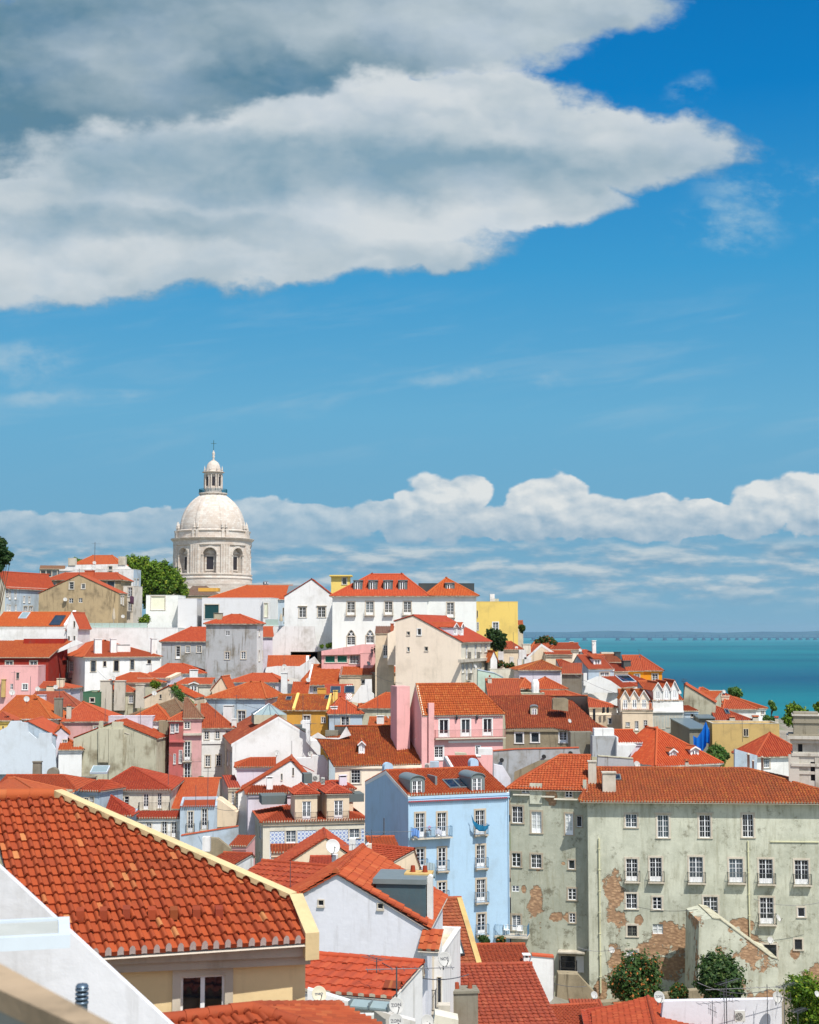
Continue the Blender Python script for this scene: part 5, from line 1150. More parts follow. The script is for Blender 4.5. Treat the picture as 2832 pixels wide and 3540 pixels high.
br_ = H('ruined_house', 'decayed house with a long mottled brown roof and empty windows right of the pink house', 'house', 'G', 1335, 535, 2060, 186, a=-4, D=13, h=11, roof='gx', rp=.75, ry=262, hl=0, hr=0, wall='ruin', tile='old', pitch=.26, ov=.35, detail=1, fpoly=[(1340, 535), (1740, 530), (1900, 560), (2200, 580), (1900, 300), (1640, 250), (1180, 262), (1330, 395)])
br_.win('F', (1418, 572, 1480, 655, 's'), (1552, 568, 1615, 648, 's'), (1790, 545, 1850, 650, 'f'), stone=wm('white2')).build()
br_.dormer((1545, 355, 1608, 432, 3.8, 'v', dict(wall='concrete', side='ruin', rise=.2, D=2.6, ws='n', rows=2)))
prism('chimney_stack', 'weathered broad chimney stack on the mottled brown roof', 'chimney', 'C', [(1490, 1225), (1620, 1240), (1620, 1140), (1600, 1130), (1500, 1130), (1490, 1145)], 188, 1.4, 'ruin')

# row behind: ochre house and neighbours
oc = H('ochre_house', 'ochre yellow house with a long orange roof crossed by yellow rakes', 'house', 'F', 850, 498, 1302, 212, a=-3, D=9, h=13, roof='gx', rp=.55, ry=375, hl=0, hr=0, wall='ochre', tile='lichen', pitch=.26, ov=.3, par='R', cop='yellow', coph=.3)
oc.win('F', (1095, 545, 1150, 610, 'w'), (1248, 560, 1278, 605, 'w')).build(); oc.skylight((948, 392, 995, 418), (1275, 382, 1325, 408)); oc.chim((1345, 332, 1382, 398, 4.2, 't', 'yellow'), (1212, 314, 1282, 360, 5.5, 't', 'ochre'))
verge(oc, 'F', 'F', 1012, 485, 1148, 362, 9, 'lichen', yf=-.1) if False else None
a = oc.on(1012, 487, -.2); b = oc.on(1148, 362, oc.D * .55); mb = MB(); mb.hexa([(a.x - .2, -.3, oc.h - .1), (a.x + .2, -.3, oc.h - .1), (a.x + .2, b.y, oc.h + oc.p['rise']), (a.x - .2, b.y, oc.h + oc.p['rise']), (a.x - .2, -.3, oc.h + .32), (a.x + .2, -.3, oc.h + .32), (a.x + .2, b.y, oc.h + oc.p['rise'] + .4), (a.x - .2, b.y, oc.h + oc.p['rise'] + .4)], wm('yellow')); mb.build('coping', oc.root)
mh = H('mauve_house', 'mauve walled house at the left end of the ochre house', 'house', 'F', 775, 495, 1010, 214, a=-3, D=8, h=12, roof='gx', rp=.55, ry=380, wall='palepink', tile='lichen', hl=3, hr=0, ov=.2).build()
wp = H('white_house', 'pale house with a wide pyramid roof right of the ochre house', 'house', 'F', 1312, 530, 1590, 207, a=4, D=9, h=12, roof='gx', rp=.5, ry=400, hl=2.5, hr=4.5, wall='bluegrey', tile='orange', pitch=.26)
wp.win('F', (1415, 553, 1478, 628, 'w')).build(); wp.chim((1322, 468, 1382, 520, 1.0, 't', 'white'), (1655, 452, 1685, 508, 1.5, 't', 'white'))
H('white_house', 'side wing of the pyramid roofed white house with a slit window', 'house', 'F', 1590, 533, 1700, 209, a=12, D=6, h=12, roof='gx', rp=.5, rise=1.2, hr=1.5, wall='white', tile='orange').win('F', (1605, 550, 1615, 592, 's')).build()
rs = H('skylight_roof_house', 'bright red roof with two large skylights and a broad white rake', 'house', 'F', 1270, 415, 1500, 222, a=2, D=7, h=8, roof='gx', rp=.9, ry=292, wall='white', tile='deep', ov=.15, par='R', cop='white', copw=.9, coph=.15, skew=.25).build()
rs.skylight((1322, 306, 1408, 357), (1440, 304, 1525, 360))
prism('white_rake_wall', 'white sloping side wall and block chimney right of the two large skylights', 'wall', 'F', [(1485, 425), (1560, 440), (1690, 430), (1690, 365), (1672, 350), (1670, 240), (1615, 240), (1612, 285), (1580, 292)], 221, .8, 'white')
H('small_roof_house', 'orange hipped roof behind the big roof dormer, left of the pink mass', 'house', 'G', 108, 360, 405, 208, a=-2, D=7, h=7, roof='gx', rp=.6, ry=240, hl=3.5, hr=0, wall='concrete', tile='orange', pitch=.26).build()
H('small_roof_house', 'low orange roof with a white block chimney in front of the pyramid roof', 'house', 'G', 178, 508, 395, 195, a=-2, D=4, h=6, roof='gx', rp=.9, ry=445, wall='white', tile='orange', pitch=.26).build().chim((250, 425, 310, 510, .3, 't', 'white'))
# second row back
r1 = H('cream_house', 'white walled house under a broad orange roof, left of the cream flats', 'house', 'F', 1128, 285, 1395, 235, a=0, D=11, h=8, roof='gx', rp=.95, ry=122, wall='lilac', tile='orange', ov=.3, par='L', cop='white2', skew=.1, fpoly=[(1070, 250), (1130, 290), (1395, 288), (1398, 200), (1460, 122), (1190, 118)])
r1.win('F', (1182, 303, 1208, 345, 'w')).build()
r2 = H('cream_house', 'cream house with a small blue window under a low orange roof', 'house', 'F', 1398, 207, 1672, 236, a=0, D=8, h=9, roof='gx', rp=.9, ry=135, wall='sand', tile='orange', ov=.25, par='L', cop='white2', coph=.1)
r2.win('F', (1585, 245, 1612, 275, 'p')).build()
r3 = H('cream_house', 'plain cream wall under a hipped orange roof beside the pink terrace', 'house', 'G', 212, 58, 468, 238, a=3, D=9, h=10, roof='gx', rp=.55, ry=-48, hl=1.5, hr=4.5, wall='sand', tile='orange', ov=.3).build()
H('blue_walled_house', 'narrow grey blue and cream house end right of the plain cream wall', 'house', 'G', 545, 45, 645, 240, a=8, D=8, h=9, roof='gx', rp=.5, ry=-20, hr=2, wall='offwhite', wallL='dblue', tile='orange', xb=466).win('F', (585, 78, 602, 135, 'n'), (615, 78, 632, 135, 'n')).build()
H('small_roof_house', 'small orange roof over a lilac wall, right of the blue walled house', 'house', 'G', 652, 130, 880, 238, a=-5, D=5, h=6, roof='gx', rp=.9, ry=62, wall='lilac', tile='orange').build()
H('white_house', 'white house with an orange roof and twin dirty gables, left of the pink terrace', 'house', 'F', 790, 137, 1140, 252, a=4, D=9, h=8, roof='gx', rp=.6, ry=48, wall='white2', tile='orange', par='R', cop='white', copw=.5).build()
prism('white_side_wall', 'dirty white side wall with a round cap, below the white house roof', 'wall', 'F', [(770, 180), (1050, 240), (1060, 290), (1135, 280), (1235, 110), (1185, 48), (1060, 130), (870, 128), (780, 140)], 250, .6, 'white2')
hp = H('lilac_house', 'lilac house with a long hipped orange roof and a thick white chimney', 'house', 'F', 455, 265, 905, 237, a=-2, D=8, h=9, roof='gx', rp=.5, ry=197, hl=3.5, hr=2, wall='lilac', tile='orange').win('F', (828, 298, 856, 342, 'w'))
hp.build(); hp.chim((905, 182, 958, 370, -.8, '', 'white'))
H('small_roof_house', 'orange lean-to roof right of the thick white chimney', 'house', 'F', 990, 372, 1130, 230, a=0, D=5, h=6, roof='gx', rp=1, ry=265, wall='white', tile='orange').build()
bh = H('white_blue_house', 'pale house with an iron balcony window under a wide orange hipped roof, left centre', 'house', 'F', 280, 395, 772, 216, a=-9, D=10, h=13, roof='gx', rp=.45, ry=270, hl=5.5, hr=1.8, wall='bluegrey', wallR='white', tile='orange', ov=.35)
bh.win('F', (542, 505, 605, 660, 'd')).build(); bh.chim((418, 458, 498, 600, -1.6, 't', 'white')); 
H('white_side_house', 'white lean-to with an orange roof right of the pale balcony house', 'house', 'F', 735, 405, 860, 222, a=10, D=6, h=9, roof='gx', rp=.9, ry=330, wall='white', tile='orange').build()
# green-window house and cream gable
gw = H('cottage', 'low house with a dark green shuttered window under a small orange roof', 'house', 'F', 28, 283, 318, 224, a=2, D=6, h=8, roof='gx', rp=.6, ry=238, hl=1, hr=0, wall='offwhite', tile='orange')
gw.win('F', (140, 280, 205, 348, 'w', dict(stone=plain('green_shutter', lin(20, 60, 52), .6)))).build(); gw.dormer((135, 278, 208, 352, -.25, 'g', dict(wall='offwhite', tile='grey', rise=.25, D=1.2, ws='n', rows=2, side='offwhite')))
H('cream_end_house', 'cream gable end right of the green shuttered window', 'house', 'F', 325, 322, 455, 223, a=-4, D=6, h=8, roof='gy', rp=.6, rise=1.8, wall='sand', tile='orange').build()
H('white_house', 'white house with a broad hipped orange roof and a small white roof box', 'house', 'E', 1290, 192, 1725, 244, a=4, D=9, h=9, roof='gx', rp=.5, ry=115, hl=2, hr=4, wall='white', tile='orange').build().chim((1598, 158, 1668, 235, -.4, 't', 'white'), (1228, 110, 1275, 185, 1, 't', 'white'))
# white narrow building with red roofs
nb_ = H('white_block', 'white four storey house with red roofs and small balcony rail, left centre', 'house', 'F', 237, 652, 503, 203, a=9, D=10, h=15, roof='gx', rp=.95, ry=455, hl=0, hr=3.5, wall='white', tile='deep', ov=.3, pitch=.25)
nb_.win('F', (262, 680, 298, 745, 'w'), (355, 676, 388, 740, 'w'), (442, 668, 476, 735, 'w'), (270, 882, 310, 975, 'w', dict(rows=4)), (360, 878, 400, 970, 'w', dict(rows=4))).build(); nb_.chim((490, 572, 533, 680, .2, '', 'white'))
nb_.boxpart('moulding', 237, 762, 503, 782, -.12, .12, wm('white'))
tree('street_tree', 'green tree in the street below the white four storey house', 'tree', 'F', 175, 1055, 325, 1180, 190, 'mid', n=7000, leaf=.16, lobes=9, seed=12)
dish('F', 358, 1140, 56, 183, 'large white dish beside the street tree', .6)
# ================= left side =================
k1 = H('white_hotel', 'pale house with a wrought iron balcony under a broad hipped red roof with a skylight', 'house', 'E', 830, 1172, 1430, 170, a=2, D=12, h=11, roof='gx', rp=.55, ry=988, hl=3.5, hr=6.5, wall='offwhite', tile='red', pitch=.25, ov=.35, detail=1)
k1.win('F', (1050, 1225, 1087, 1305, 'w', dict(leaf=1)), (1212, 1205, 1252, 1335, 'f'), (1330, 1200, 1362, 1325, 'f')).build(); k1.skylight((772, 978, 915, 1035), frame=plain('pale_frame', lin(200, 210, 216), .5), pane=plain('pale_glass', lin(170, 186, 186), .15)); k1.chim((680, 1062, 802, 1130, 2.5, '', 'darkcon'))
u0 = k1.uz('F', 1175, 1335)[0]; z1 = k1.uz('F', 1300, 1338)[1]; q = MB(); q.box(u0, k1.W + .1, -.8, 0, z1 - .3, z1 - .1, M_STONE); o = q.build('balcony', k1.root); railing(o, lambda u, y, z: (u, y, z), u0, k1.W + .05, -.75, z1 - .1)
k1b = H('white_terrace_house', 'white lower house front with tall windows and a long railed balcony', 'house', 'K', 700, 202, 975, 166, a=2, D=3.5, h=10, roof='gx', rp=1, ry=165, wall='white', tile='red', pitch=.25, detail=1, ov=.3)
k1b.win('F', (790, 228, 815, 300, 'f'), (873, 213, 898, 300, 'f'), (925, 205, 950, 300, 'f')).build()
u0 = k1b.uz('F', 820, 312)[0]; z1 = k1b.uz('F', 900, 312)[1]; q = MB(); q.box(u0, k1b.W, -.8, 0, z1 - .3, z1 - .1, M_STONE); o = q.build('balcony', k1b.root); railing(o, lambda u, y, z: (u, y, z), u0, k1b.W - .05, -.75, z1 - .1)
k2 = H('white_window_house', 'white house with a band of three tall windows under a red hipped roof, left', 'house', 'E', 640, 1180, 828, 164, a=-16, D=6, h=11, roof='gx', rp=.9, ry=1100, hl=0, hr=1.5, wall='bluegrey', tile='red', detail=1,)
k2.win('F', (668, 1245, 700, 1330, 'w'), (712, 1238, 742, 1325, 'w'), (758, 1230, 790, 1320, 'w')).build()
H('red_roof_house', 'long red hipped roof with a row of dark ridge tiles at the left edge', 'house', 'E', -60, 1178, 630, 162, a=1, D=10, h=8, roof='gx', rp=.6, ry=1055, hl=0, hr=2.6, wall='bluegrey', tile='red', pitch=.25, detail=1).build().chim((275, 932, 345, 1045, 8, '', 'darkcon'), (395, 985, 487, 1050, 8, 'a', 'darkcon'))
H('dark_roof_house', 'plain dark red roof slope at the left edge above the foreground tiles', 'house', 'E', -150, 1230, 380, 150, a=-6, D=8, h=7, roof='gx', rp=.9, ry=1080, hl=0, hr=6, wall='concrete', tile='deep', pitch=.2, amp=.03, detail=0).build()
H('side_roof_house', 'red hipped side roof above a pale blue wall, right of the tall windows', 'house', 'K', 560, 190, 700, 158, a=5, D=7, h=7, roof='gx', rp=.9, ry=85, hl=0, hr=4, wall='bluegrey', tile='red', pitch=.22, detail=1).build()
wf = H('terrace_house', 'white house with tall dark windows and an orange red tile trim along its terrace', 'house', 'K', 970, 138, 1168, 165, a=7, D=9, h=9, roof='flat', wall='bluegrey', parh=.25, flatm=tilemat('orange'))
wf.win('F', (1012, 165, 1040, 275, 'd', dict(bout=.2)), (1088, 150, 1115, 260, 'd', dict(bout=.2))).build()
q = MB()
for i in range(int(wf.W / .25)): q.box(i * .25, i * .25 + .17, -.25, .05, wf.h - .02, wf.h + .1, tilemat('deep'))
q.build('tile_trim', wf.root)
H('low_roof_house', 'flat orange roof terrace behind a white parapet, left of the cream side wall', 'house', 'E', 1432, 1330, 1800, 172, a=4, D=11, h=7, roof='gx', rp=.95, rise=2.4, wall='white', tile='orange', amp=.03, pitch=.25).build()
prism('tile_capped_wall', 'blue grey wall capped with a run of red tiles below the terrace house', 'wall', 'K', [(975, 400), (1285, 400), (1283, 245), (975, 295)], 160, .5, 'bluegrey', top=('terracotta', 2, 3))
prism('cream_side_wall', 'stained cream side wall with a sloping top, left of the narrow street', 'wall', 'K', [(1165, 250), (1272, 240), (1275, 170), (1180, 100), (1165, 98)], 170, 3, 'sand')
H('cream_shed', 'small cream outhouse with a red roof in the narrow street', 'house', 'F', 345, 1300, 450, 185, a=0, D=3, h=6, roof='gx', rp=1, rise=.5, wall='sand', tile='orange').build()
# roofs in front of the tiled house
H('pink_shed', 'small pink walled building with a red tile roof left of the tiled house corner', 'house', 'H', 230, 915, 372, 150, a=-4, D=5, h=7, roof='gx', rp=1, ry=828, wall='pink', tile='deep', detail=1, amp=.05, par='').build()
prism('ruined_gable', 'crumbling ochre and white rubble gable beside the pink walled building', 'wall', 'H', [(0, 1010), (255, 1000), (235, 935), (130, 850), (0, 840)], 146, .8, 'ruin')
crate('white_chimney_block', 'pale chimney block wrapped in white plastic above the foreground coping', 'chimney', 'H', 0, 838, 62, 960, 143, .9, 'white2')
H('long_pan_roof_house', 'long brick red pan tile roof running behind the foreground coping', 'house', 'H', 40, 1360, 800, 92, a=-26, D=7, h=8, roof='gx', rp=.95, ry=1080, wall='white2', tile='red', pitch=.38, row=.8, amp=.03, detail=1, par='R', cop='ochre2', coph=.12).build()
H('small_roof_house', 'short red roof with rubble on its ridge, left of the tall pan tile roof', 'house', 'H', 15, 1075, 250, 118, a=-14, D=5, h=6, roof='gx', rp=.9, ry=985, wall='white2', tile='red', pitch=.3, amp=.04, detail=1).build()
oh = H('beige_house', 'beige house with a narrow orange roof strip in front of the wall tiles', 'house', 'H', 580, 975, 860, 140, a=6, D=4, h=8, roof='gx', rp=.6, ry=912, wall='sand', tile='lichen', detail=1, ov=.2)
oh.build()
og_ = H('beige_gable_house', 'beige gable with a tiled rake rising to the right, below the wall tiles', 'house', 'H', 600, 1130, 1420, 134, a=5, D=6, h=8, roof='gy', rp=.53, ry=850, wall='sand', tile='red', detail=1, ov=.15, cornice=False).build()
verge(og_, 'F', 'H', 1035, 852, 690, 1080, 11, 'red')
H('small_roof_house', 'low red roof slope in front of the beige gable', 'house', 'H', 905, 1072, 1090, 112, a=2, D=2.5, h=5, roof='gx', rp=.95, ry=1015, wall='terracotta', tile='deep', detail=1, amp=.04).build()
lh = H('lean_to_house', 'little lean-to with a small glazed door behind the ridge of the white gable', 'house', 'H', 800, 1190, 965, 104, a=-14, D=3, h=4, roof='gx', rp=1, ry=1070, wall='sand', tile='red', detail=1, amp=.05)
lh.win('F', (912, 1100, 940, 1160, 'f')).build()
rr = H('red_roof_house', 'plain brick red roof rising right of the big dish, below the wall tiles', 'house', 'H', 980, 1160, 1330, 100, a=-35, D=7, h=7, roof='gx', rp=.9, ry=935, wall='sand', tile='red', detail=1, amp=.04, pitch=.3).build()
prism('cream_gable_wall', 'cream triangular wall with a white coping right of the brick red roof', 'wall', 'H', [(1255, 1080), (1425, 1080), (1425, 898), (1400, 898), (1262, 1000)], 104, .5, 'offwhite', top=('white', 3, 4))
H('white_terrace_box', 'white house with a small orange roof at the foot of the blue house', 'house', 'H', 1425, 965, 1665, 118, a=6, D=6, h=6, roof='gx', rp=.95, ry=872, wall='white', tile='orange', detail=1, ov=.1, cornice=False).build()
crate('white_fascia', 'bright white roller blind box under the small orange roof beside the blue house', 'awning', 'H', 1425, 940, 1665, 962, 117, .5, 'white')
H('small_hip_roof', 'small conical red hipped roof at the foot of the blue house', 'house', 'H', 1385, 1130, 1570, 104, a=-8, D=2.5, h=4, roof='gx', rp=.5, ry=1018, hl=1.1, hr=1.1, wall='terracotta', tile='red', detail=1, amp=.05).build()
c = at('I', 485, 1010, 122); R_ = mpp('I', 122) * 42; r_ = empty('arched_doorway', (c.x, c.y, c.z - 1.8), .1, label='round white arch with a barred gate at the foot of the blue house', category='archway')
mb = MB(); N_ = 14
ou = [(R_ * 1.15 * cos(pi - pi * i / N_), R_ * 1.15 * sin(pi * i / N_) * 1.6 + 1.8) for i in range(N_ + 1)]; inn = [(R_ * .8 * cos(pi - pi * i / N_), R_ * .8 * sin(pi * i / N_) * 1.6 + 1.8) for i in range(N_ + 1)]
ou = [(ou[0][0], 0)] + ou + [(ou[-1][0], 0)]; inn = [(inn[0][0], 0)] + inn + [(inn[-1][0], 0)]
for i in range(len(ou) - 1):
    mb.hexa([(ou[i][0], 0, ou[i][1]), (ou[i + 1][0], 0, ou[i + 1][1]), (inn[i + 1][0], 0, inn[i + 1][1]), (inn[i][0], 0, inn[i][1]), (ou[i][0], .5, ou[i][1]), (ou[i + 1][0], .5, ou[i + 1][1]), (inn[i + 1][0], .5, inn[i + 1][1]), (inn[i][0], .5, inn[i][1])], wm('white'))
mb.build('arch', r_); railing(r_, lambda u, y, z: (u, y + .5, z), -R_ * 2.2, R_ * .8, -.1, 1.2, wm('bluegrey'), hh=1.1, sp=.2)
prism('white_garden_wall', 'white wall under the round arch at the foot of the blue house', 'wall', 'H', [(1350, 1260), (1720, 1260), (1720, 1120), (1640, 1080), (1600, 1060), (1390, 1080)], 108, .5, 'lilac')
dish('H', 1100, 915, 118, 96, 'very large white dish on a pale post in front of the tiled house', .3, tint=plain('white_dish', lin(196, 196, 192), .6))
crate('post_block', 'pale post block carrying the very large dish', 'chimney', 'H', 1090, 990, 1138, 1095, 96.6, .6, 'white2'); crate('white_chimney_block', 'small pale chimney block right of the very large dish', 'chimney', 'H', 1235, 855, 1290, 950, 126, .7, 'white2')
aerial('H', 740, 1040, 1290, 88, 'rusty thin mast rising from the pan tile roof', kind='mast'); aerial('H', 1425, 775, 1080, 112, 'long boom aerial in front of the blue house side wall', els=9, length=5, aim=.1); aerial('I', 312, 555, 745, 132, 'pipe mast with a white cap against the shaded blue wall', kind='mast', r=.06); aerial('H', 1262, 895, 1010, 104, 'short aerial over the cream triangular wall', els=6, length=1.8, aim=.2)

# ---- white gable and concrete gable
wg2 = H('white_stepped_house', 'white house end with stepped gable and an orange dormer roof, left edge', 'house', 'E', -120, 720, 470, 188.2, a=3, D=9, h=13, roof='gy', rp=.6, ry=600, wall='bluegrey', tile='orange', par='', ov=.15, cornice=False)
wg2.win('F', (50, 725, 60, 752, 's')).build()
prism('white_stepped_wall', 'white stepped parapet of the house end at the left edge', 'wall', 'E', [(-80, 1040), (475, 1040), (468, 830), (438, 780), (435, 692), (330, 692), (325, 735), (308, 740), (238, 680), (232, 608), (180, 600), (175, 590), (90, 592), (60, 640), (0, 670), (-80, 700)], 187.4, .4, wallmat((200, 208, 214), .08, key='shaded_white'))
wd2 = H('dormer_house', 'orange gabled dormer house with a white window, beside the stepped white gable', 'house', 'E', 456, 700, 572, 189, a=14, D=7, h=9, roof='gy', rp=.5, ry=650, wall='lilac', tile='orange', ov=.3, pitch=.3)
wd2.win('F', (530, 750, 566, 850, 'f', dict(rows=4))).build()
H('side_roof_house', 'steep little orange roof over a white bracketed wall, right of the orange dormer', 'house', 'E', 495, 835, 690, 187, a=8, D=5, h=10, roof='gx', rp=.9, ry=735, wall='white', tile='orange', pitch=.28, hr=2.5).build()
H('yellow_cottage', 'pale yellow wall under a red roof edge at the left border', 'house', 'E', -60, 590, 95, 200, a=2, D=6, h=8, roof='gx', rp=.9, ry=520, hr=2.5, wall='yellow', tile='deep').win('F', (22, 635, 32, 655, 's')).build()
cg = H('concrete_gable_house', 'stained concrete gable with flues and a red roof with a small dormer behind it', 'house', 'E', 628, 735, 1320, 189, a=-8, D=11, h=13, roof='gy', rp=.5, ry=600, wall='concrete', tile='deep', par='', ov=.15, cornice=False).build()
prism('concrete_gable_wall', 'tall stained concrete gable wall with raised flues, left of centre', 'wall', 'E', [(620, 1100), (1330, 1100), (1330, 900), (1300, 860), (1275, 760), (1215, 755), (1050, 690), (1035, 600), (945, 595), (940, 640), (868, 645), (865, 592), (835, 592), (830, 655), (620, 740)], 188, .5, 'concrete', top=('stone', 5, 6))
for x1, x2, y1, y2 in ((828, 912, 655, 940), (915, 1036, 660, 1085), (1218, 1278, 765, 1085)): crate('flue', 'raised concrete flue on the stained gable, ' + {828: 'left one', 915: 'wide middle one', 1218: 'right one'}[x1], 'flue', 'E', x1, y1, x2, y2, 187.7, .25, 'concrete', 'flues on the stained concrete gable')
crr = H('red_roof_house', 'steep red roof with a low dormer right of the stained concrete gable', 'house', 'E', 1290, 782, 1412, 200, a=-28, D=9, h=12, roof='gy', rp=0.02, rise=3.4, wall='white2', tile='deep', ov=.3) ; crr.build()
H('red_roof_wing', 'red roof slope with a tiled dormer beside the concrete flues', 'house', 'E', 1040, 775, 1400, 198, a=-10, D=9, h=12, roof='gx', rp=.95, ry=590, hl=0, hr=5, wall='white2', tile='deep', ov=.2, skew=0).build().dormer((1060, 668, 1210, 720, 2.5, 's', dict(wall='white2', tile='old', rise=.5, D=2.0, ws='n')))
ph = H('red_house', 'dark pink house with small white trimmed windows, left of the palest pink front', 'house', 'E', 1428, 590, 1545, 190, a=-4, D=9, h=17, roof='gx', rp=.8, ry=465, hl=4, hr=0, wall='dpink', tile='orange')
ph.win('F', (1442, 612, 1466, 690, 'w'), (1480, 608, 1503, 682, 'w'), (1465, 870, 1480, 950, 'w'), (1512, 840, 1533, 945, 'w'), (1465, 1090, 1480, 1135, 'w'), (1512, 1065, 1533, 1140, 'w'), stone=wm('white')).build(); ph.boxpart('moulding', 1428, 760, 1555, 772, -.3, .3, wm('dpink'))
pp = H('pink_facade_house', 'pale pink weathered house with French windows and iron balconies under a grey roof', 'house', 'E', 1545, 568, 1700, 190, a=8, D=9, h=17, roof='gx', rp=.9, ry=405, hl=0, hr=2, wall='palepink', tile='grey')
pp.win('F', (1555, 600, 1600, 655, 'w'), (1556, 765, 1605, 925, 'd'), (1556, 945, 1605, 1110, 'd')).build(); pp.boxpart('moulding', 1545, 695, 1705, 712, -.4, .4, wm('stone'))
H('grey_roof_house', 'weathered grey roof slope behind the pink houses', 'house', 'E', 1065, 560, 1560, 197, a=-6, D=9, h=8, roof='gx', rp=.9, ry=415, hl=5, hr=4, wall='white2', tile='grey').build()
H('hip_roof_house', 'orange tile roof with dark ridges in front of the weathered grey roof', 'house', 'E', 1085, 590, 1425, 193.5, a=-3, D=6, h=8, roof='gx', rp=.9, ry=462, hl=3.5, hr=4, wall='white', tile='orange', pitch=.26).build()
H('low_white_house', 'low white wall with broken coping in front of the weathered grey roof', 'house', 'E', 915, 555, 1285, 192.5, a=0, D=2, h=6, roof='flat', wall='lilac', parh=.3).build()
crate('chimney_stack', 'mottled concrete chimney stack on the low white wall beside the dark pink house', 'chimney', 'E', 1338, 588, 1415, 745, 192, 1.4, 'ruin')
c2_ = H('cream_gable_house', 'cream gable house with climbing plants on its sloping top', 'house', 'E', 1218, 400, 1640, 214, a=-6, D=6, h=10, roof='gy', rp=.48, ry=300, wall='sand', tile='orange', ov=.1, cornice=False)
c2_.win('F', (1347, 368, 1362, 400, 's')).build()
tree('climbing_plant', 'yellow green climber over the small roof beside the cream gable', 'plant', 'E', 1240, 240, 1385, 320, 215, 'light', n=2600, leaf=.13, lobes=7, seed=21, trunk=False)
tree('climbing_plant', 'sparse climber running down the right slope of the cream gable', 'plant', 'E', 1440, 300, 1640, 470, 213, 'mid', n=2600, leaf=.13, seed=22, trunk=False, blobs=[(1470, 320, 35), (1510, 360, 35), (1545, 395, 32), (1580, 420, 30), (1615, 445, 25)])
ch_ = H('chimney_house', 'grey cream house with four big chimney stacks and small attic windows', 'house', 'E', 845, 350, 1140, 226, a=2, D=8, h=10, roof='gx', rp=.7, ry=270, hl=1, hr=3, wall='concrete', tile='orange')
ch_.win('F', (892, 370, 915, 432, 'w'), (940, 372, 960, 432, 'w'), (1015, 372, 1040, 440, 'w'), (1088, 375, 1122, 440, 'w')).build()
for i, (x1, y1, x2, y2) in enumerate(((843, 248, 945, 480), (962, 250, 1055, 475), (1142, 280, 1218, 455))): ch_.chim((x1, y1, x2, y2, -.9, '', 'stone'))
H('hip_roof_house', 'orange hipped roof behind the big chimney stacks', 'house', 'E', 890, 268, 1370, 230, a=-4, D=9, h=7, roof='gx', rp=.6, ry=192, hl=2.5, hr=5, wall='concrete', tile='orange').build()
H('cream_rake_house', 'orange roof with a cream gable rake at its right end', 'house', 'E', 1165, 232, 1440, 232, a=-6, D=7, h=8, roof='gx', rp=.9, ry=192, wall='lilac', tile='orange', par='R', cop='sand', copw=.8).build()
mo = H('mauve_house', 'mauve grey house with a hipped roof edged with yellow lichen, left', 'house', 'E', 515, 595, 980, 210, a=4, D=10, h=10, roof='gx', rp=.6, ry=440, hl=2.5, hr=6.5, wall='palepink', tile='orange', ov=.3)
mo.win('F', (790, 637, 830, 662, 'w')).build(); mo.chim((458, 392, 525, 540, .5, 'b', 'darkcon'), (562, 450, 600, 545, .5, 'g', 'stone'))
H('brick_roof_house', 'flat brick brown roof with lean-to glazing, left', 'house', 'E', 180, 478, 650, 219, a=3, D=11, h=7, roof='gx', rp=.95, ry=352, hr=4, wall='concrete', tile='brown', pitch=.22, amp=.03).build().chim((308, 372, 382, 480, .3, 't', 'lilac'))
H('green_shed', 'dark green corrugated shed wall with a small opening', 'shed', 'E', 700, 350, 842, 224, a=0, D=6, h=7, roof='flat', wall='green', parh=.1).win('F', (760, 398, 795, 432, 's')).build()
H('red_roof_house', 'bright orange red roof with white eave tiles at the left edge', 'house', 'E', -60, 575, 430, 206, a=-2, D=12, h=8, roof='gx', rp=.9, ry=385, hl=0, hr=5.5, wall='sand', tile='orange', pitch=.27, emat=wm('white')).build()
H('low_roof_house', 'small terracotta roof with a cream chimney below the white house', 'house', 'E', 322, 318, 595, 236, a=-2, D=6, h=6, roof='gx', rp=.5, ry=268, hl=0, hr=3, wall='lilac', tile='red').build().chim((478, 232, 535, 345, .2, 't', 'sand'), (392, 285, 455, 345, -.5, 'g', 'sand'))
pk2 = H('pink_building', 'plain salmon pink flat topped building with two small windows at the left edge', 'house', 'E', -40, 128, 322, 240, a=0, D=5, h=9, roof='flat', wall='pink', parh=.2)
pk2.win('F', (88, 278, 112, 325, 'n'), (192, 280, 232, 328, 'w', dict(stone=wm('white'))), (140, 185, 150, 235, 's'), (152, 185, 162, 235, 's')).build(); pk2.chim((12, 238, 45, 365, -.6, '', 'ochre2'))
dr_ = H('dark_red_house', 'dark red tile hung house with stone framed windows under a broad red roof', 'house', 'A', -40, 1030, 410, 256, a=0, D=14, h=9, roof='gx', rp=.9, ry=893, hl=0, hr=0, wall='dred', tile='orange', ov=.35, fpoly=[(-60, 1030), (418, 1030), (450, 985), (620, 892), (-60, 888)])
dr_.win('F', (50, 1062, 108, 1110, 'w'), (255, 1062, 312, 1110, 'w'), stone=wm('stone')).build()
wh = H('white_house', 'white hip roofed house with grilled windows, dark balconies and white chimneys', 'house', 'A', 718, 1030, 1348, 255, a=24, D=14, h=13, roof='gx', rp=.5, ry=895, hl=5.5, hr=6, wall='white', tile='orange', xb=408, ov=.4, trimc='white')
wh.win('F', (768, 1060, 808, 1150, 'w'), (872, 1062, 895, 1105, 'p', dict(leaf=1)), (962, 1058, 1000, 1145, 'w'), (1100, 1052, 1130, 1130, 'w'), (1245, 1052, 1272, 1085, 'w'), sash=M_IRON)
wh.win('L', (455, 1060, 490, 1165, 'f'), (585, 1060, 622, 1165, 'f'), V='A'); wh.win('L', (665, 298, 705, 345, 'n'), V='E')
wh.build()
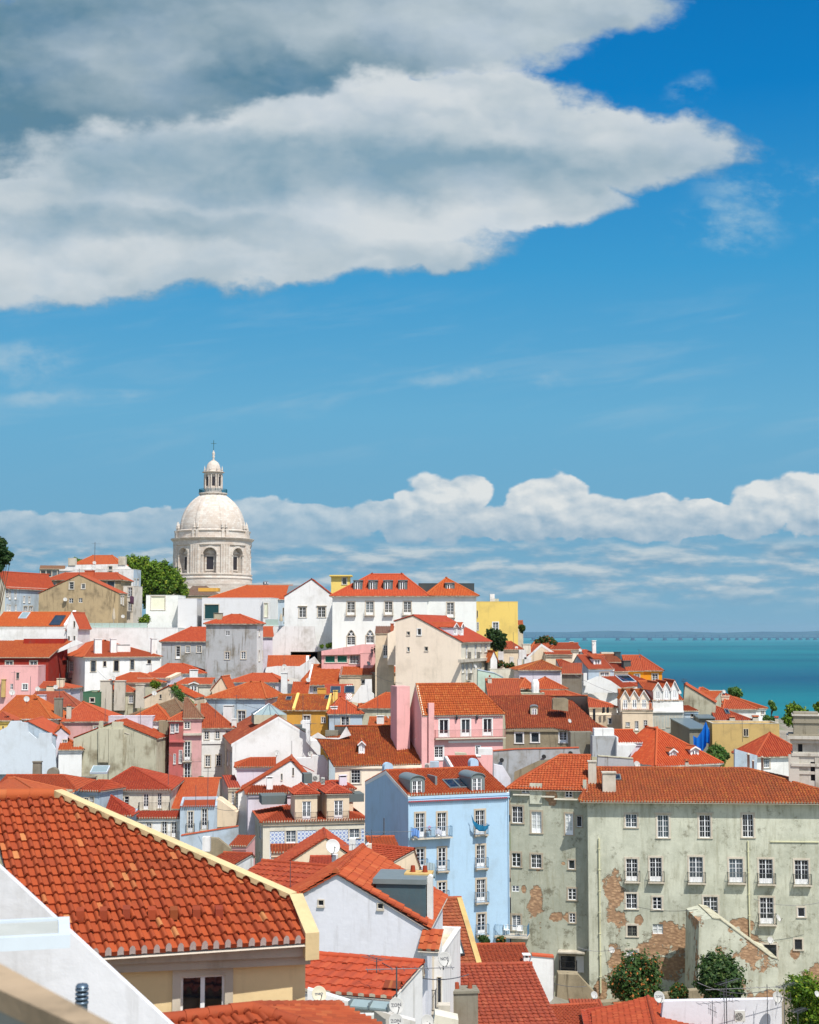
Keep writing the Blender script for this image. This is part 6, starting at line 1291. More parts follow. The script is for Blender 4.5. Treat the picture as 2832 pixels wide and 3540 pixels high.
for x1, y1, x2, y2, yy in ((800, 872, 862, 1005, 3.4), (935, 872, 985, 990, 4.2), (1278, 868, 1328, 1000, 2.5)): wh.chim((x1, y1, x2, y2, yy, '', 'white'))
wh.chim((988, 920, 1100, 980, 5, 't', 'white')); 
for x in (452, 585):
    u, z = wh.uz('L', x + 18, 1185); q = MB(); q.box(-.9, -.02, u - .9, u + .9, z - .6, z - .5, M_IRON); o = q.build('balcony', wh.root); railing(o, lambda a, y, zz: (y, u + a, zz), -.9, .9, -.9, z - .5, hh=1.1)
# ================= hilltop, left =================
lb = H('light_blue_house', 'pale blue terrace houses seen end on under a red roof at the far left', 'house', 'A', -90, 432, 46, 296, a=-22, D=17, h=12, roof='gy', rp=.5, rise=3.0, wall='offwhite', wallR='bluegrey', tile='red', ov=.4)
lb.win('R', (55, 450, 70, 520, 'w'), (78, 462, 90, 540, 'f'), (125, 470, 138, 540, 'f'), (198, 515, 210, 570, 'f'), (243, 520, 255, 570, 'f'), (58, 585, 68, 640, 'f'), (78, 590, 90, 640, 'f'), (130, 590, 140, 640, 'f'), (200, 600, 232, 640, 'w'), (248, 600, 275, 640, 'w')).build(); lb.chim((192, 348, 225, 430, 12, 't', 'stone'))
db = H('dark_building', 'dark brown weathered building with a covered roof terrace on the far left hill', 'building', 'A', 130, 385, 560, 352, a=8, D=10, h=12, roof='flat', wall='brownwall', parh=.8)
db.build(); pg = H('roof_pergola', 'dark glazed roof pavilion under a slanting pale canopy on the far left hill', 'pavilion', 'A', 335, 285, 545, 350, a=12, D=5, h=4.5, roof='gx', rp=1, rise=1.0, wall='brownwall', tile='grey', base=False, ov=.3, cornice=False)
for i in range(4): pg.win('F', (345 + i * 48, 295, 385 + i * 48, 350, 's'))
pg.build(); railing(db.root, lambda u, y, z: (u, y, z), 0, db.W * .48, 0, db.h + .1, M_ALU, sp=.5, hh=1.5)
H('dark_building', 'low dark roofed block at the skyline, far left', 'building', 'A', 10, 345, 105, 360, a=0, D=8, h=8, roof='flat', wall='darkgrey', parh=.1).build()
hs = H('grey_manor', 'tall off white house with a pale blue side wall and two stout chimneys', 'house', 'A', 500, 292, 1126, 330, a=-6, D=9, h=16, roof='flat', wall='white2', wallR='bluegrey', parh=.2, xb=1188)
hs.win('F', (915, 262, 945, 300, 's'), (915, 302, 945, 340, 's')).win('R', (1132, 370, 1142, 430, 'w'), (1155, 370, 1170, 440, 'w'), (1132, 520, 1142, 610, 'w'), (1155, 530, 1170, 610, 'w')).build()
prism('manor_gable_wall', 'stepped off white parapet wall below the two stout chimneys', 'wall', 'A', [(500, 300), (1126, 300), (1100, 280), (1060, 250), (990, 244), (580, 252), (545, 285), (500, 290)], 329.6, .5, 'white2')
H('manor_attic', 'red hipped attic roof between the two stout chimneys on the hill', 'house', 'A', 625, 246, 1005, 333, a=-3, D=7, h=2, roof='gx', rp=.5, ry=176, hl=3.4, hr=2.6, wall='white2', tile='orange', base=False).build()
crate('stout_chimney', 'left stout pale chimney with a dark cap on the off white house', 'chimney', 'A', 575, 192, 635, 255, 329.4, 1.6, 'stone'); crate('stout_chimney', 'right stout pale chimney with a dark cap on the off white house', 'chimney', 'A', 998, 180, 1058, 250, 329.4, 1.6, 'stone')
bw = H('brown_gable_house', 'weathered brown gable with four small windows on the left hillside', 'house', 'A', 328, 492, 1000, 300, a=-5, D=11, h=15, roof='gy', rp=.5, ry=336, wall='tan', tile='red', ov=.1, xb=1072, cornice=False)
bw.win('F', (586, 395, 622, 455, 'w', dict(leaf=1)), (688, 412, 718, 452, 'w', dict(leaf=1)), (582, 532, 618, 572, 'n'), (664, 530, 696, 568, 'n')).win('R', (1018, 510, 1030, 580, 'w'), (1036, 510, 1046, 590, 'w')).build()
bw2 = H('tan_house', 'pinkish tan house with a low red roof directly behind the weathered brown gable', 'house', 'A', 392, 378, 1020, 312, a=-5, D=8, h=12, roof='gx', rp=.6, ry=322, hl=2.5, hr=2.5, wall='tan', tile='red', ov=.4)
bw2.win('F', (438, 400, 470, 430, 'w'), (905, 385, 965, 440, 's')).build(); bw2.chim((712, 296, 790, 360, 1.5, '', 'terracotta'))
tw = H('terrace_wall', 'flat roofed house wing with washing and shutters right of the brown gable', 'house', 'A', 1040, 430, 1125, 309, a=-8, D=6, h=12, roof='flat', wall='pantone', parh=.2)
tw.win('F', (1080, 440, 1115, 520, 'w'), (1080, 560, 1112, 640, 'w')).build()
cloth('dark and red washing hung on the wing beside the brown gable', 'laundry', 'A', [(1095, 515), (1110, 510), (1130, 520)], 307, plain('dark_cloth', lin(90, 60, 80), .8), 1.7, seed=8)
dish('A', 550, 541, 34, 299, 'dish on the weathered brown gable', .3); dish('A', 796, 232, 30, 327, 'upper dish on the off white house under the aerial', .4); dish('A', 792, 278, 34, 326, 'lower dish on the off white house under the aerial', .4); dish('A', 1036, 684, 30, 298, 'dish at the foot of the brown gable corner', .3)
aerial('A', 798, 58, 250, 328, 'tall aerial on the skyline above the off white house', els=6, r=.06, length=2.5); aerial('A', 668, 282, 330, 311, 'short aerial on the ridge of the tan house', kind='mast', r=.05)
tree('evergreen_tree', 'large rounded green tree on the hill between the off white house and the dome', 'tree', 'A', 1050, 185, 1570, 620, 372, 'light', n=34000, leaf=.34, seed=31, blobs=[(1130, 260, 75), (1230, 275, 85), (1330, 300, 75), (1420, 340, 75), (1480, 400, 70), (1200, 370, 90), (1320, 390, 90), (1250, 450, 70), (1420, 450, 80), (1510, 460, 55), (1370, 280, 45), (1190, 480, 80), (1300, 500, 70), (1540, 500, 35), (1150, 330, 60), (1240, 560, 60)])
tree('evergreen_tree', 'green treetops showing behind the red attic roof on the hill', 'tree', 'A', 540, 180, 720, 290, 345, 'light', n=4000, leaf=.3, lobes=7, seed=32, trunk=False); tree('evergreen_tree', 'small green tree at the left foot of the dark brown building', 'tree', 'A', 335, 405, 400, 480, 322, 'mid', n=1500, leaf=.25, lobes=5, seed=33, trunk=False)
tree('pine_tree', 'dark pine branches entering at the left edge beside the skyline', 'tree', 'A', -190, -20, 100, 330, 150, 'pine', n=9000, leaf=.16, seed=34, blobs=[(-60, 40, 60), (-20, 110, 60), (10, 60, 30), (40, 160, 32), (85, 165, 14), (70, 200, 22), (10, 200, 50), (-30, 270, 45), (10, 285, 16), (-60, 180, 60), (20, 120, 30), (-100, 100, 70)], base=45)
# terrace with furniture
tw2 = H('white_terrace', 'long white retaining building with a roof terrace and glass balustrade below the brown gable', 'building', 'A', 655, 782, 1500, 285, a=2, D=12, h=11, roof='flat', wall='white', parh=.15); tw2.build()
g_ = MB(); gp = plain('balustrade_glass', lin(170, 190, 180), .1); 
for i in range(9): g_.box(.3 + i * 1.5, 1.75 + i * 1.5, .3, .33, tw2.h + .08, tw2.h + 1.0, gp)
g_.build('balustrade', tw2.root)
def um(V, x, y, d, hgt, label):
    p = at(V, x, y, d); r_ = empty('garden_umbrella', p, 0, label=label, category='umbrella', group='folded garden umbrellas'); mb = MB(); mb.tube((0, 0, 0), (0, 0, hgt), .04, M_ALU, 6); mb.build('pole', r_)
    mb = MB(); mb.lathe([(.3, hgt * .35), (.34, hgt * .45), (.22, hgt * .75), (.04, hgt)], plain('umbrella_cloth', lin(190, 178, 156), .9), 12); mb.build('canopy', r_)
um('A', 958, 762, 288, 3.6, 'folded beige umbrella on the roof terrace below the brown gable')
def lounger(V, x, y, d, a, label, col):
    p = at(V, x, y, d); p.z = (tw2.M @ Vector((0, 0, tw2.h - .1))).z; r_ = empty('deck_chair', p, a, label=label, category='deck chair', group='deck chairs on the roof terrace'); m = plain('deck_' + str(col), lin(*col), .7)
    mb = MB(); mb.hexa([(-.35, -.8, .3), (.35, -.8, .3), (.35, .3, .4), (-.35, .3, .4), (-.35, -.8, .36), (.35, -.8, .36), (.35, .3, .46), (-.35, .3, .46)], m); mb.build('seat', r_)
    mb = MB(); mb.hexa([(-.35, .3, .4), (.35, .3, .4), (.35, .8, 1.05), (-.35, .8, 1.05), (-.35, .22, .45), (.35, .22, .45), (.35, .72, 1.12), (-.35, .72, 1.12)], m); mb.build('backrest', r_)
    for sx in (-.3, .27): mb = MB(); mb.box(sx, sx + .04, -.7, .7, 0, .32, M_ALU); mb.build('leg', r_)
lounger('A', 785, 750, 290, .8, 'white deck chair, second from the left on the roof terrace', (226, 226, 222)); lounger('A', 880, 750, 290, -.6, 'white deck chair left of the folded umbrella', (224, 222, 220)); lounger('A', 1020, 750, 290, .3, 'white deck chair right of the folded umbrella', (220, 222, 222)); lounger('A', 685, 745, 290, .5, 'green deck chair at the left end of the roof terrace', (70, 170, 110))
tree('potted_plant', 'green creeper at the right end of the roof terrace beside the white cube house', 'plant', 'A', 1165, 665, 1290, 775, 289, 'light', n=2500, leaf=.2, lobes=8, seed=35, trunk=False)
oh1 = H('gallery_house', 'long white house with an orange roof and a tall skylight, far left', 'house', 'A', -60, 772, 565, 272, a=0, D=9, h=10, roof='gx', rp=.8, ry=655, wall='white', tile='bright', ov=.1, par='R', cop='white', copw=.6, coph=.5)
oh1.build(); oh1.skylight((440, 682, 530, 762), frame=plain('dark_frame', (.05, .05, .05, 1), .4)); oh1.skylight((172, 655, 240, 705), frame=plain('pale_frame', lin(200, 210, 216), .5), pane=plain('pale_glass', lin(170, 186, 186), .15))
og2 = H('white_gable_end', 'white gable end with three slit windows right of the tall skylight', 'house', 'A', 566, 770, 656, 271.5, a=-2, D=9, h=9, roof='gy', rp=.4, ry=655, wall='white', tile='orange', cornice=False, par='F', cop='white')
og2.win('F', (622, 725, 634, 775, 's'), (574, 852, 588, 890, 's'), (622, 850, 634, 888, 's')).build()
H('low_white_wall_house', 'low white block with a dark red slot opening above the broad red roof, left', 'house', 'A', 200, 872, 540, 266, a=0, D=3, h=4, roof='flat', wall='dred', cop='white', parh=.1).build()
prism('white_rake_wall', 'white sloping fire wall between the broad red roof and the white hip roofed house', 'wall', 'A', [(455, 1000), (700, 910), (640, 885), (620, 888), (450, 985)], 262, .5, 'white')
g1 = H('grey_house', 'grey rendered house with a stained wall and an orange roof behind the grey tower house', 'house', 'A', 1362, 895, 1760, 262, a=-6, D=8, h=12, roof='gx', rp=.9, ry=782, hl=3.5, hr=0, wall='grey', tile='orange', ov=.35)
g1.win('F', (1485, 935, 1518, 1040, 'f', dict(leaf=1)), (1568, 935, 1600, 990, 'w'), (1660, 932, 1695, 988, 'w')).build()
# cube houses
cb1 = H('cube_house', 'white cubic modern house with a cut out corner, right of the big tree', 'house', 'A', 1232, 508, 1500, 300, a=-3, D=8, h=13, roof='flat', wall=wallmat((226, 228, 222), .02, key='bright_white'), parh=.3)
cb1.win('F', (1276, 515, 1390, 630, 's', dict(pane=plain('cream_recess', lin(226, 226, 200), .9)))).build()
cb2 = H('cube_house', 'lower grey white cube house with a big dark glazed opening below the dome', 'house', 'A', 1500, 536, 1660, 297, a=0, D=9, h=13, roof='flat', wall=wallmat((214, 214, 214), .02, key='matt_white'), parh=.2); cb2.build()
cb3 = H('cube_house', 'long plain white cube house with a slot opening, left of the patio window', 'house', 'B', -22, 530, 500, 296, a=0, D=8, h=13, roof='flat', wall=wallmat((214, 214, 214), .02, key='matt_white'), wallR='white', parh=.2, xb=None)
cb3.win('F', (0, 585, 118, 705, 's', dict(pane=plain('dark_teal_glass', lin(10, 62, 66), .1)))).build()
cb4 = H('cube_house', 'narrow bright white end wall of the cube house with a tall slot', 'house', 'B', 492, 530, 553, 295, a=-12, D=6, h=13, roof='flat', wall='white', parh=.2); cb4.win('F', (503, 575, 530, 690, 's', dict(pane=plain('cream_recess', lin(226, 226, 200), .9)))).build()
os_ = H('white_house', 'white house with a long flat orange roof just right of the dome base', 'house', 'B', 45, 530, 690, 306, a=0, D=12, h=12, roof='gx', rp=.9, ry=430, hl=6.5, hr=0, wall='white', tile='bright', ov=.5)
os_.build()
ow = H('white_house', 'small blue grey shaded front with a tall window behind the glass patio', 'house', 'B', 553, 545, 672, 300, a=0, D=4, h=11, roof='gx', rp=1, rise=.4, wall='bluegrey', tile='bright'); ow.win('F', (556, 618, 604, 705, 'f'), (658, 612, 670, 680, 's')).build()
pt = H('patio_wall', 'white patio block with planting and a glass balustrade', 'building', 'B', 505, 766, 950, 272, a=0, D=12, h=9, roof='flat', wall='white2', parh=.15); pt.build()
g_ = MB(); g_.box(.1, 2.6, .2, .23, pt.h, pt.h + 1.3, gp); g_.build('balustrade', pt.root); um('B', 643, 762, 276, 2.4, 'folded brown umbrella behind the glass patio balustrade'); um('B', 890, 762, 276, 2.5, 'folded tan umbrella at the right end of the patio')
tree('patio_plant', 'row of small shrubs along the white patio', 'shrub', 'B', 665, 725, 880, 765, 274, 'mid', n=1500, leaf=.2, seed=41, trunk=False, blobs=[(690, 745, 18), (730, 742, 20), (790, 745, 18), (840, 740, 22)]); tree('patio_plant', 'low green hedge at the foot of the big white mansion', 'shrub', 'B', 965, 910, 1115, 950, 252, 'light', n=1800, leaf=.2, seed=42, trunk=False, blobs=[(985, 938, 12), (1040, 932, 16), (1070, 925, 20), (1100, 938, 14)])
H('small_roof_house', 'little orange roof between the grey tower house and the patio', 'house', 'B', 485, 858, 580, 262, a=8, D=6, h=8, roof='gx', rp=.9, ry=778, wall='lilac', tile='orange', wallR='white2', skew=.2).build()
prism('white_side_wall', 'white wall with a sloping left shoulder under the patio', 'wall', 'B', [(570, 1150), (950, 1150), (950, 950), (925, 830), (925, 768), (660, 768), (572, 862)], 258, 1, 'white2')
gt = H('grey_tower_house', 'square grey white tower house with a small orange hipped roof, under the dome', 'house', 'B', 12, 742, 440, 247, a=-4, D=9, h=17, roof='gx', rp=.45, ry=675, hl=3.8, hr=3.4, wall='grey', wallR='white', tile='orange', xb=492, ov=.4)
gt.win('F', (178, 806, 212, 845, 'n'), (172, 985, 208, 1045, 'w'), (308, 982, 345, 1043, 'w'), (172, 1183, 212, 1225, 'w')).win('R', (456, 800, 464, 850, 's'), (456, 975, 464, 1060, 's'), (486, 975, 494, 1040, 's')).build(); gt.chim((75, 655, 145, 722, 1.0, 't', 'concrete'))
# white gable and mansion
wgb = H('white_gable_house', 'bright white gable with two shuttered windows left of the white mansion', 'house', 'B', 672, 517, 1085, 262, a=0, D=9, h=15, roof='gy', rp=.55, ry=374, wall='white', tile='red', cornice=False, par='', ov=.1)
wgb.win('F', (797, 607, 853, 693, 'w', dict(lintel=True)), (953, 605, 1016, 692, 'w', dict(lintel=True))).build(); H('slate_roof_house', 'dark grey seam roof just showing behind the bright white gable', 'house', 'B', 695, 490, 800, 275, a=0, D=5, h=5, roof='gx', rp=.9, ry=428, wall='darkgrey', tile=M_ZINC, base=False).build()
sp = MB(); 
ms = H('white_mansion', 'big white mansion with a bright orange roof, four roof windows and stone balconies', 'house', 'B', 1076, 502, 1876, 250, a=-1, D=11, h=17, roof='gx', rp=.5, ry=334, hl=6.5, hr=4.5, wall=wallmat((226, 228, 222), .02, key='bright_white'), tile='bright', ov=.5)
ms.win('F', (1200, 562, 1264, 672, 'd'), (1358, 560, 1422, 672, 'd'), (1517, 560, 1580, 670, 'd'), (1676, 560, 1738, 670, 'd'), (1200, 855, 1267, 938, 'f', dict(leaf=2)), (1360, 850, 1425, 918, 'f'), bout=.5, rail=M_STONE).build()
for x1, x2 in ((1253, 1328), (1380, 1455), (1506, 1582), (1632, 1706)): ms.dormer((x1, 383, x2, 470, 1.2, 'x', dict(wall=zz, side=zz, rise=.2, D=2.2, win=(.18, .08, .75, .92), ws='n', rows=1)))
for x in (1234, 1393):                      # pointed window heads
    a = ms.on(x - 34, 855, 0); b = ms.on(x + 34, 855, 0); t = ms.on(x, 800, 0); w = (b.x - a.x) / 2; q = MB(); cx = (a.x + b.x) / 2; hh = t.z - a.z
    arc = [(cx + s * w * (1 - k / 8) ** .62, a.z + hh * (k / 8)) for s, ks in ((-1, range(9)), (1, range(7, -1, -1))) for k in ks]
    q.face([(u, -.012, z) for u, z in arc], GLASS)
    for i in range(len(arc) - 1):
        (u0, z0), (u1, z1) = arc[i], arc[i + 1]; o = 1.22
        q.hexa([(u0, -.06, z0), (u1, -.06, z1), (u1, .02, z1), (u0, .02, z0), (cx + (u0 - cx) * o, -.06, a.z + (z0 - a.z) * 1.1), (cx + (u1 - cx) * o, -.06, a.z + (z1 - a.z) * 1.1), (cx + (u1 - cx) * o, .02, a.z + (z1 - a.z) * 1.1), (cx + (u0 - cx) * o, .02, a.z + (z0 - a.z) * 1.1)], M_STONE)
    for k in (-.5, 0, .5): q.tube((cx + k * w, -.04, a.z), (cx + k * w * -.9, -.04, a.z + hh * .62), .05, M_SASH, 4)
    q.build('window_head', ms.root)
ms2 = H('white_mansion_wing', 'right wing of the white mansion with a pyramid roof, one roof window and one balcony', 'house', 'C', 432, 256, 845, 250, a=3, D=9, h=17, roof='gx', rp=.5, ry=124, hl=4.3, hr=5.7, wall=wallmat((226, 228, 222), .02, key='bright_white'), tile='bright', ov=.5)
ms2.win('F', (598, 325, 655, 447, 'd'), bout=.5, rail=M_STONE).build(); ms2.dormer((585, 162, 662, 232, 1.4, 'x', dict(wall=zz, side=zz, rise=.2, D=2.0, win=(.2, .08, .75, .92), ws='n', rows=1)))
H('slate_box', 'dark grey sheet metal attic showing behind the two bright orange roofs', 'house', 'C', 360, 165, 828, 262, a=0, D=5, h=6, roof='flat', wall='darkgrey', parh=.1, base=False).build()
yt = H('yellow_roof_tower', 'small yellow stair tower with a flat slab roof on the skyline', 'tower', 'B', 1065, 345, 1222, 285, a=0, D=4, h=9, roof='flat', wall='yellow', parh=.1, base=False); yt.win('F', (1160, 360, 1195, 415, 's')).build(); yt.boxpart('slab', 1050, 335, 1240, 346, -.6, 5, wm('yellow'))
yh = H('yellow_house', 'bright yellow flat topped house beside the white mansion wing', 'house', 'C', 846, 318, 1195, 278, a=0, D=10, h=19, roof='flat', wall='yellow', parh=.3)
yh.win('F', (985, 492, 1030, 558, 'w', dict(stone=wm('white'))), (848, 492, 865, 555, 'w', dict(stone=wm('white'))), (848, 392, 858, 448, 's')).build(); yh.boxpart('roof_vent_stack', 962, 252, 1000, 316, 3, 1.6, wm('white2')); yh.boxpart('roof_vent_stack', 1000, 292, 1035, 316, 3, 1.2, wm('concrete'))
tree('round_tree', 'dark rounded tree in front of the bright yellow house', 'tree', 'C', 862, 535, 1118, 720, 238, 'dark', n=16000, leaf=.22, seed=44, lobes=14); tree('palm_top', 'small palm head at the right corner of the yellow house', 'tree', 'C', 1195, 505, 1272, 590, 282, 'dark', n=1800, leaf=.3, seed=45, lobes=6, trunk=False)
H('far_house', 'small stone house end with a thatch brown roof behind the yellow house', 'house', 'C', 1196, 515, 1240, 290, a=0, D=4, h=9, roof='gx', rp=.5, rise=.8, wall='stone', tile='brown').build()
tree('spreading_tree', 'thin leaved tree before the water beside the far bridge', 'tree', 'C', 1330, 612, 1530, 672, 262, 'orange', n=2600, leaf=.2, seed=46, blobs=[(1400, 640, 25), (1440, 630, 25), (1480, 645, 25), (1360, 655, 20), (1505, 660, 15)], trunk=False)
# pink terrace house
pt2 = H('pink_terrace_house', 'low pink house with green blinds and a sloping pink parapet', 'house', 'B', 985, 1010, 1315, 243, a=0, D=7, h=7, roof='flat', wall='pink', parh=.3)
pt2.win('F', (1016, 1018, 1096, 1073, 's', dict(pane=DGREEN)), (1118, 1016, 1198, 1072, 's', dict(pane=DGREEN)), (1222, 1012, 1300, 1084, 'g', dict(rows=6))).build()
prism('pink_parapet', 'pink parapet with a sloping top over the green blinds', 'parapet', 'B', [(983, 1012), (1440, 1000), (1440, 918), (1330, 920), (983, 975)], 242.6, .5, 'pink'); H('pink_annex', 'pink annex with a small terrace beside the cream gable', 'house', 'B', 1312, 995, 1442, 241.5, a=0, D=5, h=7, roof='flat', wall='pink', parh=.9).build()
H('dark_lean_to', 'dark rubble wall behind the low white gables, left of the green blinds', 'house', 'B', 725, 985, 985, 258, a=0, D=4, h=7, roof='flat', wall='brownwall', parh=.1, base=False).build()
def make_person(V, x, y, d, hgt, label, top, a=0, arm=0):
    p = at(V, x, y, d); s_ = hgt / 1.75; sk = plain('skin', lin(196, 150, 122), .6); tp = plain('cloth_%d_%d_%d' % top, lin(*top), .9); tr_ = plain('trousers', lin(50, 54, 70), .9)
    mb = MB(); z = lambda k: k * s_
    def limb(pts, n=8):
        rows = []
        for (c, r) in pts: rows.append([(c[0] * s_ + r * s_ * cos(2 * pi * i / n), c[1] * s_ + r * s_ * .8 * sin(2 * pi * i / n), c[2] * s_) for i in range(n)])
        return rows
    body = [((0, 0, .85), .15), ((0, 0, 1.0), .15), ((0, 0, 1.2), .14), ((0, 0, 1.38), .19), ((0, 0, 1.44), .12), ((0, 0, 1.49), .055), ((0, 0, 1.54), .06), ((0, -.01, 1.6), .085), ((0, 0, 1.68), .09), ((0, 0, 1.75), .05), ((0, 0, 1.765), .005)]
    rows = limb(body); mb.grid(rows[:5], tp, closed=True); mb.grid(rows[4:], sk, closed=True)
    for s in (-1, 1):
        mb.grid(limb([((s * .08, 0, .9), .1), ((s * .1, -.01, .5), .065), ((s * .1, .02, .1), .045), ((s * .1, -.05, .03), .05), ((s * .1, -.05, 0), .05)]), tr_, closed=True)
        mb.grid(limb([((s * .17, 0, 1.41), .055), ((s * .24, .02, 1.12), .045), ((s * .22, -.1 - arm * (s > 0), .92 + arm * (s > 0)), .035)]), tp, closed=True); mb.grid(limb([((s * .22, -.1 - arm * (s > 0), .93 + arm * (s > 0)), .036), ((s * .215, -.13 - arm * (s > 0), .84 + arm * (s > 0)), .02)]), sk, closed=True)
    o = mb.build('person', None, label=label, category='person'); o.location = p; o.rotation_euler = (0, 0, a)
    h = MB(); h.lathe([(.098 * s_, z(1.62)), (.1 * s_, z(1.7)), (.06 * s_, z(1.77)), (0, z(1.785))], plain('dark_hair', (.03, .02, .015, 1), .8), 10, (0, .015)); h.build('hair', o)
    return o
make_person('B', 1410, 1030, 241, 1.7, 'person in dark clothes leaning at the pink terrace parapet', (40, 40, 48), .4, .2); make_person('B', 1434, 1020, 241.5, 1.75, 'person in black standing right of the other on the pink terrace', (24, 24, 28), -.5)
for i, (x, t) in enumerate(((498, (40, 44, 60)), (510, (210, 210, 210)), (519, (50, 50, 60)), (531, (200, 204, 214)))):
    make_person('B', x, 436, 420, 1.7, ('first', 'second', 'third', 'last')[i] + ' of the tiny skyline visitors right of the dome, ' + ('in navy', 'in white', 'in dark grey', 'in pale blue')[i], t, i * .8)

# ================= cream gable house =================
cr = H('cream_gable_house', 'large cream gable house with small square windows and a roof falling to the right', 'house', 'C', 718, 655, 962, 219, a=72, D=11.5, h=15, roof='gx', rp=.73, rise=4.0, eb=3.2, wall='offwhite', wallL='cream', tile='red', ov=.35, xb=165)
cr.win('L', (262, 570, 285, 598, 's'), (350, 545, 380, 598, 'p', dict(leaf=1, stone=wm('white'))), (264, 700, 283, 735, 's'), (412, 698, 437, 732, 's'))
cr.win('F', (755, 680, 774, 795, 'd'), (830, 675, 850, 795, 'd'), (876, 672, 890, 740, 'w'), (914, 670, 936, 740, 'w'), (757, 838, 776, 975, 'd'), (724, 842, 742, 915, 'w'), (794, 835, 812, 915, 'c'), (872, 826, 892, 902, 'c'), (912, 826, 936, 902, 'c')).build()
cr.boxpart('moulding', 718, 803, 962, 812, -.5, .5, wm('stone')); cr.dormer((650, 530, 690, 598, 1.5, 'g', dict(wall='white', tile='orange', side='lilac', rise=.6, D=5.5, ws='w')), (712, 530, 738, 600, 1.5, 'g', dict(wall='white', tile='orange', rise=.6, D=2.5, ws='w')))
prism('cream_wing', 'tall plain cream block at the left shoulder of the cream gable', 'wall', 'C', [(98, 850), (245, 850), (245, 478), (165, 478), (148, 560), (98, 585)], 229, 3, 'cream', top=('dred', 2, 3))
cwl = H('cream_annex', 'low beige annex with a narrow glazed door beside the cream block', 'house', 'C', -5, 590, 150, 232, a=0, D=6, h=11, roof='gx', rp=1, rise=1.2, wall='sand', tile='grey', ov=.1, cornice=False); cwl.win('F', (62, 685, 95, 790, 'f')).build(); cwl.chim((122, 500, 150, 560, 1, '', 'terracotta'))
# ================= right side, behind the tenement =================
fr = H
H('small_roof_house', 'brown orange lean-to roof at the foot of the dark rounded tree', 'house', 'C', 1075, 722, 1225, 246, a=4, D=6, h=7, roof='gx', rp=.9, ry=660, hl=0, hr=1, wall='sand', tile='red').build().chim((1235, 672, 1305, 735, 1, '', 'offwhite'), (1172, 692, 1198, 745, .5, 'a', 'white2'))
H('far_roof_house', 'far reddish roof with a cream chimney block before the water', 'house', 'C', 1300, 745, 1530, 262, a=2, D=8, h=7, roof='gx', rp=.8, ry=665, hl=1.5, hr=1, wall='sand', tile='orange').build().chim((1530, 672, 1598, 725, 3, '', 'cream'), (1630, 652, 1668, 725, 3, 't', 'white'))
H('far_roof_house', 'far low orange roof beneath the white capped chimney before the water', 'house', 'C', 1478, 722, 1730, 258, a=0, D=8, h=7, roof='gx', rp=.8, ry=672, hl=1.5, wall='cream', tile='red').build()
H('white_low_gable', 'low cream gable with a white rake above the roof terrace, right of the dark tree', 'house', 'C', 1275, 790, 1560, 246, a=0, D=8, h=8, roof='gy', rp=.42, rise=2.2, wall='sand', tile='orange', par='F').build()
H('terrace_roof_house', 'cream house with an orange eave strip and tall chimney jumble behind the lichen roof', 'house', 'C', 1430, 765, 1655, 243, a=0, D=5, h=7, roof='gx', rp=.9, ry=738, wall='sand', tile='orange').build()
for x1, y1, x2, y2, lab in ((1030, 738, 1075, 850, 'cream chimney column above the cluttered roof terrace'), (1128, 782, 1160, 852, 'white block chimney on the cluttered roof terrace'), (1205, 722, 1268, 800, 'plastered chimney stack right of the cluttered terrace'), (1250, 785, 1310, 858, 'white washed stack before the lichen roof'), (1195, 800, 1230, 870, 'thin stone stack between terrace and lichen roof')): crate('chimney_stack', lab, 'chimney', 'C', x1, y1, x2, y2, 234, 1, 'white2')
H('small_roof_house', 'tiny gabled hut with a red roof on the cluttered roof terrace', 'hut', 'C', 965, 800, 1020, 230, a=10, D=4, h=6, roof='gy', rp=.5, ry=738, wall='white', tile='orange', cornice=False).build()
H('roof_terrace', 'cluttered roof terrace with pots between the cream house and the lichen roof', 'building', 'C', 960, 885, 1240, 228, a=0, D=7, h=7, roof='flat', wall='offwhite', parh=.9, flatm=tilemat('old')).build()
tree('potted_plant', 'green plants in pots on the cluttered roof terrace', 'plant', 'C', 1020, 810, 1160, 880, 231, 'orange', n=1600, leaf=.2, seed=51, blobs=[(1050, 835, 22), (1100, 855, 20), (1140, 850, 22), (1030, 860, 14)], trunk=False)
li = H('lichen_roof_house', 'house with a lichen stained hipped roof and a blank mauve white wall', 'house', 'C', 1208, 892, 1555, 222, a=4, D=8, h=8, roof='gx', rp=.5, ry=818, hl=4.5, hr=2.5, wall='lilac', tile='lichen', ov=.4).build()
H('small_roof_house', 'red roof wedge right of the lichen stained roof', 'house', 'C', 1550, 870, 1700, 226, a=0, D=6, h=7, roof='gx', rp=.9, ry=812, hr=2, wall='white', tile='red').build()
H('white_metal_shed', 'white corrugated tank like box below the cluttered terrace', 'tank', 'C', 1080, 975, 1160, 216, a=0, D=3, h=3.5, roof='flat', wall='white', parh=.1).build()
H('green_walled_house', 'pale green shaded gable with a grey metal coping right of the cream house', 'house', 'C', 852, 1120, 1060, 212, a=24, D=4, h=13, roof='gx', rp=1, rise=1.2, wall='palegreen', tile=M_ZINC, ov=.1, cornice=False).build() if False else None
prism('green_gable_wall', 'pale green gable wall with a sloping zinc coping, right of the cream house', 'wall', 'C', [(855, 1150), (1060, 1150), (1075, 975), (1072, 955), (1000, 920), (860, 893)], 214, 3, 'palegreen', top=('bluegrey', 2, 5))
bt = H('orange_block_house', 'square orange tiled roof block with white ridge mortar right of the green gable', 'house', 'C', 945, 1122, 1222, 203, a=0, D=7, h=8, roof='gx', rp=.95, ry=976, wall='concrete', tile='lichen', ov=.1, par='').build(); bt.chim((942, 948, 975, 1030, 5, 'b', 'stone'))
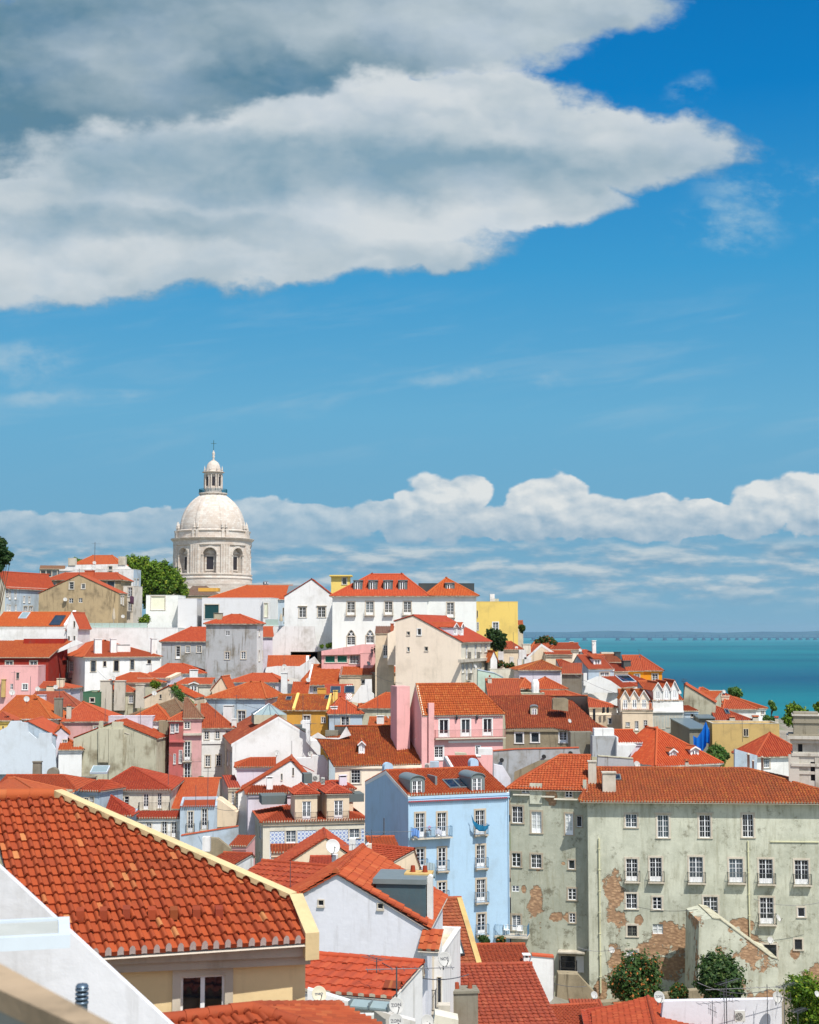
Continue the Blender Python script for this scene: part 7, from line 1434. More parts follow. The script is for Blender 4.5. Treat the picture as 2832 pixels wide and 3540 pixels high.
H('small_roof_house', 'small orange gable roof beside the square orange roof block', 'house', 'C', 1215, 1040, 1335, 212, a=6, D=5, h=6, roof='gy', rp=.5, ry=970, hl=2, wall='concrete', tile='orange').build()
H('hip_roof_house', 'orange hipped roof with two pot chimneys in front, right centre', 'house', 'C', 1300, 1052, 1600, 210, a=2, D=7, h=6, roof='gx', rp=.5, ry=962, hl=3.2, hr=3.2, wall='concrete', tile='orange').build()
H('grey_ruin_house', 'grey stained wall fragment with openings right of the hipped roof', 'house', 'C', 1565, 925, 1730, 214, a=-8, D=6, h=9, roof='gx', rp=1, rise=1.4, wall='darkcon', tile='old', cornice=False).build()
H('low_wall_house', 'low grey terrace wall with bottles in front of the hipped roof', 'building', 'C', 1225, 1090, 1420, 206, a=0, D=3, h=5, roof='flat', wall='concrete', parh=.5).build()
for i, x in enumerate((1332, 1352)):
    p = at('C', x, 1088, 206.5); q = MB(); q.lathe([(.36, 0), (.4, .8), (.4, 1.5), (.22, 1.9), (.1, 2.0), (0, 2.0)], wm('white'), 14); o = q.build('water_tank', None, label=('left', 'right')[i] + ' of two white water tanks on the low grey terrace', category='water tank', group='white water tanks'); o.location = p
# D cluster
db1 = H('dormer_house', 'red roofed house with a white framed dormer beside a dark brown roof', 'house', 'D', 248, 395, 412, 232, a=12, D=9, h=7, roof='gx', rp=.6, ry=310, wall='bluegrey', tile='red', ov=.2, par='R', cop='white2', coph=.1)
db1.win('F', (325, 415, 380, 438, 'w')).build(); db1.dormer((282, 330, 330, 370, 1.6, 's', dict(wall='white', tile='orange', rise=.8, D=3, ws='n', rows=1)))
H('far_roof_house', 'orange roof peak with a slim white chimney and dish against the water', 'house', 'D', 238, 325, 345, 242, a=6, D=7, h=6, roof='gx', rp=.6, ry=278, hr=2, wall='white', tile='orange').build().chim((274, 210, 298, 292, 2, '', 'white'))
H('dark_roof_house', 'dark brown sheet roof with a black chimney and a pale canopy, before the water', 'house', 'D', 345, 352, 470, 240, a=8, D=6, h=7, roof='gx', rp=.9, ry=305, wall='dred', tile='brown').build().chim((420, 284, 456, 340, 4, '', 'darkgrey'))
crate('roof_canopy', 'pale flat roof canopy on legs left of the black chimney', 'canopy', 'D', 332, 286, 425, 305, 246, 2, 'offwhite')
H('red_roof_house', 'red roof slope left of the orange walled house', 'house', 'D', 385, 412, 500, 234, a=14, D=8, h=7, roof='gx', rp=.8, ry=362, wall='sand', tile='red').build().chim((474, 340, 522, 395, 2, '', 'darkgrey'))
or_ = H('orange_house', 'ochre orange house with white windows and a big red roof against the water', 'house', 'D', 590, 405, 720, 236, a=-8, D=11, h=9, roof='gx', rp=.8, ry=312, hl=0, hr=5.5, wall=wallmat((226, 150, 40), .05, key='strong_ochre'), tile='orange')
or_.win('F', (658, 425, 692, 472, 'w')).build(); H('orange_house', 'left bay of the ochre orange house with one small window', 'house', 'D', 490, 408, 600, 235, a=-4, D=9, h=8, roof='gx', rp=.9, ry=312, wall=wallmat((226, 150, 40), .05, key='strong_ochre'), tile='orange', ov=.2).win('F', (545, 428, 575, 452, 'w')).build()
H('skylight_roof_house', 'orange roof with a long glazed strip and a white gable at its left', 'house', 'D', 245, 510, 560, 226, a=10, D=9, h=7, roof='gx', rp=.8, ry=432, wall='white', wallL='white2', tile='orange', hl=0, hr=2, fpoly=[(395, 520), (560, 505), (640, 470), (520, 430), (330, 442)]).build().skylight((440, 438, 530, 480), frame=plain('pale_frame', lin(200, 210, 216), .5))
prism('white_side_wall', 'white gable wall with a chimney at the left of the glazed strip roof', 'wall', 'D', [(165, 545), (500, 545), (395, 470), (330, 442), (305, 442), (240, 470), (215, 470)], 224, .6, 'white')
crate('chimney_stack', 'grey stone stack left of the white gable by the glazed strip roof', 'chimney', 'D', 120, 420, 180, 540, 222, 1.5, 'darkcon'); crate('chimney_stack', 'slim white stack with pots left of the white gable by the glazed strip roof', 'chimney', 'D', 218, 420, 240, 500, 223, .8, 'white')
# houses with triple gables
def gables(h, V, items, wallc, tile, yy=0.0, D=4, wh=None):
    for x1, y1, xa, ya, x2, yb in items:
        h.dormer((x1, y1, x2, yb, yy, 'g', dict(wall=wallc, tile=tile, rise=abs(h.on(xa, ya, yy).z - h.on(x1, y1, yy).z), D=D, win=(.28, .06, .74, .86), ws='f', rows=3)))
wt1 = H('triple_gable_house', 'cream house with three small white framed gables, right of the plain cream parapet', 'house', 'D', 466, 658, 660, 196, a=-4, D=8, h=11, roof='gx', rp=.9, ry=530, hl=0, hr=0, wall='sand', tile='lichen', ov=.15)
wt1.win('F', (490, 735, 512, 760, 'w'), (548, 728, 568, 785, 'f'), (604, 722, 624, 785, 'f')).build(); V_ = VIEWS
gables(wt1, 'D', [(455, 580, 484, 530, 513, 655), (513, 580, 543, 530, 573, 652), (573, 580, 602, 530, 635, 650)], 'cream', 'lichen', D=4)
railing(wt1.root, lambda u, y, z: (u, y, z), .1, wt1.W - .1, -.1, wt1.h + .05, wm('white'), sp=.3)
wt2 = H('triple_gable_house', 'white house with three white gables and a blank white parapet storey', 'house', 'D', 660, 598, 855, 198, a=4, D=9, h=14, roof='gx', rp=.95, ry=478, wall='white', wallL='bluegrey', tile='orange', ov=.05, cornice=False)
wt2.win('F', (676, 700, 692, 775, 'w'), (714, 695, 732, 775, 'f'), (750, 690, 766, 765, 'w'), (785, 688, 803, 768, 'f'), (822, 683, 838, 755, 'w')).build(); wt2.boxpart('moulding', 655, 662, 860, 672, -.25, .25, wm('white')); q = MB(); u, z = wt2.uz('F', 700, 668); q.box(.06, wt2.W - .06, -.02, -.001, 0.1, z, wallmat((172, 176, 168), .3, key='grey_render')); q.build('lower_wall', wt2.root)
gables(wt2, 'D', [(664, 525, 694, 480, 722, 597), (724, 520, 747, 476, 772, 594), (776, 520, 796, 470, 824, 590)], 'white', 'orange', D=5)
pc = H('cream_parapet_house', 'cream house with a plain parapet below a wide shallow red roof', 'house', 'D', 122, 688, 462, 200, a=-4, D=4, h=9, roof='flat', wall='sand', cop='cream', parh=.1)
pc.win('F', (375, 708, 398, 745, 'p')).build(); H('red_roof_house', 'wide shallow red roof with white ridge mortar above the plain cream parapet', 'house', 'D', -40, 640, 430, 203, a=-2, D=10, h=10.5, roof='gx', rp=.6, ry=542, hl=0, hr=6.5, wall='cream', tile='orange', cornice=False).build()
H('low_roof_house', 'mossy brown lean-to roof with flapping black sheets below the cream parapet', 'house', 'D', 138, 782, 375, 190, a=-8, D=6, h=6, roof='gx', rp=.9, ry=700, hr=4, wall='concrete', tile='brown').build()
for x, y in ((285, 650), (345, 640), (372, 640)): cloth('black tarpaulin strip over the cream parapet, ' + {285: 'longest', 345: 'small middle', 372: 'small right'}[x] + ' one', 'tarpaulin', 'D', [(x - 8, y), (x + 8, y - 4)], 199, plain('black_sheet', (.03, .035, .045, 1), .7), 2.6 if x == 285 else .8, seed=x, cat='tarpaulin')
# right cluster by the river
H('river_side_house', 'long orange roof with a red barge board at the right, falling to the river', 'house', 'D', 866, 600, 1045, 216, a=-22, D=7, h=9, roof='gx', rp=.9, ry=545, wall='concrete', tile='orange').build()
H('river_side_house', 'upper long orange roof with a brick vented chimney beside the river', 'house', 'D', 930, 612, 1145, 226, a=-16, D=10, h=8, roof='gx', rp=.9, ry=520, hl=0, hr=4.5, wall='concrete', tile='orange', par='L', cop='terracotta', coph=.3).build().chim((1003, 530, 1105, 560, 8, 't', 'stone'), (1095, 562, 1148, 628, 1, 'b', 'sand'))
H('river_side_house', 'orange hipped roof right of the capped chimney beside the river', 'house', 'D', 1120, 650, 1320, 222, a=-2, D=10, h=8, roof='gx', rp=.6, ry=560, hl=2, hr=5, wall='white2', tile='orange').build()
rv = H('river_side_house', 'rightmost orange roofed house with a white window facing the river', 'house', 'D', 1235, 648, 1382, 226, a=14, D=9, h=7, roof='gx', rp=.6, ry=580, hl=2, hr=3.5, wall='white', wallL='concrete', tile='orange'); rv.win('F', (1355, 650, 1372, 685, 'w')).build()
rd = H('river_side_house', 'brick red roof with one small roof window above the ochre block', 'house', 'D', 1060, 722, 1290, 206, a=-4, D=8, h=7, roof='gx', rp=.8, ry=630, hl=0, hr=4.5, wall='stone', tile='red').build(); rd.skylight((1122, 655, 1148, 683)); rd.chim((1152, 692, 1188, 738, -.6, 'g', 'stone'), (1300, 690, 1338, 738, -.6, 'g', 'stone'), (1442, 695, 1464, 740, -.6, 'g', 'stone'))
H('grey_gable_house', 'grey stained gable below the long red barge board', 'house', 'D', 858, 610, 1060, 210, a=-14, D=5, h=11, roof='gy', rp=.05, rise=2.6, wall='concrete', tile='deep', ov=.1, cornice=False).build()
wh3 = H('white_yard_house', 'small white house with a red tile edge in the yard behind the blue tarpaulin', 'house', 'D', 862, 665, 950, 203, a=6, D=5, h=9, roof='gx', rp=1, ry=632, wall='bluegrey', tile='orange'); wh3.win('F', (905, 678, 922, 702, 's')).build()
H('tin_roof_shed', 'grey corrugated metal lean-to above the blue tarpaulin', 'shed', 'D', 895, 775, 1015, 190, a=10, D=7, h=7, roof='gx', rp=1, ry=712, wall='darkcon', tile=plain('corrugated_metal', lin(120, 134, 136), .4, .4), cornice=False).build(); H('tin_roof_shed', 'small grey green flat metal roof behind the corrugated lean-to', 'shed', 'D', 955, 708, 1055, 200, a=0, D=4, h=6, roof='gx', rp=1, ry=688, wall='darkcon', tile=plain('corrugated_metal', lin(120, 134, 136), .4, .4), cornice=False).build()
tarp = plain('blue_tarpaulin', lin(10, 100, 190), .45)
cloth('crumpled bright blue tarpaulin hanging over the yard', 'tarpaulin', 'D', [(918, 820), (945, 835), (975, 790), (1000, 728), (1026, 795)], 187.5, tarp, lambda t: 1.6 + 1.6 * sin(pi * t), nz=14, amp=.22, cat='tarpaulin')
ob2 = H('ochre_block', 'plain ochre block wall with one dark double window right of the blue tarpaulin', 'building', 'D', 1040, 742, 1470, 192, a=-3, D=5, h=9, roof='flat', wall='ochre2', cop='stone', parh=.2, xb=None)
ob2.win('F', (1243, 778, 1256, 822, 's'), (1257, 778, 1270, 822, 's')).build()
for i, (a0, c0) in enumerate(((1115, 500), (1380, 590), (1480, 605), (1690, 600))):
    w_ = (165, 75, 190, 60)[i]; tree('riverside_tree', ('light leafy tree sticking up behind the orange roofs by the river', 'small green tree right of the last orange roof', 'large bright green tree before the water, left of the stone tower', 'green treetop above the stone tower at the right edge')[i], 'tree', 'D', a0, c0, a0 + w_, c0 + (85, 75, 160, 60)[i], (250, 232, 205, 230)[i], 'light' if i > 1 else 'mid', n=(3500, 2200, 14000, 3000)[i], leaf=.22, lobes=(7, 5, 14, 5)[i], seed=60 + i)
tree('riverside_tree', 'low green hedge behind the ochre block by the river', 'shrub', 'D', 1340, 690, 1450, 740, 205, 'mid', n=2200, leaf=.2, lobes=6, seed=66, trunk=False); tree('leafy_tree', 'grey green leafy tree below the ochre block', 'tree', 'D', 975, 875, 1165, 1025, 176, 'mid', n=12000, leaf=.17, lobes=14, seed=67)
tree('yard_plant', 'spiky green plant beside the ruined window, right of the mottled brown roof', 'plant', 'D', 130, 810, 205, 930, 176, 'mid', n=2500, leaf=.2, lobes=6, seed=68, trunk=False)
# orange hip roof with two dormers
hd = H('hip_dormer_house', 'bright orange hipped roof with two white arched dormers, right of centre', 'house', 'D', 685, 1005, 1092, 166, a=20, D=11, h=8, roof='gy', rp=.42, ry=782, hl=6, hr=2.5, wall='white', tile='bright', ov=.3, pitch=.26, emat=wm('white')).build()
hd.dormer((768, 922, 812, 985, 1.3, 'g', dict(wall='white', tile='orange', rise=.3, D=2.0, ws='n', rows=1)), (902, 908, 956, 980, 1.3, 'g', dict(wall='white', tile='orange', rise=.3, D=2.4, ws='n', rows=1)))
H('side_roof_house', 'orange side roof with scalloped white eave left of the two dormers', 'house', 'D', 438, 868, 590, 172, a=4, D=6, h=8, roof='gx', rp=.9, ry=790, wall='lilac', tile='bright', ov=.2, emat=wm('white')).build()
prism('white_fire_wall', 'tall white fire wall at the left of the orange side roof', 'wall', 'D', [(430, 960), (500, 960), (560, 880), (440, 880), (440, 830), (430, 830)], 170, 3, 'white')
crate('grey_wall', 'grey rendered wall block under the white boxy vents', 'wall', 'D', 275, 822, 428, 955, 171, 2, 'grey'); crate('grey_wall', 'darker grey rendered wall left of the white boxy vents', 'wall', 'D', 135, 798, 275, 950, 174, 2, 'darkcon')
for i, (x1, x2) in enumerate(((286, 340), (343, 413))): crate('roof_vent', ('left', 'right')[i] + ' white boxy roof vent on the grey wall', 'vent', 'D', x1, 775, x2, 828, 171.5, 1.4, 'white', 'white boxy roof vents')
wr = H('white_hip_house', 'white house with a dark red pyramid roof beside the stone tower', 'house', 'D', 1325, 945, 1640, 170, a=14, D=8, h=9, roof='gx', rp=.5, ry=812, hl=4.5, hr=4.5, wall='white', wallL='bluegrey', tile='red', xb=1190, ov=.35)
wr.win('F', (1370, 965, 1406, 1025, 'g'), (1538, 955, 1556, 1010, 'w')).build(); prism('blue_side_wall', 'pale blue grey side wall with a low parapet left of the dark red pyramid roof', 'wall', 'D', [(1185, 1060), (1325, 1060), (1330, 948), (1185, 905)], 168.5, .5, 'bluegrey')
for i, (x, y1, y2, r) in enumerate(((1274, 930, 1030, 9), (1303, 975, 1035, 7), (1362, 950, 1030, 8))):
    p = at('D', x, y2, 150); hgt = at('D', x, y1, 150).z - p.z; q = MB(); rr = mpp('D', 150) * r; q.lathe([(rr, -1), (rr * .9, hgt * .86), (rr * 1.4, hgt * .87), (rr * 1.4, hgt * .92), (rr * .6, hgt * .94), (rr * .6, hgt), (0, hgt)], wm('stone'), 12); o = q.build('chimney_pot', None, label='slim stone chimney column behind the tenement ridge, ' + ('left', 'short middle', 'right')[i] + ' one', category='chimney', group='slim chimney columns'); o.location = p
# stone tower at the right edge
tp_ = at('D', 1648, 1110, 142); k = mpp('D', 142); r_ = empty('stone_tower', (tp_.x, tp_.y, tp_.z - 17), radians(-14), label='square pale stone church tower with a heavy cornice cut by the right edge', category='tower'); BASES.append((Vector((tp_.x, tp_.y, tp_.z - 17)), 6))
zz_of = lambda y: at('D', 1648, y, 142).z - (tp_.z - 17); st = wallmat((196, 190, 178), .5, key='tower_stone'); dkst = wallmat((150, 142, 124), .8, key='tower_dark')
w0 = 84 * k; mb = MB()
wallpoly(mb, [(-w0, 0), (w0, 0), (w0, zz_of(860)), (-w0, zz_of(860))], [(-w0 * .62, -w0 * .3, zz_of(918), zz_of(868)), (w0 * .25, w0 * .6, zz_of(1100), zz_of(980))], lambda u, z, dep: (u, -w0 + dep, z), st, .3); mb.box(-w0, w0, -w0 + .31, w0, 0, zz_of(860) - .01, st)
mb.build('shaft', r_); mb = MB(); mb.box(-w0 * .95, w0 * .95, -w0 + .29, -w0 + .3, 0.1, zz_of(862), plain('tower_opening', (.02, .02, .025, 1), .8)); mb.build('opening', r_)
mb = MB()
for y, s_ in ((935, 1.1), (1000, 1.14), (1050, 1.05)): mb.box(-w0 * s_, w0 * s_, -w0 * s_, w0 * s_, zz_of(y) - .14, zz_of(y) + .14, st)
mb.box(-w0 * 1.16, w0 * 1.16, -w0 * 1.16, w0 * 1.16, zz_of(862), zz_of(835), st); mb.box(-w0 * 1.42, w0 * 1.42, -w0 * 1.42, w0 * 1.42, zz_of(835), zz_of(815), st); mb.box(-w0 * 1.3, w0 * 1.3, -w0 * 1.3, w0 * 1.3, zz_of(815), zz_of(806), dkst); mb.build('cornice', r_)
mb = MB(); mb.box(-w0 * .92, w0 * .92, -w0 * .92, w0 * .92, zz_of(806), zz_of(690), dkst); mb.box(-w0 * 1.0, w0 * 1.0, -w0 * 1.0, w0 * 1.0, zz_of(735), zz_of(722), dkst); mb.box(-w0 * 1.02, w0 * 1.02, -w0 * 1.02, w0 * 1.02, zz_of(690), zz_of(680), st); mb.box(-w0 * .9, w0 * .9, -w0 * .9, w0 * .9, zz_of(680), zz_of(668), dkst); mb.build('attic_block', r_)
for s_ in (-1, 1): mb = MB(); mb.box(s_ * w0 * .95 - .5, s_ * w0 * .95 + .5, -w0 * 1.06, -w0 + .2, 0, zz_of(935), st); mb.build('pilaster', r_)
# dishes and aerials
for V, x, y, di, d, lab, aim in (('E', 103, 350, 50, 200, 'left of three dishes on the roofs at the left edge', .4), ('E', 225, 405, 48, 203, 'lowest of three dishes on the roofs at the left edge', .4), ('E', 318, 320, 40, 214, 'right of three dishes on the roofs at the left edge, before the salmon wall', .2), ('E', 470, 305, 38, 233, 'dish beside the cream chimney below the white house', .3), ('E', 956, 228, 40, 225, 'dish on the leftmost of the big chimney stacks', .3), ('E', 1300, 355, 42, 212, 'dish with a red centre above the cream gable', .3),
    ('F', 538, 752, 52, 194, 'dish at the left rake of the huge white gable', .4), ('F', 872, 858, 46, 188, 'dish on the ridge behind the small white gable, left one', .3), ('F', 1155, 868, 46, 188, 'dish on the white parapet block beside the aerials', .3), ('F', 935, 132, 40, 246, 'dish on a black pot above the thick white chimney', .3), ('F', 1135, 245, 38, 234, 'dish at the eave corner of the broad orange roof', .3), ('F', 1092, 605, 44, 198, 'dish on the white chimney block before the ochre wall', .4), ('F', 1645, 105, 38, 240, 'dish on the pink annex terrace', .8),
    ('C', 840, 862, 34, 214, 'dish on the balcony front of the cream house', .9), ('D', 282, 228, 20, 240, 'dish on the slim white chimney against the water', .3), ('D', 197, 273, 22, 244, 'dish left of the slim white chimney against the water', .3), ('D', 832, 540, 30, 206, 'dish at the right of the three white gables', .5), ('D', 1118, 538, 24, 222, 'dish right of the brick vented chimney by the river', .4), ('D', 130, 725, 26, 184, 'dish at the left end of the mossy brown lean-to', .6), ('G', 345, 432, 34, 196, 'thin dish seen edge on over the low orange roof', 1.3)): dish(V, x, y, di, d, lab, aim)
for V, x, y1, y2, d, lab, kd in (('E', 118, 170, 350, 215, 'thin aerial before the salmon wall, left', 'yagi'), ('E', 255, 215, 380, 212, 'thin aerial before the salmon wall, right', 'mast'), ('E', 500, 190, 400, 205, 'thin aerial over the brick brown roof', 'mast'), ('E', 885, 400, 600, 196, 'left aerial on the stained concrete gable', 'mast'), ('E', 1058, 540, 760, 193, 'bent aerial on the stained concrete gable', 'yagi'), ('E', 1183, 470, 620, 192, 'aerial over the orange hipped roof before the grey roof', 'mast'), ('E', 1418, 960, 1130, 168, 'stout mast beside the wrought iron balcony house', 'mast'), ('E', 1330, 655, 745, 195, 'white armed aerial on the steep red roof', 'yagi'),
    ('F', 995, 758, 1060, 184, 'bent pipe mast before the huge white gable', 'mast'), ('F', 1150, 590, 900, 188, 'tall aerial on the white chimney block', 'two'), ('F', 530, 370, 510, 214, 'aerial before the wide orange hipped roof', 'yagi'), ('F', 353, 410, 560, 203, 'small aerial left of the pale balcony house', 'yagi'), ('F', 1090, 360, 590, 200, 'guyed mast before the ochre house', 'mast'), ('F', 1358, 300, 670, 196, 'tall mast before the pyramid roofed white house', 'mast'), ('F', 1457, 350, 640, 196, 'right tall mast before the pyramid roofed white house', 'mast'), ('F', 187, 1130, 1330, 160, 'aerial mast by the street tree, left', 'mast'), ('F', 288, 990, 1330, 160, 'tall aerial mast by the street tree, right', 'yagi'), ('G', 258, 260, 425, 196, 'aerial over the orange roofs left of the pink mass', 'mast'), ('G', 1568, 50, 160, 205, 'aerial by the hipped roof with pot chimneys', 'mast'), ('C', 1158, 575, 730, 240, 'thin aerial against the yellow house', 'mast'), ('C', 1325, 690, 870, 226, 'aerial before the low cream gable', 'mast'), ('D', 573, 268, 315, 240, 'aerial on the orange house against the water', 'yagi'), ('D', 860, 455, 520, 215, 'twin aerial right of the white gables against the water', 'two'), ('D', 208, 540, 700, 196, 'aerial before the cream parapet', 'mast'), ('D', 1235, 700, 860, 185, 'white topped mast before the ochre block', 'mast'), ('B', 870, 1050, 1200, 232, 'aerial below the pink terrace house', 'yagi'), ('B', 668, 1000, 1100, 236, 'aerial at the dish above the white chimney', 'mast')): aerial(V, x, y1, y2, d, lab, kind=kd, r=.03 if d > 150 else .022, aim=random.uniform(-.6, .6))
# ================= domed church =================
dP = 570; KP = mpp('P', dP); cP = at('P', 608, 1740, dP); z0P = cP.z; zp = lambda y: at('P', 608, y, dP).z - (z0P - 22)
pr_ = empty('domed_church', (cP.x, cP.y, z0P - 22), label='pale stone church dome with a columned drum, lantern and cross on the skyline', category='church'); BASES.append((Vector((cP.x, cP.y, z0P - 22)), 40))
def limestone():
    m, nt, b = newmat('dome_limestone', .85, 0, .2); v = coords(nt, rnd=False); x, y, z = sep(nt, v)
    a = x.m('ARCTAN2', y) * 15; br = nt.nodes.new('ShaderNodeTexBrick'); nt.links.new(comb(nt, a, z).s, br.inputs['Vector']); br.inputs['Scale'].default_value = 1; br.inputs['Brick Width'].default_value = 1.5; br.inputs['Row Height'].default_value = .75; br.inputs['Mortar Size'].default_value = .02
    br.inputs['Color1'].default_value = lin(206, 199, 189); br.inputs['Color2'].default_value = lin(190, 178, 166); br.inputs['Mortar'].default_value = lin(160, 148, 130)
    c = mix(nt, noise(nt, v, .25, 7, .65).ss(.45, .7) * .5, X(nt, br.outputs[0]), lin(178, 158, 140)); c = mix(nt, noise(nt, comb(nt, x * .8, y * .8, z * .1), 1, 5, .7).ss(.58, .8) * .4, c, lin(150, 138, 126))
    nt.links.new(c.s, b.inputs['Base Color']); bump(nt, b, noise(nt, v, 1.5, 4), .3, .1); return m
LS = limestone(); Rw = 434 * KP
# drum with arched niches
N_ = 720; ys_ = [1735, 1690, 1668, 1655] + [1650 - i * 3.6 for i in range(96)] + [1290]; A0 = radians(4)
mb = MB(); rows = []
for y in ys_:
    row = []; z = zp(y)
    for i in range(N_):
        t = 2 * pi * i / N_; q = (t - A0 + pi / 8) % (pi / 4) - pi / 8; s_ = Rw * sin(q); r = Rw
        if abs(q) > .265: r += .35 + (.3 if .275 < abs(q) < .315 or .34 < abs(q) < .38 else 0)     # paired pilasters
        w = 2.55; spring = zp(1400); base = zp(1620)
        if base < z < spring and abs(s_) < w: r -= 2.2
        elif z >= spring and s_ * s_ + (z - spring) ** 2 < w * w: r -= 2.2
        elif z >= spring and s_ * s_ + (z - spring) ** 2 < (w + .75) ** 2: r += .2
        elif base < z < spring and w < abs(s_) < w + .75: r += .3
        row.append((r * sin(t), -r * cos(t), z))
    rows.append(row)
mb.grid(rows, LS, closed=True, smooth=False); mb.build('drum', pr_)
mb = MB(); mb.lathe([(Rw + .9, 0), (Rw + .9, zp(1740)), (Rw + .75, zp(1738)), (Rw + .75, zp(1672)), (Rw + 1.0, zp(1668)), (Rw + 1.0, zp(1658)), (Rw + .6, zp(1650)), (Rw + .6, zp(1632)), (Rw + .9, zp(1626)), (Rw + .9, zp(1616)), (Rw - .1, zp(1610))], LS, 96, smooth=False)
mb.build('base', pr_)
mb = MB(); mb.lathe([(Rw - .1, zp(1300)), (Rw + .5, zp(1292)), (Rw + .5, zp(1240)), (Rw + .9, zp(1235)), (Rw + 1.3, zp(1222)), (Rw + 1.5, zp(1216)), (Rw + 1.5, zp(1211)), (Rw - .3, zp(1206)), (Rw - .3, zp(1180)), (Rw - .3, zp(1135)), (Rw + .1, zp(1132)), (Rw + .1, zp(1124)), (Rw - .9, zp(1120)), (Rw - 1.3, zp(1112))], LS, 96, smooth=False); mb.build('cornice', pr_)
dark_w = plain('church_window', (.03, .025, .03, 1), .3)
for k in range(8):
    t = A0 + k * pi / 4; T = lambda u, dep, z: ((Rw + dep) * sin(t) + u * cos(t), -(Rw + dep) * cos(t) + u * sin(t), z)
    mb = MB(); a, b_ = zp(1570), zp(1425)
    for q in ((-1.9, -1.35, a - .5, b_ + .5), (1.35, 1.9, a - .5, b_ + .5), (-1.35, 1.35, b_, b_ + .5), (-1.35, 1.35, a - .5, a)): mb.box(q[0], q[1], -2.25, -1.9, q[2], q[3], LS, T)
    zb = zp(1385); mb.hexa([T(-1.9, -2.2, zb), T(1.9, -2.2, zb), T(1.9, -1.7, zb), T(-1.9, -1.7, zb), T(-.05, -2.2, zb + 1.3), T(.05, -2.2, zb + 1.3), T(.05, -1.7, zb + 1.3), T(-.05, -1.7, zb + 1.3)], LS); mb.box(-2.1, 2.1, -2.2, -1.6, zb - .25, zb, LS, T)
    o = mb.build('window', pr_); mb = MB(); mb.box(-1.35, 1.35, -2.22, -2.1, a, b_, dark_w, T); mb.build('pane', o)
    for s_ in (-1, 1):
        mb = MB(); c = T(s_ * 2.75, -.15, 0); mb.tube((c[0], c[1], zp(1610)), (c[0], c[1], zp(1425)), .38, LS, 10, .33); mb.tube((c[0], c[1], zp(1425)), (c[0], c[1], zp(1405)), .36, LS, 8, .6); mb.build('column', pr_)
# dome
prof = [(Rw - 1.3, zp(1112))]
for i in range(1, 25):
    u = i / 24; y = 1112 - (1112 - 712) * sin(u * pi / 2 * .92) / sin(pi / 2 * .92); r = 376 * cos(u * pi / 2 * .92) ** .92; prof.append((max(r, 150) * KP if i < 24 else 152 * KP, zp(y)))
hw = [(376, 1112), (374, 1060), (362, 1000), (343, 940), (318, 885), (285, 832), (246, 786), (200, 745), (152, 712)]
prof = [(w * KP, zp(y)) for w, y in hw]; fine_ = []
def cr_s(p, i, t):
    a, b, c, d = [p[max(0, min(len(p) - 1, i + j))] for j in (-1, 0, 1, 2)]
    return tuple(.5 * (2 * b[k] + (c[k] - a[k]) * t + (2 * a[k] - 5 * b[k] + 4 * c[k] - d[k]) * t * t + (3 * b[k] - a[k] - 3 * c[k] + d[k]) * t ** 3) for k in (0, 1))
for i in range(len(prof) - 1):
    for j in range(5): fine_.append(cr_s(prof, i, j / 5))
fine_.append(prof[-1]); mb = MB(); rows = []
for r, z in fine_:
    row = []
    for i in range(384):
        t = 2 * pi * i / 384; q = (t - A0 - pi / 8 + pi / 8) % (pi / 4) - pi / 8; w = 1.0; e = .28 if .9 < abs(((t - A0 + pi / 8 - pi / 8) % (pi / 4) - pi / 8) * r + 0) < 0 else 0
        q2 = (t - A0) % (pi / 4) - pi / 8; rib = .3 if abs(q2) < .075 else .18 if abs(q2) < .1 else 0; row.append(((r + rib) * sin(t), -(r + rib) * cos(t), z))
    rows.append(row)
mb.grid(rows, LS, closed=True, smooth=True); mb.build('dome', pr_)
urn = [(.0, 0), (.55, 0), (.55, .3), (.3, .5), (.3, .8), (.65, 1.1), (.65, 1.3), (.35, 1.6), (.5, 1.9), (.3, 2.3), (.12, 3.6), (0, 3.9)]; mb = MB(); mb.lathe(urn, LS, 10); u0_ = mb.build('pinnacle', pr_); first = True
for k in range(8):
    for s_ in (-1, 1):
        t = A0 + pi / 8 + k * pi / 4 + s_ * .055; o = u0_ if first else u0_.copy(); 
        if not first: COL.objects.link(o); o.parent = pr_
        first = False; o.location = ((Rw - .7) * sin(t), -(Rw - .7) * cos(t), zp(1130)); 
        q = MB(); q.box(-.55, .55, -.5, .5, zp(1206) - .05, zp(1124), LS, lambda x, y, z: ((Rw - .25 - y) * sin(t) + x * cos(t), -(Rw - .25 - y) * cos(t) + x * sin(t), z)); q.build('pedestal', pr_)
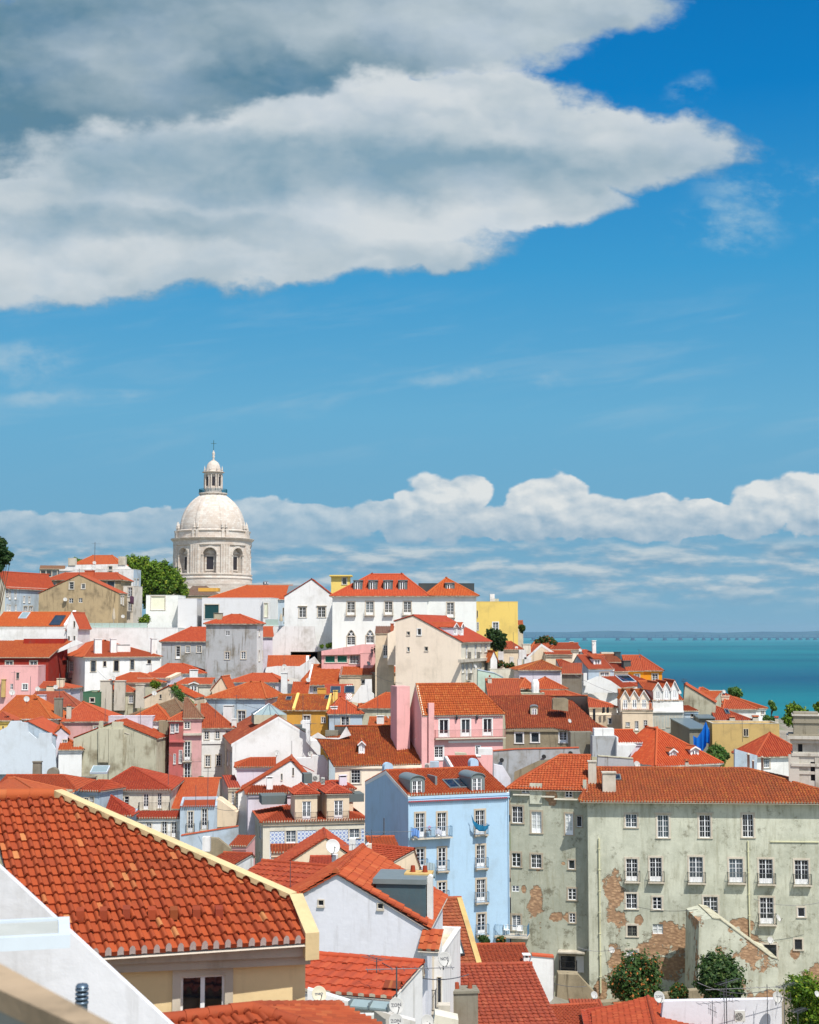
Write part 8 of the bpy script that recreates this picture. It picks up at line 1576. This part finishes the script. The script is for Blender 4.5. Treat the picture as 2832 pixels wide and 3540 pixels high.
# lantern
k = KP; mb = MB(); mb.lathe([(152 * k, zp(712)), (150 * k, zp(705)), (165 * k, zp(690)), (165 * k, zp(682)), (110 * k, zp(680)), (100 * k, zp(676)), (100 * k, zp(612)), (92 * k, zp(606)), (92 * k, zp(478)), (104 * k, zp(470)), (104 * k, zp(452)), (128 * k, zp(444)), (128 * k, zp(438)), (100 * k, zp(434)), (86 * k, zp(430))], LS, 8 * 4, smooth=False); mb.build('lantern', pr_)
for j in range(8):
    t = A0 + pi / 8 + j * pi / 4 + .1; tt = t + pi / 8; q = MB(); q.box(-.52, .52, -.06, .3, zp(600), zp(500), dark_w, lambda x, y, z: ((92 * k + .05 - y) * sin(tt) + x * cos(tt), -(92 * k + .05 - y) * cos(tt) + x * sin(tt), z)); q.build('window', pr_)
    for s_ in (-.13, .13): q = MB(); q.tube(((104 * k) * sin(t + s_), -(104 * k) * cos(t + s_), zp(640)), ((104 * k) * sin(t + s_), -(104 * k) * cos(t + s_), zp(470)), .27, LS, 8); q.build('column', pr_)
    o = u0_.copy(); COL.objects.link(o); o.parent = pr_; o.scale = (.55, .55, .62); o.location = (108 * k * sin(t), -108 * k * cos(t), zp(438))
q = MB(); gr = plain('green_rail', lin(24, 92, 108), .5)
for j in range(96): t = 2 * pi * j / 96; q.tube((160 * k * sin(t), -160 * k * cos(t), zp(682)), (160 * k * sin(t), -160 * k * cos(t), zp(640)), .05, gr, 4)
for y in (640, 655, 670): q.lathe([(160 * k, zp(y)), (160 * k + .06, zp(y)), (160 * k + .06, zp(y) + .1), (160 * k, zp(y) + .1)], gr, 48)
q.build('railing', pr_)
q = MB(); q.lathe([(88 * k, zp(434)), (84 * k, zp(400)), (74 * k, zp(362)), (56 * k, zp(330)), (30 * k, zp(310)), (14 * k, zp(303)), (20 * k, zp(300)), (10 * k, zp(292)), (8 * k, zp(280)), (18 * k, zp(262)), (10 * k, zp(250)), (18 * k, zp(230)), (14 * k, zp(212)), (6 * k, zp(200)), (5 * k, zp(190)), (0, zp(188))], LS, 32); q.build('cupola', pr_)
q = MB(); q.tube((0, 0, zp(192)), (0, 0, zp(72)), .11, M_GIRON, 6); q.tube((-32 * k, 0, zp(110)), (32 * k, 0, zp(110)), .1, M_GIRON, 6); q.build('cross', pr_)
# body of the church below the drum
q = MB(); q.box(-19, 34, -17, 22, -6, zp(1806), LS); q.box(-11, 30, -18.5, -17.01, 0, zp(1765), LS); q.build('nave_wall', pr_)
q = MB(); zt_ = zp(1765)
for i in range(110): x = -12 + i * .42; q.tube((x, -18.2, zt_), (x, -18.2, zt_ + .8), .09, LS, 6)
q.box(-12, 34, -18.5, -17.9, zt_ + .8, zt_ + 1.05, LS); q.build('balustrade', pr_)
H('church_annex', 'low stone annex with a grey hipped roof at the foot of the dome', 'building', 'P', 285, 1850, 670, 500, a=0, D=12, h=14, roof='gx', rp=.6, ry=1750, hl=2, hr=5, wall='ruin', tile='grey', ov=.3).build()
crate('yellow_attic', 'small yellow attic building before the church balustrade', 'building', 'P', 450, 1765, 680, 1805, 470, 5, 'ochre')

def wire(V, pts, d0, d1, label, r=.02, sag=.4):
    a = at(V, pts[0], pts[1], d0); b = at(V, pts[2], pts[3], d1); mb = MB(); N_ = 14; P_ = []
    for i in range(N_ + 1): t = i / N_; p = a.lerp(b, t); P_.append(p - a - Vector((0, 0, sag * 4 * t * (1 - t))))
    for i in range(N_): mb.tube(P_[i], P_[i + 1], r, M_MAST, 4, caps=False)
    o = mb.build('overhead_cable', None, label=label, category='cable', group='cables between the houses'); o.location = a
for w in (('J', (455, 1105, 690, 1100), 136, 136, 'slack cable from the canopy to the dish on the green tenement'), ('J', (690, 870, 1085, 905), 136.5, 130, 'cable from the tenement wall to the top of the buttress'), ('J', (1085, 1290, 1455, 1330), 92, 90, 'cable above the white garden wall before the trees'), ('J', (1380, 850, 1725, 870), 136, 136, 'long cable under the right balconies of the tenement'), ('J', (500, 1310, 200, 1240), 120, 118, 'cable above the low red roofs left of the stair'),
          ('G', (200, 60, 465, 150), 220, 214, 'cable over the orange roofs left of the blue walled house'), ('E', (730, 60, 960, 280), 236, 228, 'slanting cable before the white hip roofed house'), ('E', (1420, 870, 1700, 930), 184, 184, 'cable across the pink facades'), ('H', (40, 560, 320, 600), 158, 156, 'cable over the narrow street left of the tiled house'), ('H', (1370, 790, 1530, 805), 118, 116, 'cable beside the blue house side wall'), ('F', (530, 430, 1000, 520), 206, 202, 'long slack cable before the pale balcony house'), ('D', (160, 430, 480, 560), 210, 206, 'cable over the glazed strip roof'), ('L', (610, 625, 1180, 700), 57, 62, 'cable running right from the small tiled chimney cap')): wire(w[0], w[1], w[2], w[3], w[4])
# ================= ground, water, far shore, bridge =================
pts = [(p.x, p.y, p.z, r) for p, r in BASES]
EXTRA = [(30, 122, 34, 12), (48, 135, 33, 12), (50, 108, 32, 12), (36, 96, 33, 8), (0, 8, 52, 10), (-12, 10, 56, 10), (10, 30, 50, 10), (0, 60, 46, 10), (-110, 560, 55, 60), (-60, 450, 55, 50), (-200, 400, 58, 50), (-300, 600, 50, 60), (-40, 700, 40, 60), (60, 480, 2, 50), (120, 420, 0, 50), (200, 350, 0, 60), (120, 600, -4, 80), (300, 250, 0, 60), (300, 500, -6, 80), (150, 250, 18, 40), (-300, 200, 50, 50), (-150, 100, 46, 30), (120, 100, 38, 30), (250, 120, 30, 50), (0, -100, 60, 50), (-300, 900, 20, 100), (0, 950, -5, 100), (400, 900, -6, 100), (-600, 500, 30, 100), (-800, 1200, -5, 150), (700, 300, -6, 100), (700, -300, 30, 100), (-700, -300, 40, 100), (0, 2000, -8, 300), (800, 1500, -8, 300)]
pts += EXTRA
def gz(x, y):
    sw = sz = 0
    for a, b, z, r in pts:
        w = 1 / ((x - a) ** 2 + (y - b) ** 2 + r * r * .35) ** 1.6 * r ** 1.2
        sw += w; sz += w * z
    return sz / sw
xs = [-8500, -6000, -2500, -1200, -700, -450] + [-320 + i * 8 for i in range(81)] + [450, 700, 1200, 2500, 6000, 8500]
ys = [-3000, -1000, -400, -150, -60] + [-20 + i * 8 for i in range(86)] + [760, 900, 1100, 1500, 2500, 6000, 12000, 20500]
mb = MB(); gm, nt, b = newmat('ground_mat', .95); v = coords(nt, rnd=False); cc = mix(nt, noise(nt, v, .2, 6, .6).ss(.4, .6), lin(120, 112, 98), lin(150, 142, 128)); cc = mix(nt, noise(nt, v, .05, 4).ss(.5, .6), cc, lin(92, 104, 70)); nt.links.new(cc.s, b.inputs['Base Color'])
mb.grid([[(x, y, -8 if (y > 1400 or abs(x) > 1000) and y > -500 else gz(x, y) - 0.3) for x in xs] for y in ys], gm)
o = mb.build('ground'); o['kind'] = 'structure'
wm_, nt, b = newmat('water_mat', .22, 0, .5); v = coords(nt, rnd=False); x, y, z = sep(nt, v)
s1_ = noise(nt, comb(nt, x * .0006, y * .0011), 1, 3, .5); s2_ = noise(nt, comb(nt, x * .004, y * .02), 1, 5, .6)
c = mix(nt, s1_.ss(.35, .62), lin(0, 82, 96), lin(16, 110, 116)); c = mix(nt, s2_.ss(.45, .75) * .35, c, lin(0, 72, 92)); 
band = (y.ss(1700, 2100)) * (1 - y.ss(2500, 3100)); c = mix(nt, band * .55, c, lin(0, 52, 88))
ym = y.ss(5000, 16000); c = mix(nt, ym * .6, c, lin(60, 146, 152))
wc = noise(nt, comb(nt, x * .03, y * .012, 4.0), 1, 4, .6).ss(.74, .78); c = mix(nt, wc * (1 - y.ss(1400, 3000)), c, (.75, .8, .8, 1)); nt.links.new(c.s, b.inputs['Base Color'])
b.inputs['Roughness'].default_value = .45; b.inputs['Specular IOR Level'].default_value = .12
bump(nt, b, noise(nt, comb(nt, x * .12, y * .2), 1, 4, .6), .5, .6)
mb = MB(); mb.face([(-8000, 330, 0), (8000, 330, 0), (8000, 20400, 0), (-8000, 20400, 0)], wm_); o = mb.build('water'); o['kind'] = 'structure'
hm, nt, b = newmat('far_shore', .95); v = coords(nt, rnd=False); c = mix(nt, noise(nt, v, .004, 6, .6).ss(.4, .6), lin(40, 84, 104), lin(52, 98, 112)); nt.links.new(c.s, b.inputs['Base Color'])  # blue of distance haze is painted into the hill colour
rows = []
for j in range(7):
    rows.append([(-7000 + i * 150, 17800 + j * 350, [-1, 6, 26, 48, 60, 64, -5][j] * (1 + (.12 * sin(i * .31) + .08 * sin(i * .9)) ) * (.9 + .35 * i / 120) + (0)) for i in range(121)])
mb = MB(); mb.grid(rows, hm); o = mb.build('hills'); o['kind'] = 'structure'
# bridge: measured deck line (1100,1338) .. (1725,1343) on the whole photograph, about ten kilometres out
br = empty('road_bridge', at('Z', 2832, 2212, 12500), label='very long low concrete road bridge crossing the far water', category='bridge'); br.location.z = 0
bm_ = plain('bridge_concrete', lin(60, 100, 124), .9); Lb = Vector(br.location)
def bp(x, d, z): p = at('Z', x, 2200, d); return Vector((p.x, p.y, z)) - Lb
ends = [(1790, 11200), (2832 + 60, 12800)]
A_, B_ = bp(1790, 11000, 0), bp(2900, 12400, 0); dirb = (B_ - A_).normalized(); sd = Vector((-dirb.y, dirb.x, 0)) * 18
dk = MB(); za, zb = 28, 21
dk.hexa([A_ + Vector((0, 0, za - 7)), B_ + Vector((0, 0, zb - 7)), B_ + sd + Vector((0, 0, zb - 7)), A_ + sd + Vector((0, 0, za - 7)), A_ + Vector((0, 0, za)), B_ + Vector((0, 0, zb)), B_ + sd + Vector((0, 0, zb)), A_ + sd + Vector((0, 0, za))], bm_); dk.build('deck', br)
piers = [1949, 2002, 2110, 2160, 2217, 2268, 2321, 2373, 2403, 2433, 2462, 2491, 2521, 2550, 2580, 2609, 2639, 2669, 2697, 2725, 2755, 2783, 2812, 1895, 1840]
for x in piers:
    t = (x - 1790) / 1110; p = A_.lerp(B_, t) + sd * .5; zz = za + (zb - za) * t - 7; m_ = MB(); w = 13 if x < 2390 else 10
    m_.box(p.x - w, p.x + w, p.y - 12, p.y + 12, -4, zz - .1, bm_)
    m_.box(p.x - w * 1.8, p.x + w * 1.8, p.y - 16, p.y + 16, -3, 5, bm_); m_.build('pier', br)
for i in range(40):
    t = i / 40; p = A_.lerp(B_, t); m_ = MB(); m_.box(p.x - 1.2, p.x + 1.2, p.y + 2, p.y + 4, za + (zb - za) * t, za + (zb - za) * t + 20, bm_); m_.build('lamp_post', br)

hz = MB(); m = bpy.data.materials.new('air'); m.use_nodes = True; nt = m.node_tree
for n in list(nt.nodes): nt.nodes.remove(n)
pv = nt.nodes.new('ShaderNodeVolumePrincipled'); pv.inputs['Color'].default_value = (.62, .80, .95, 1); pv.inputs['Density'].default_value = 2.2e-5; pv.inputs['Anisotropy'].default_value = .2
mo = nt.nodes.new('ShaderNodeOutputMaterial'); nt.links.new(pv.outputs[0], mo.inputs['Volume'])
hz.box(-8700, 8700, -3100, 20700, -10, 150, m); o = hz.build('haze'); o['kind'] = 'stuff'
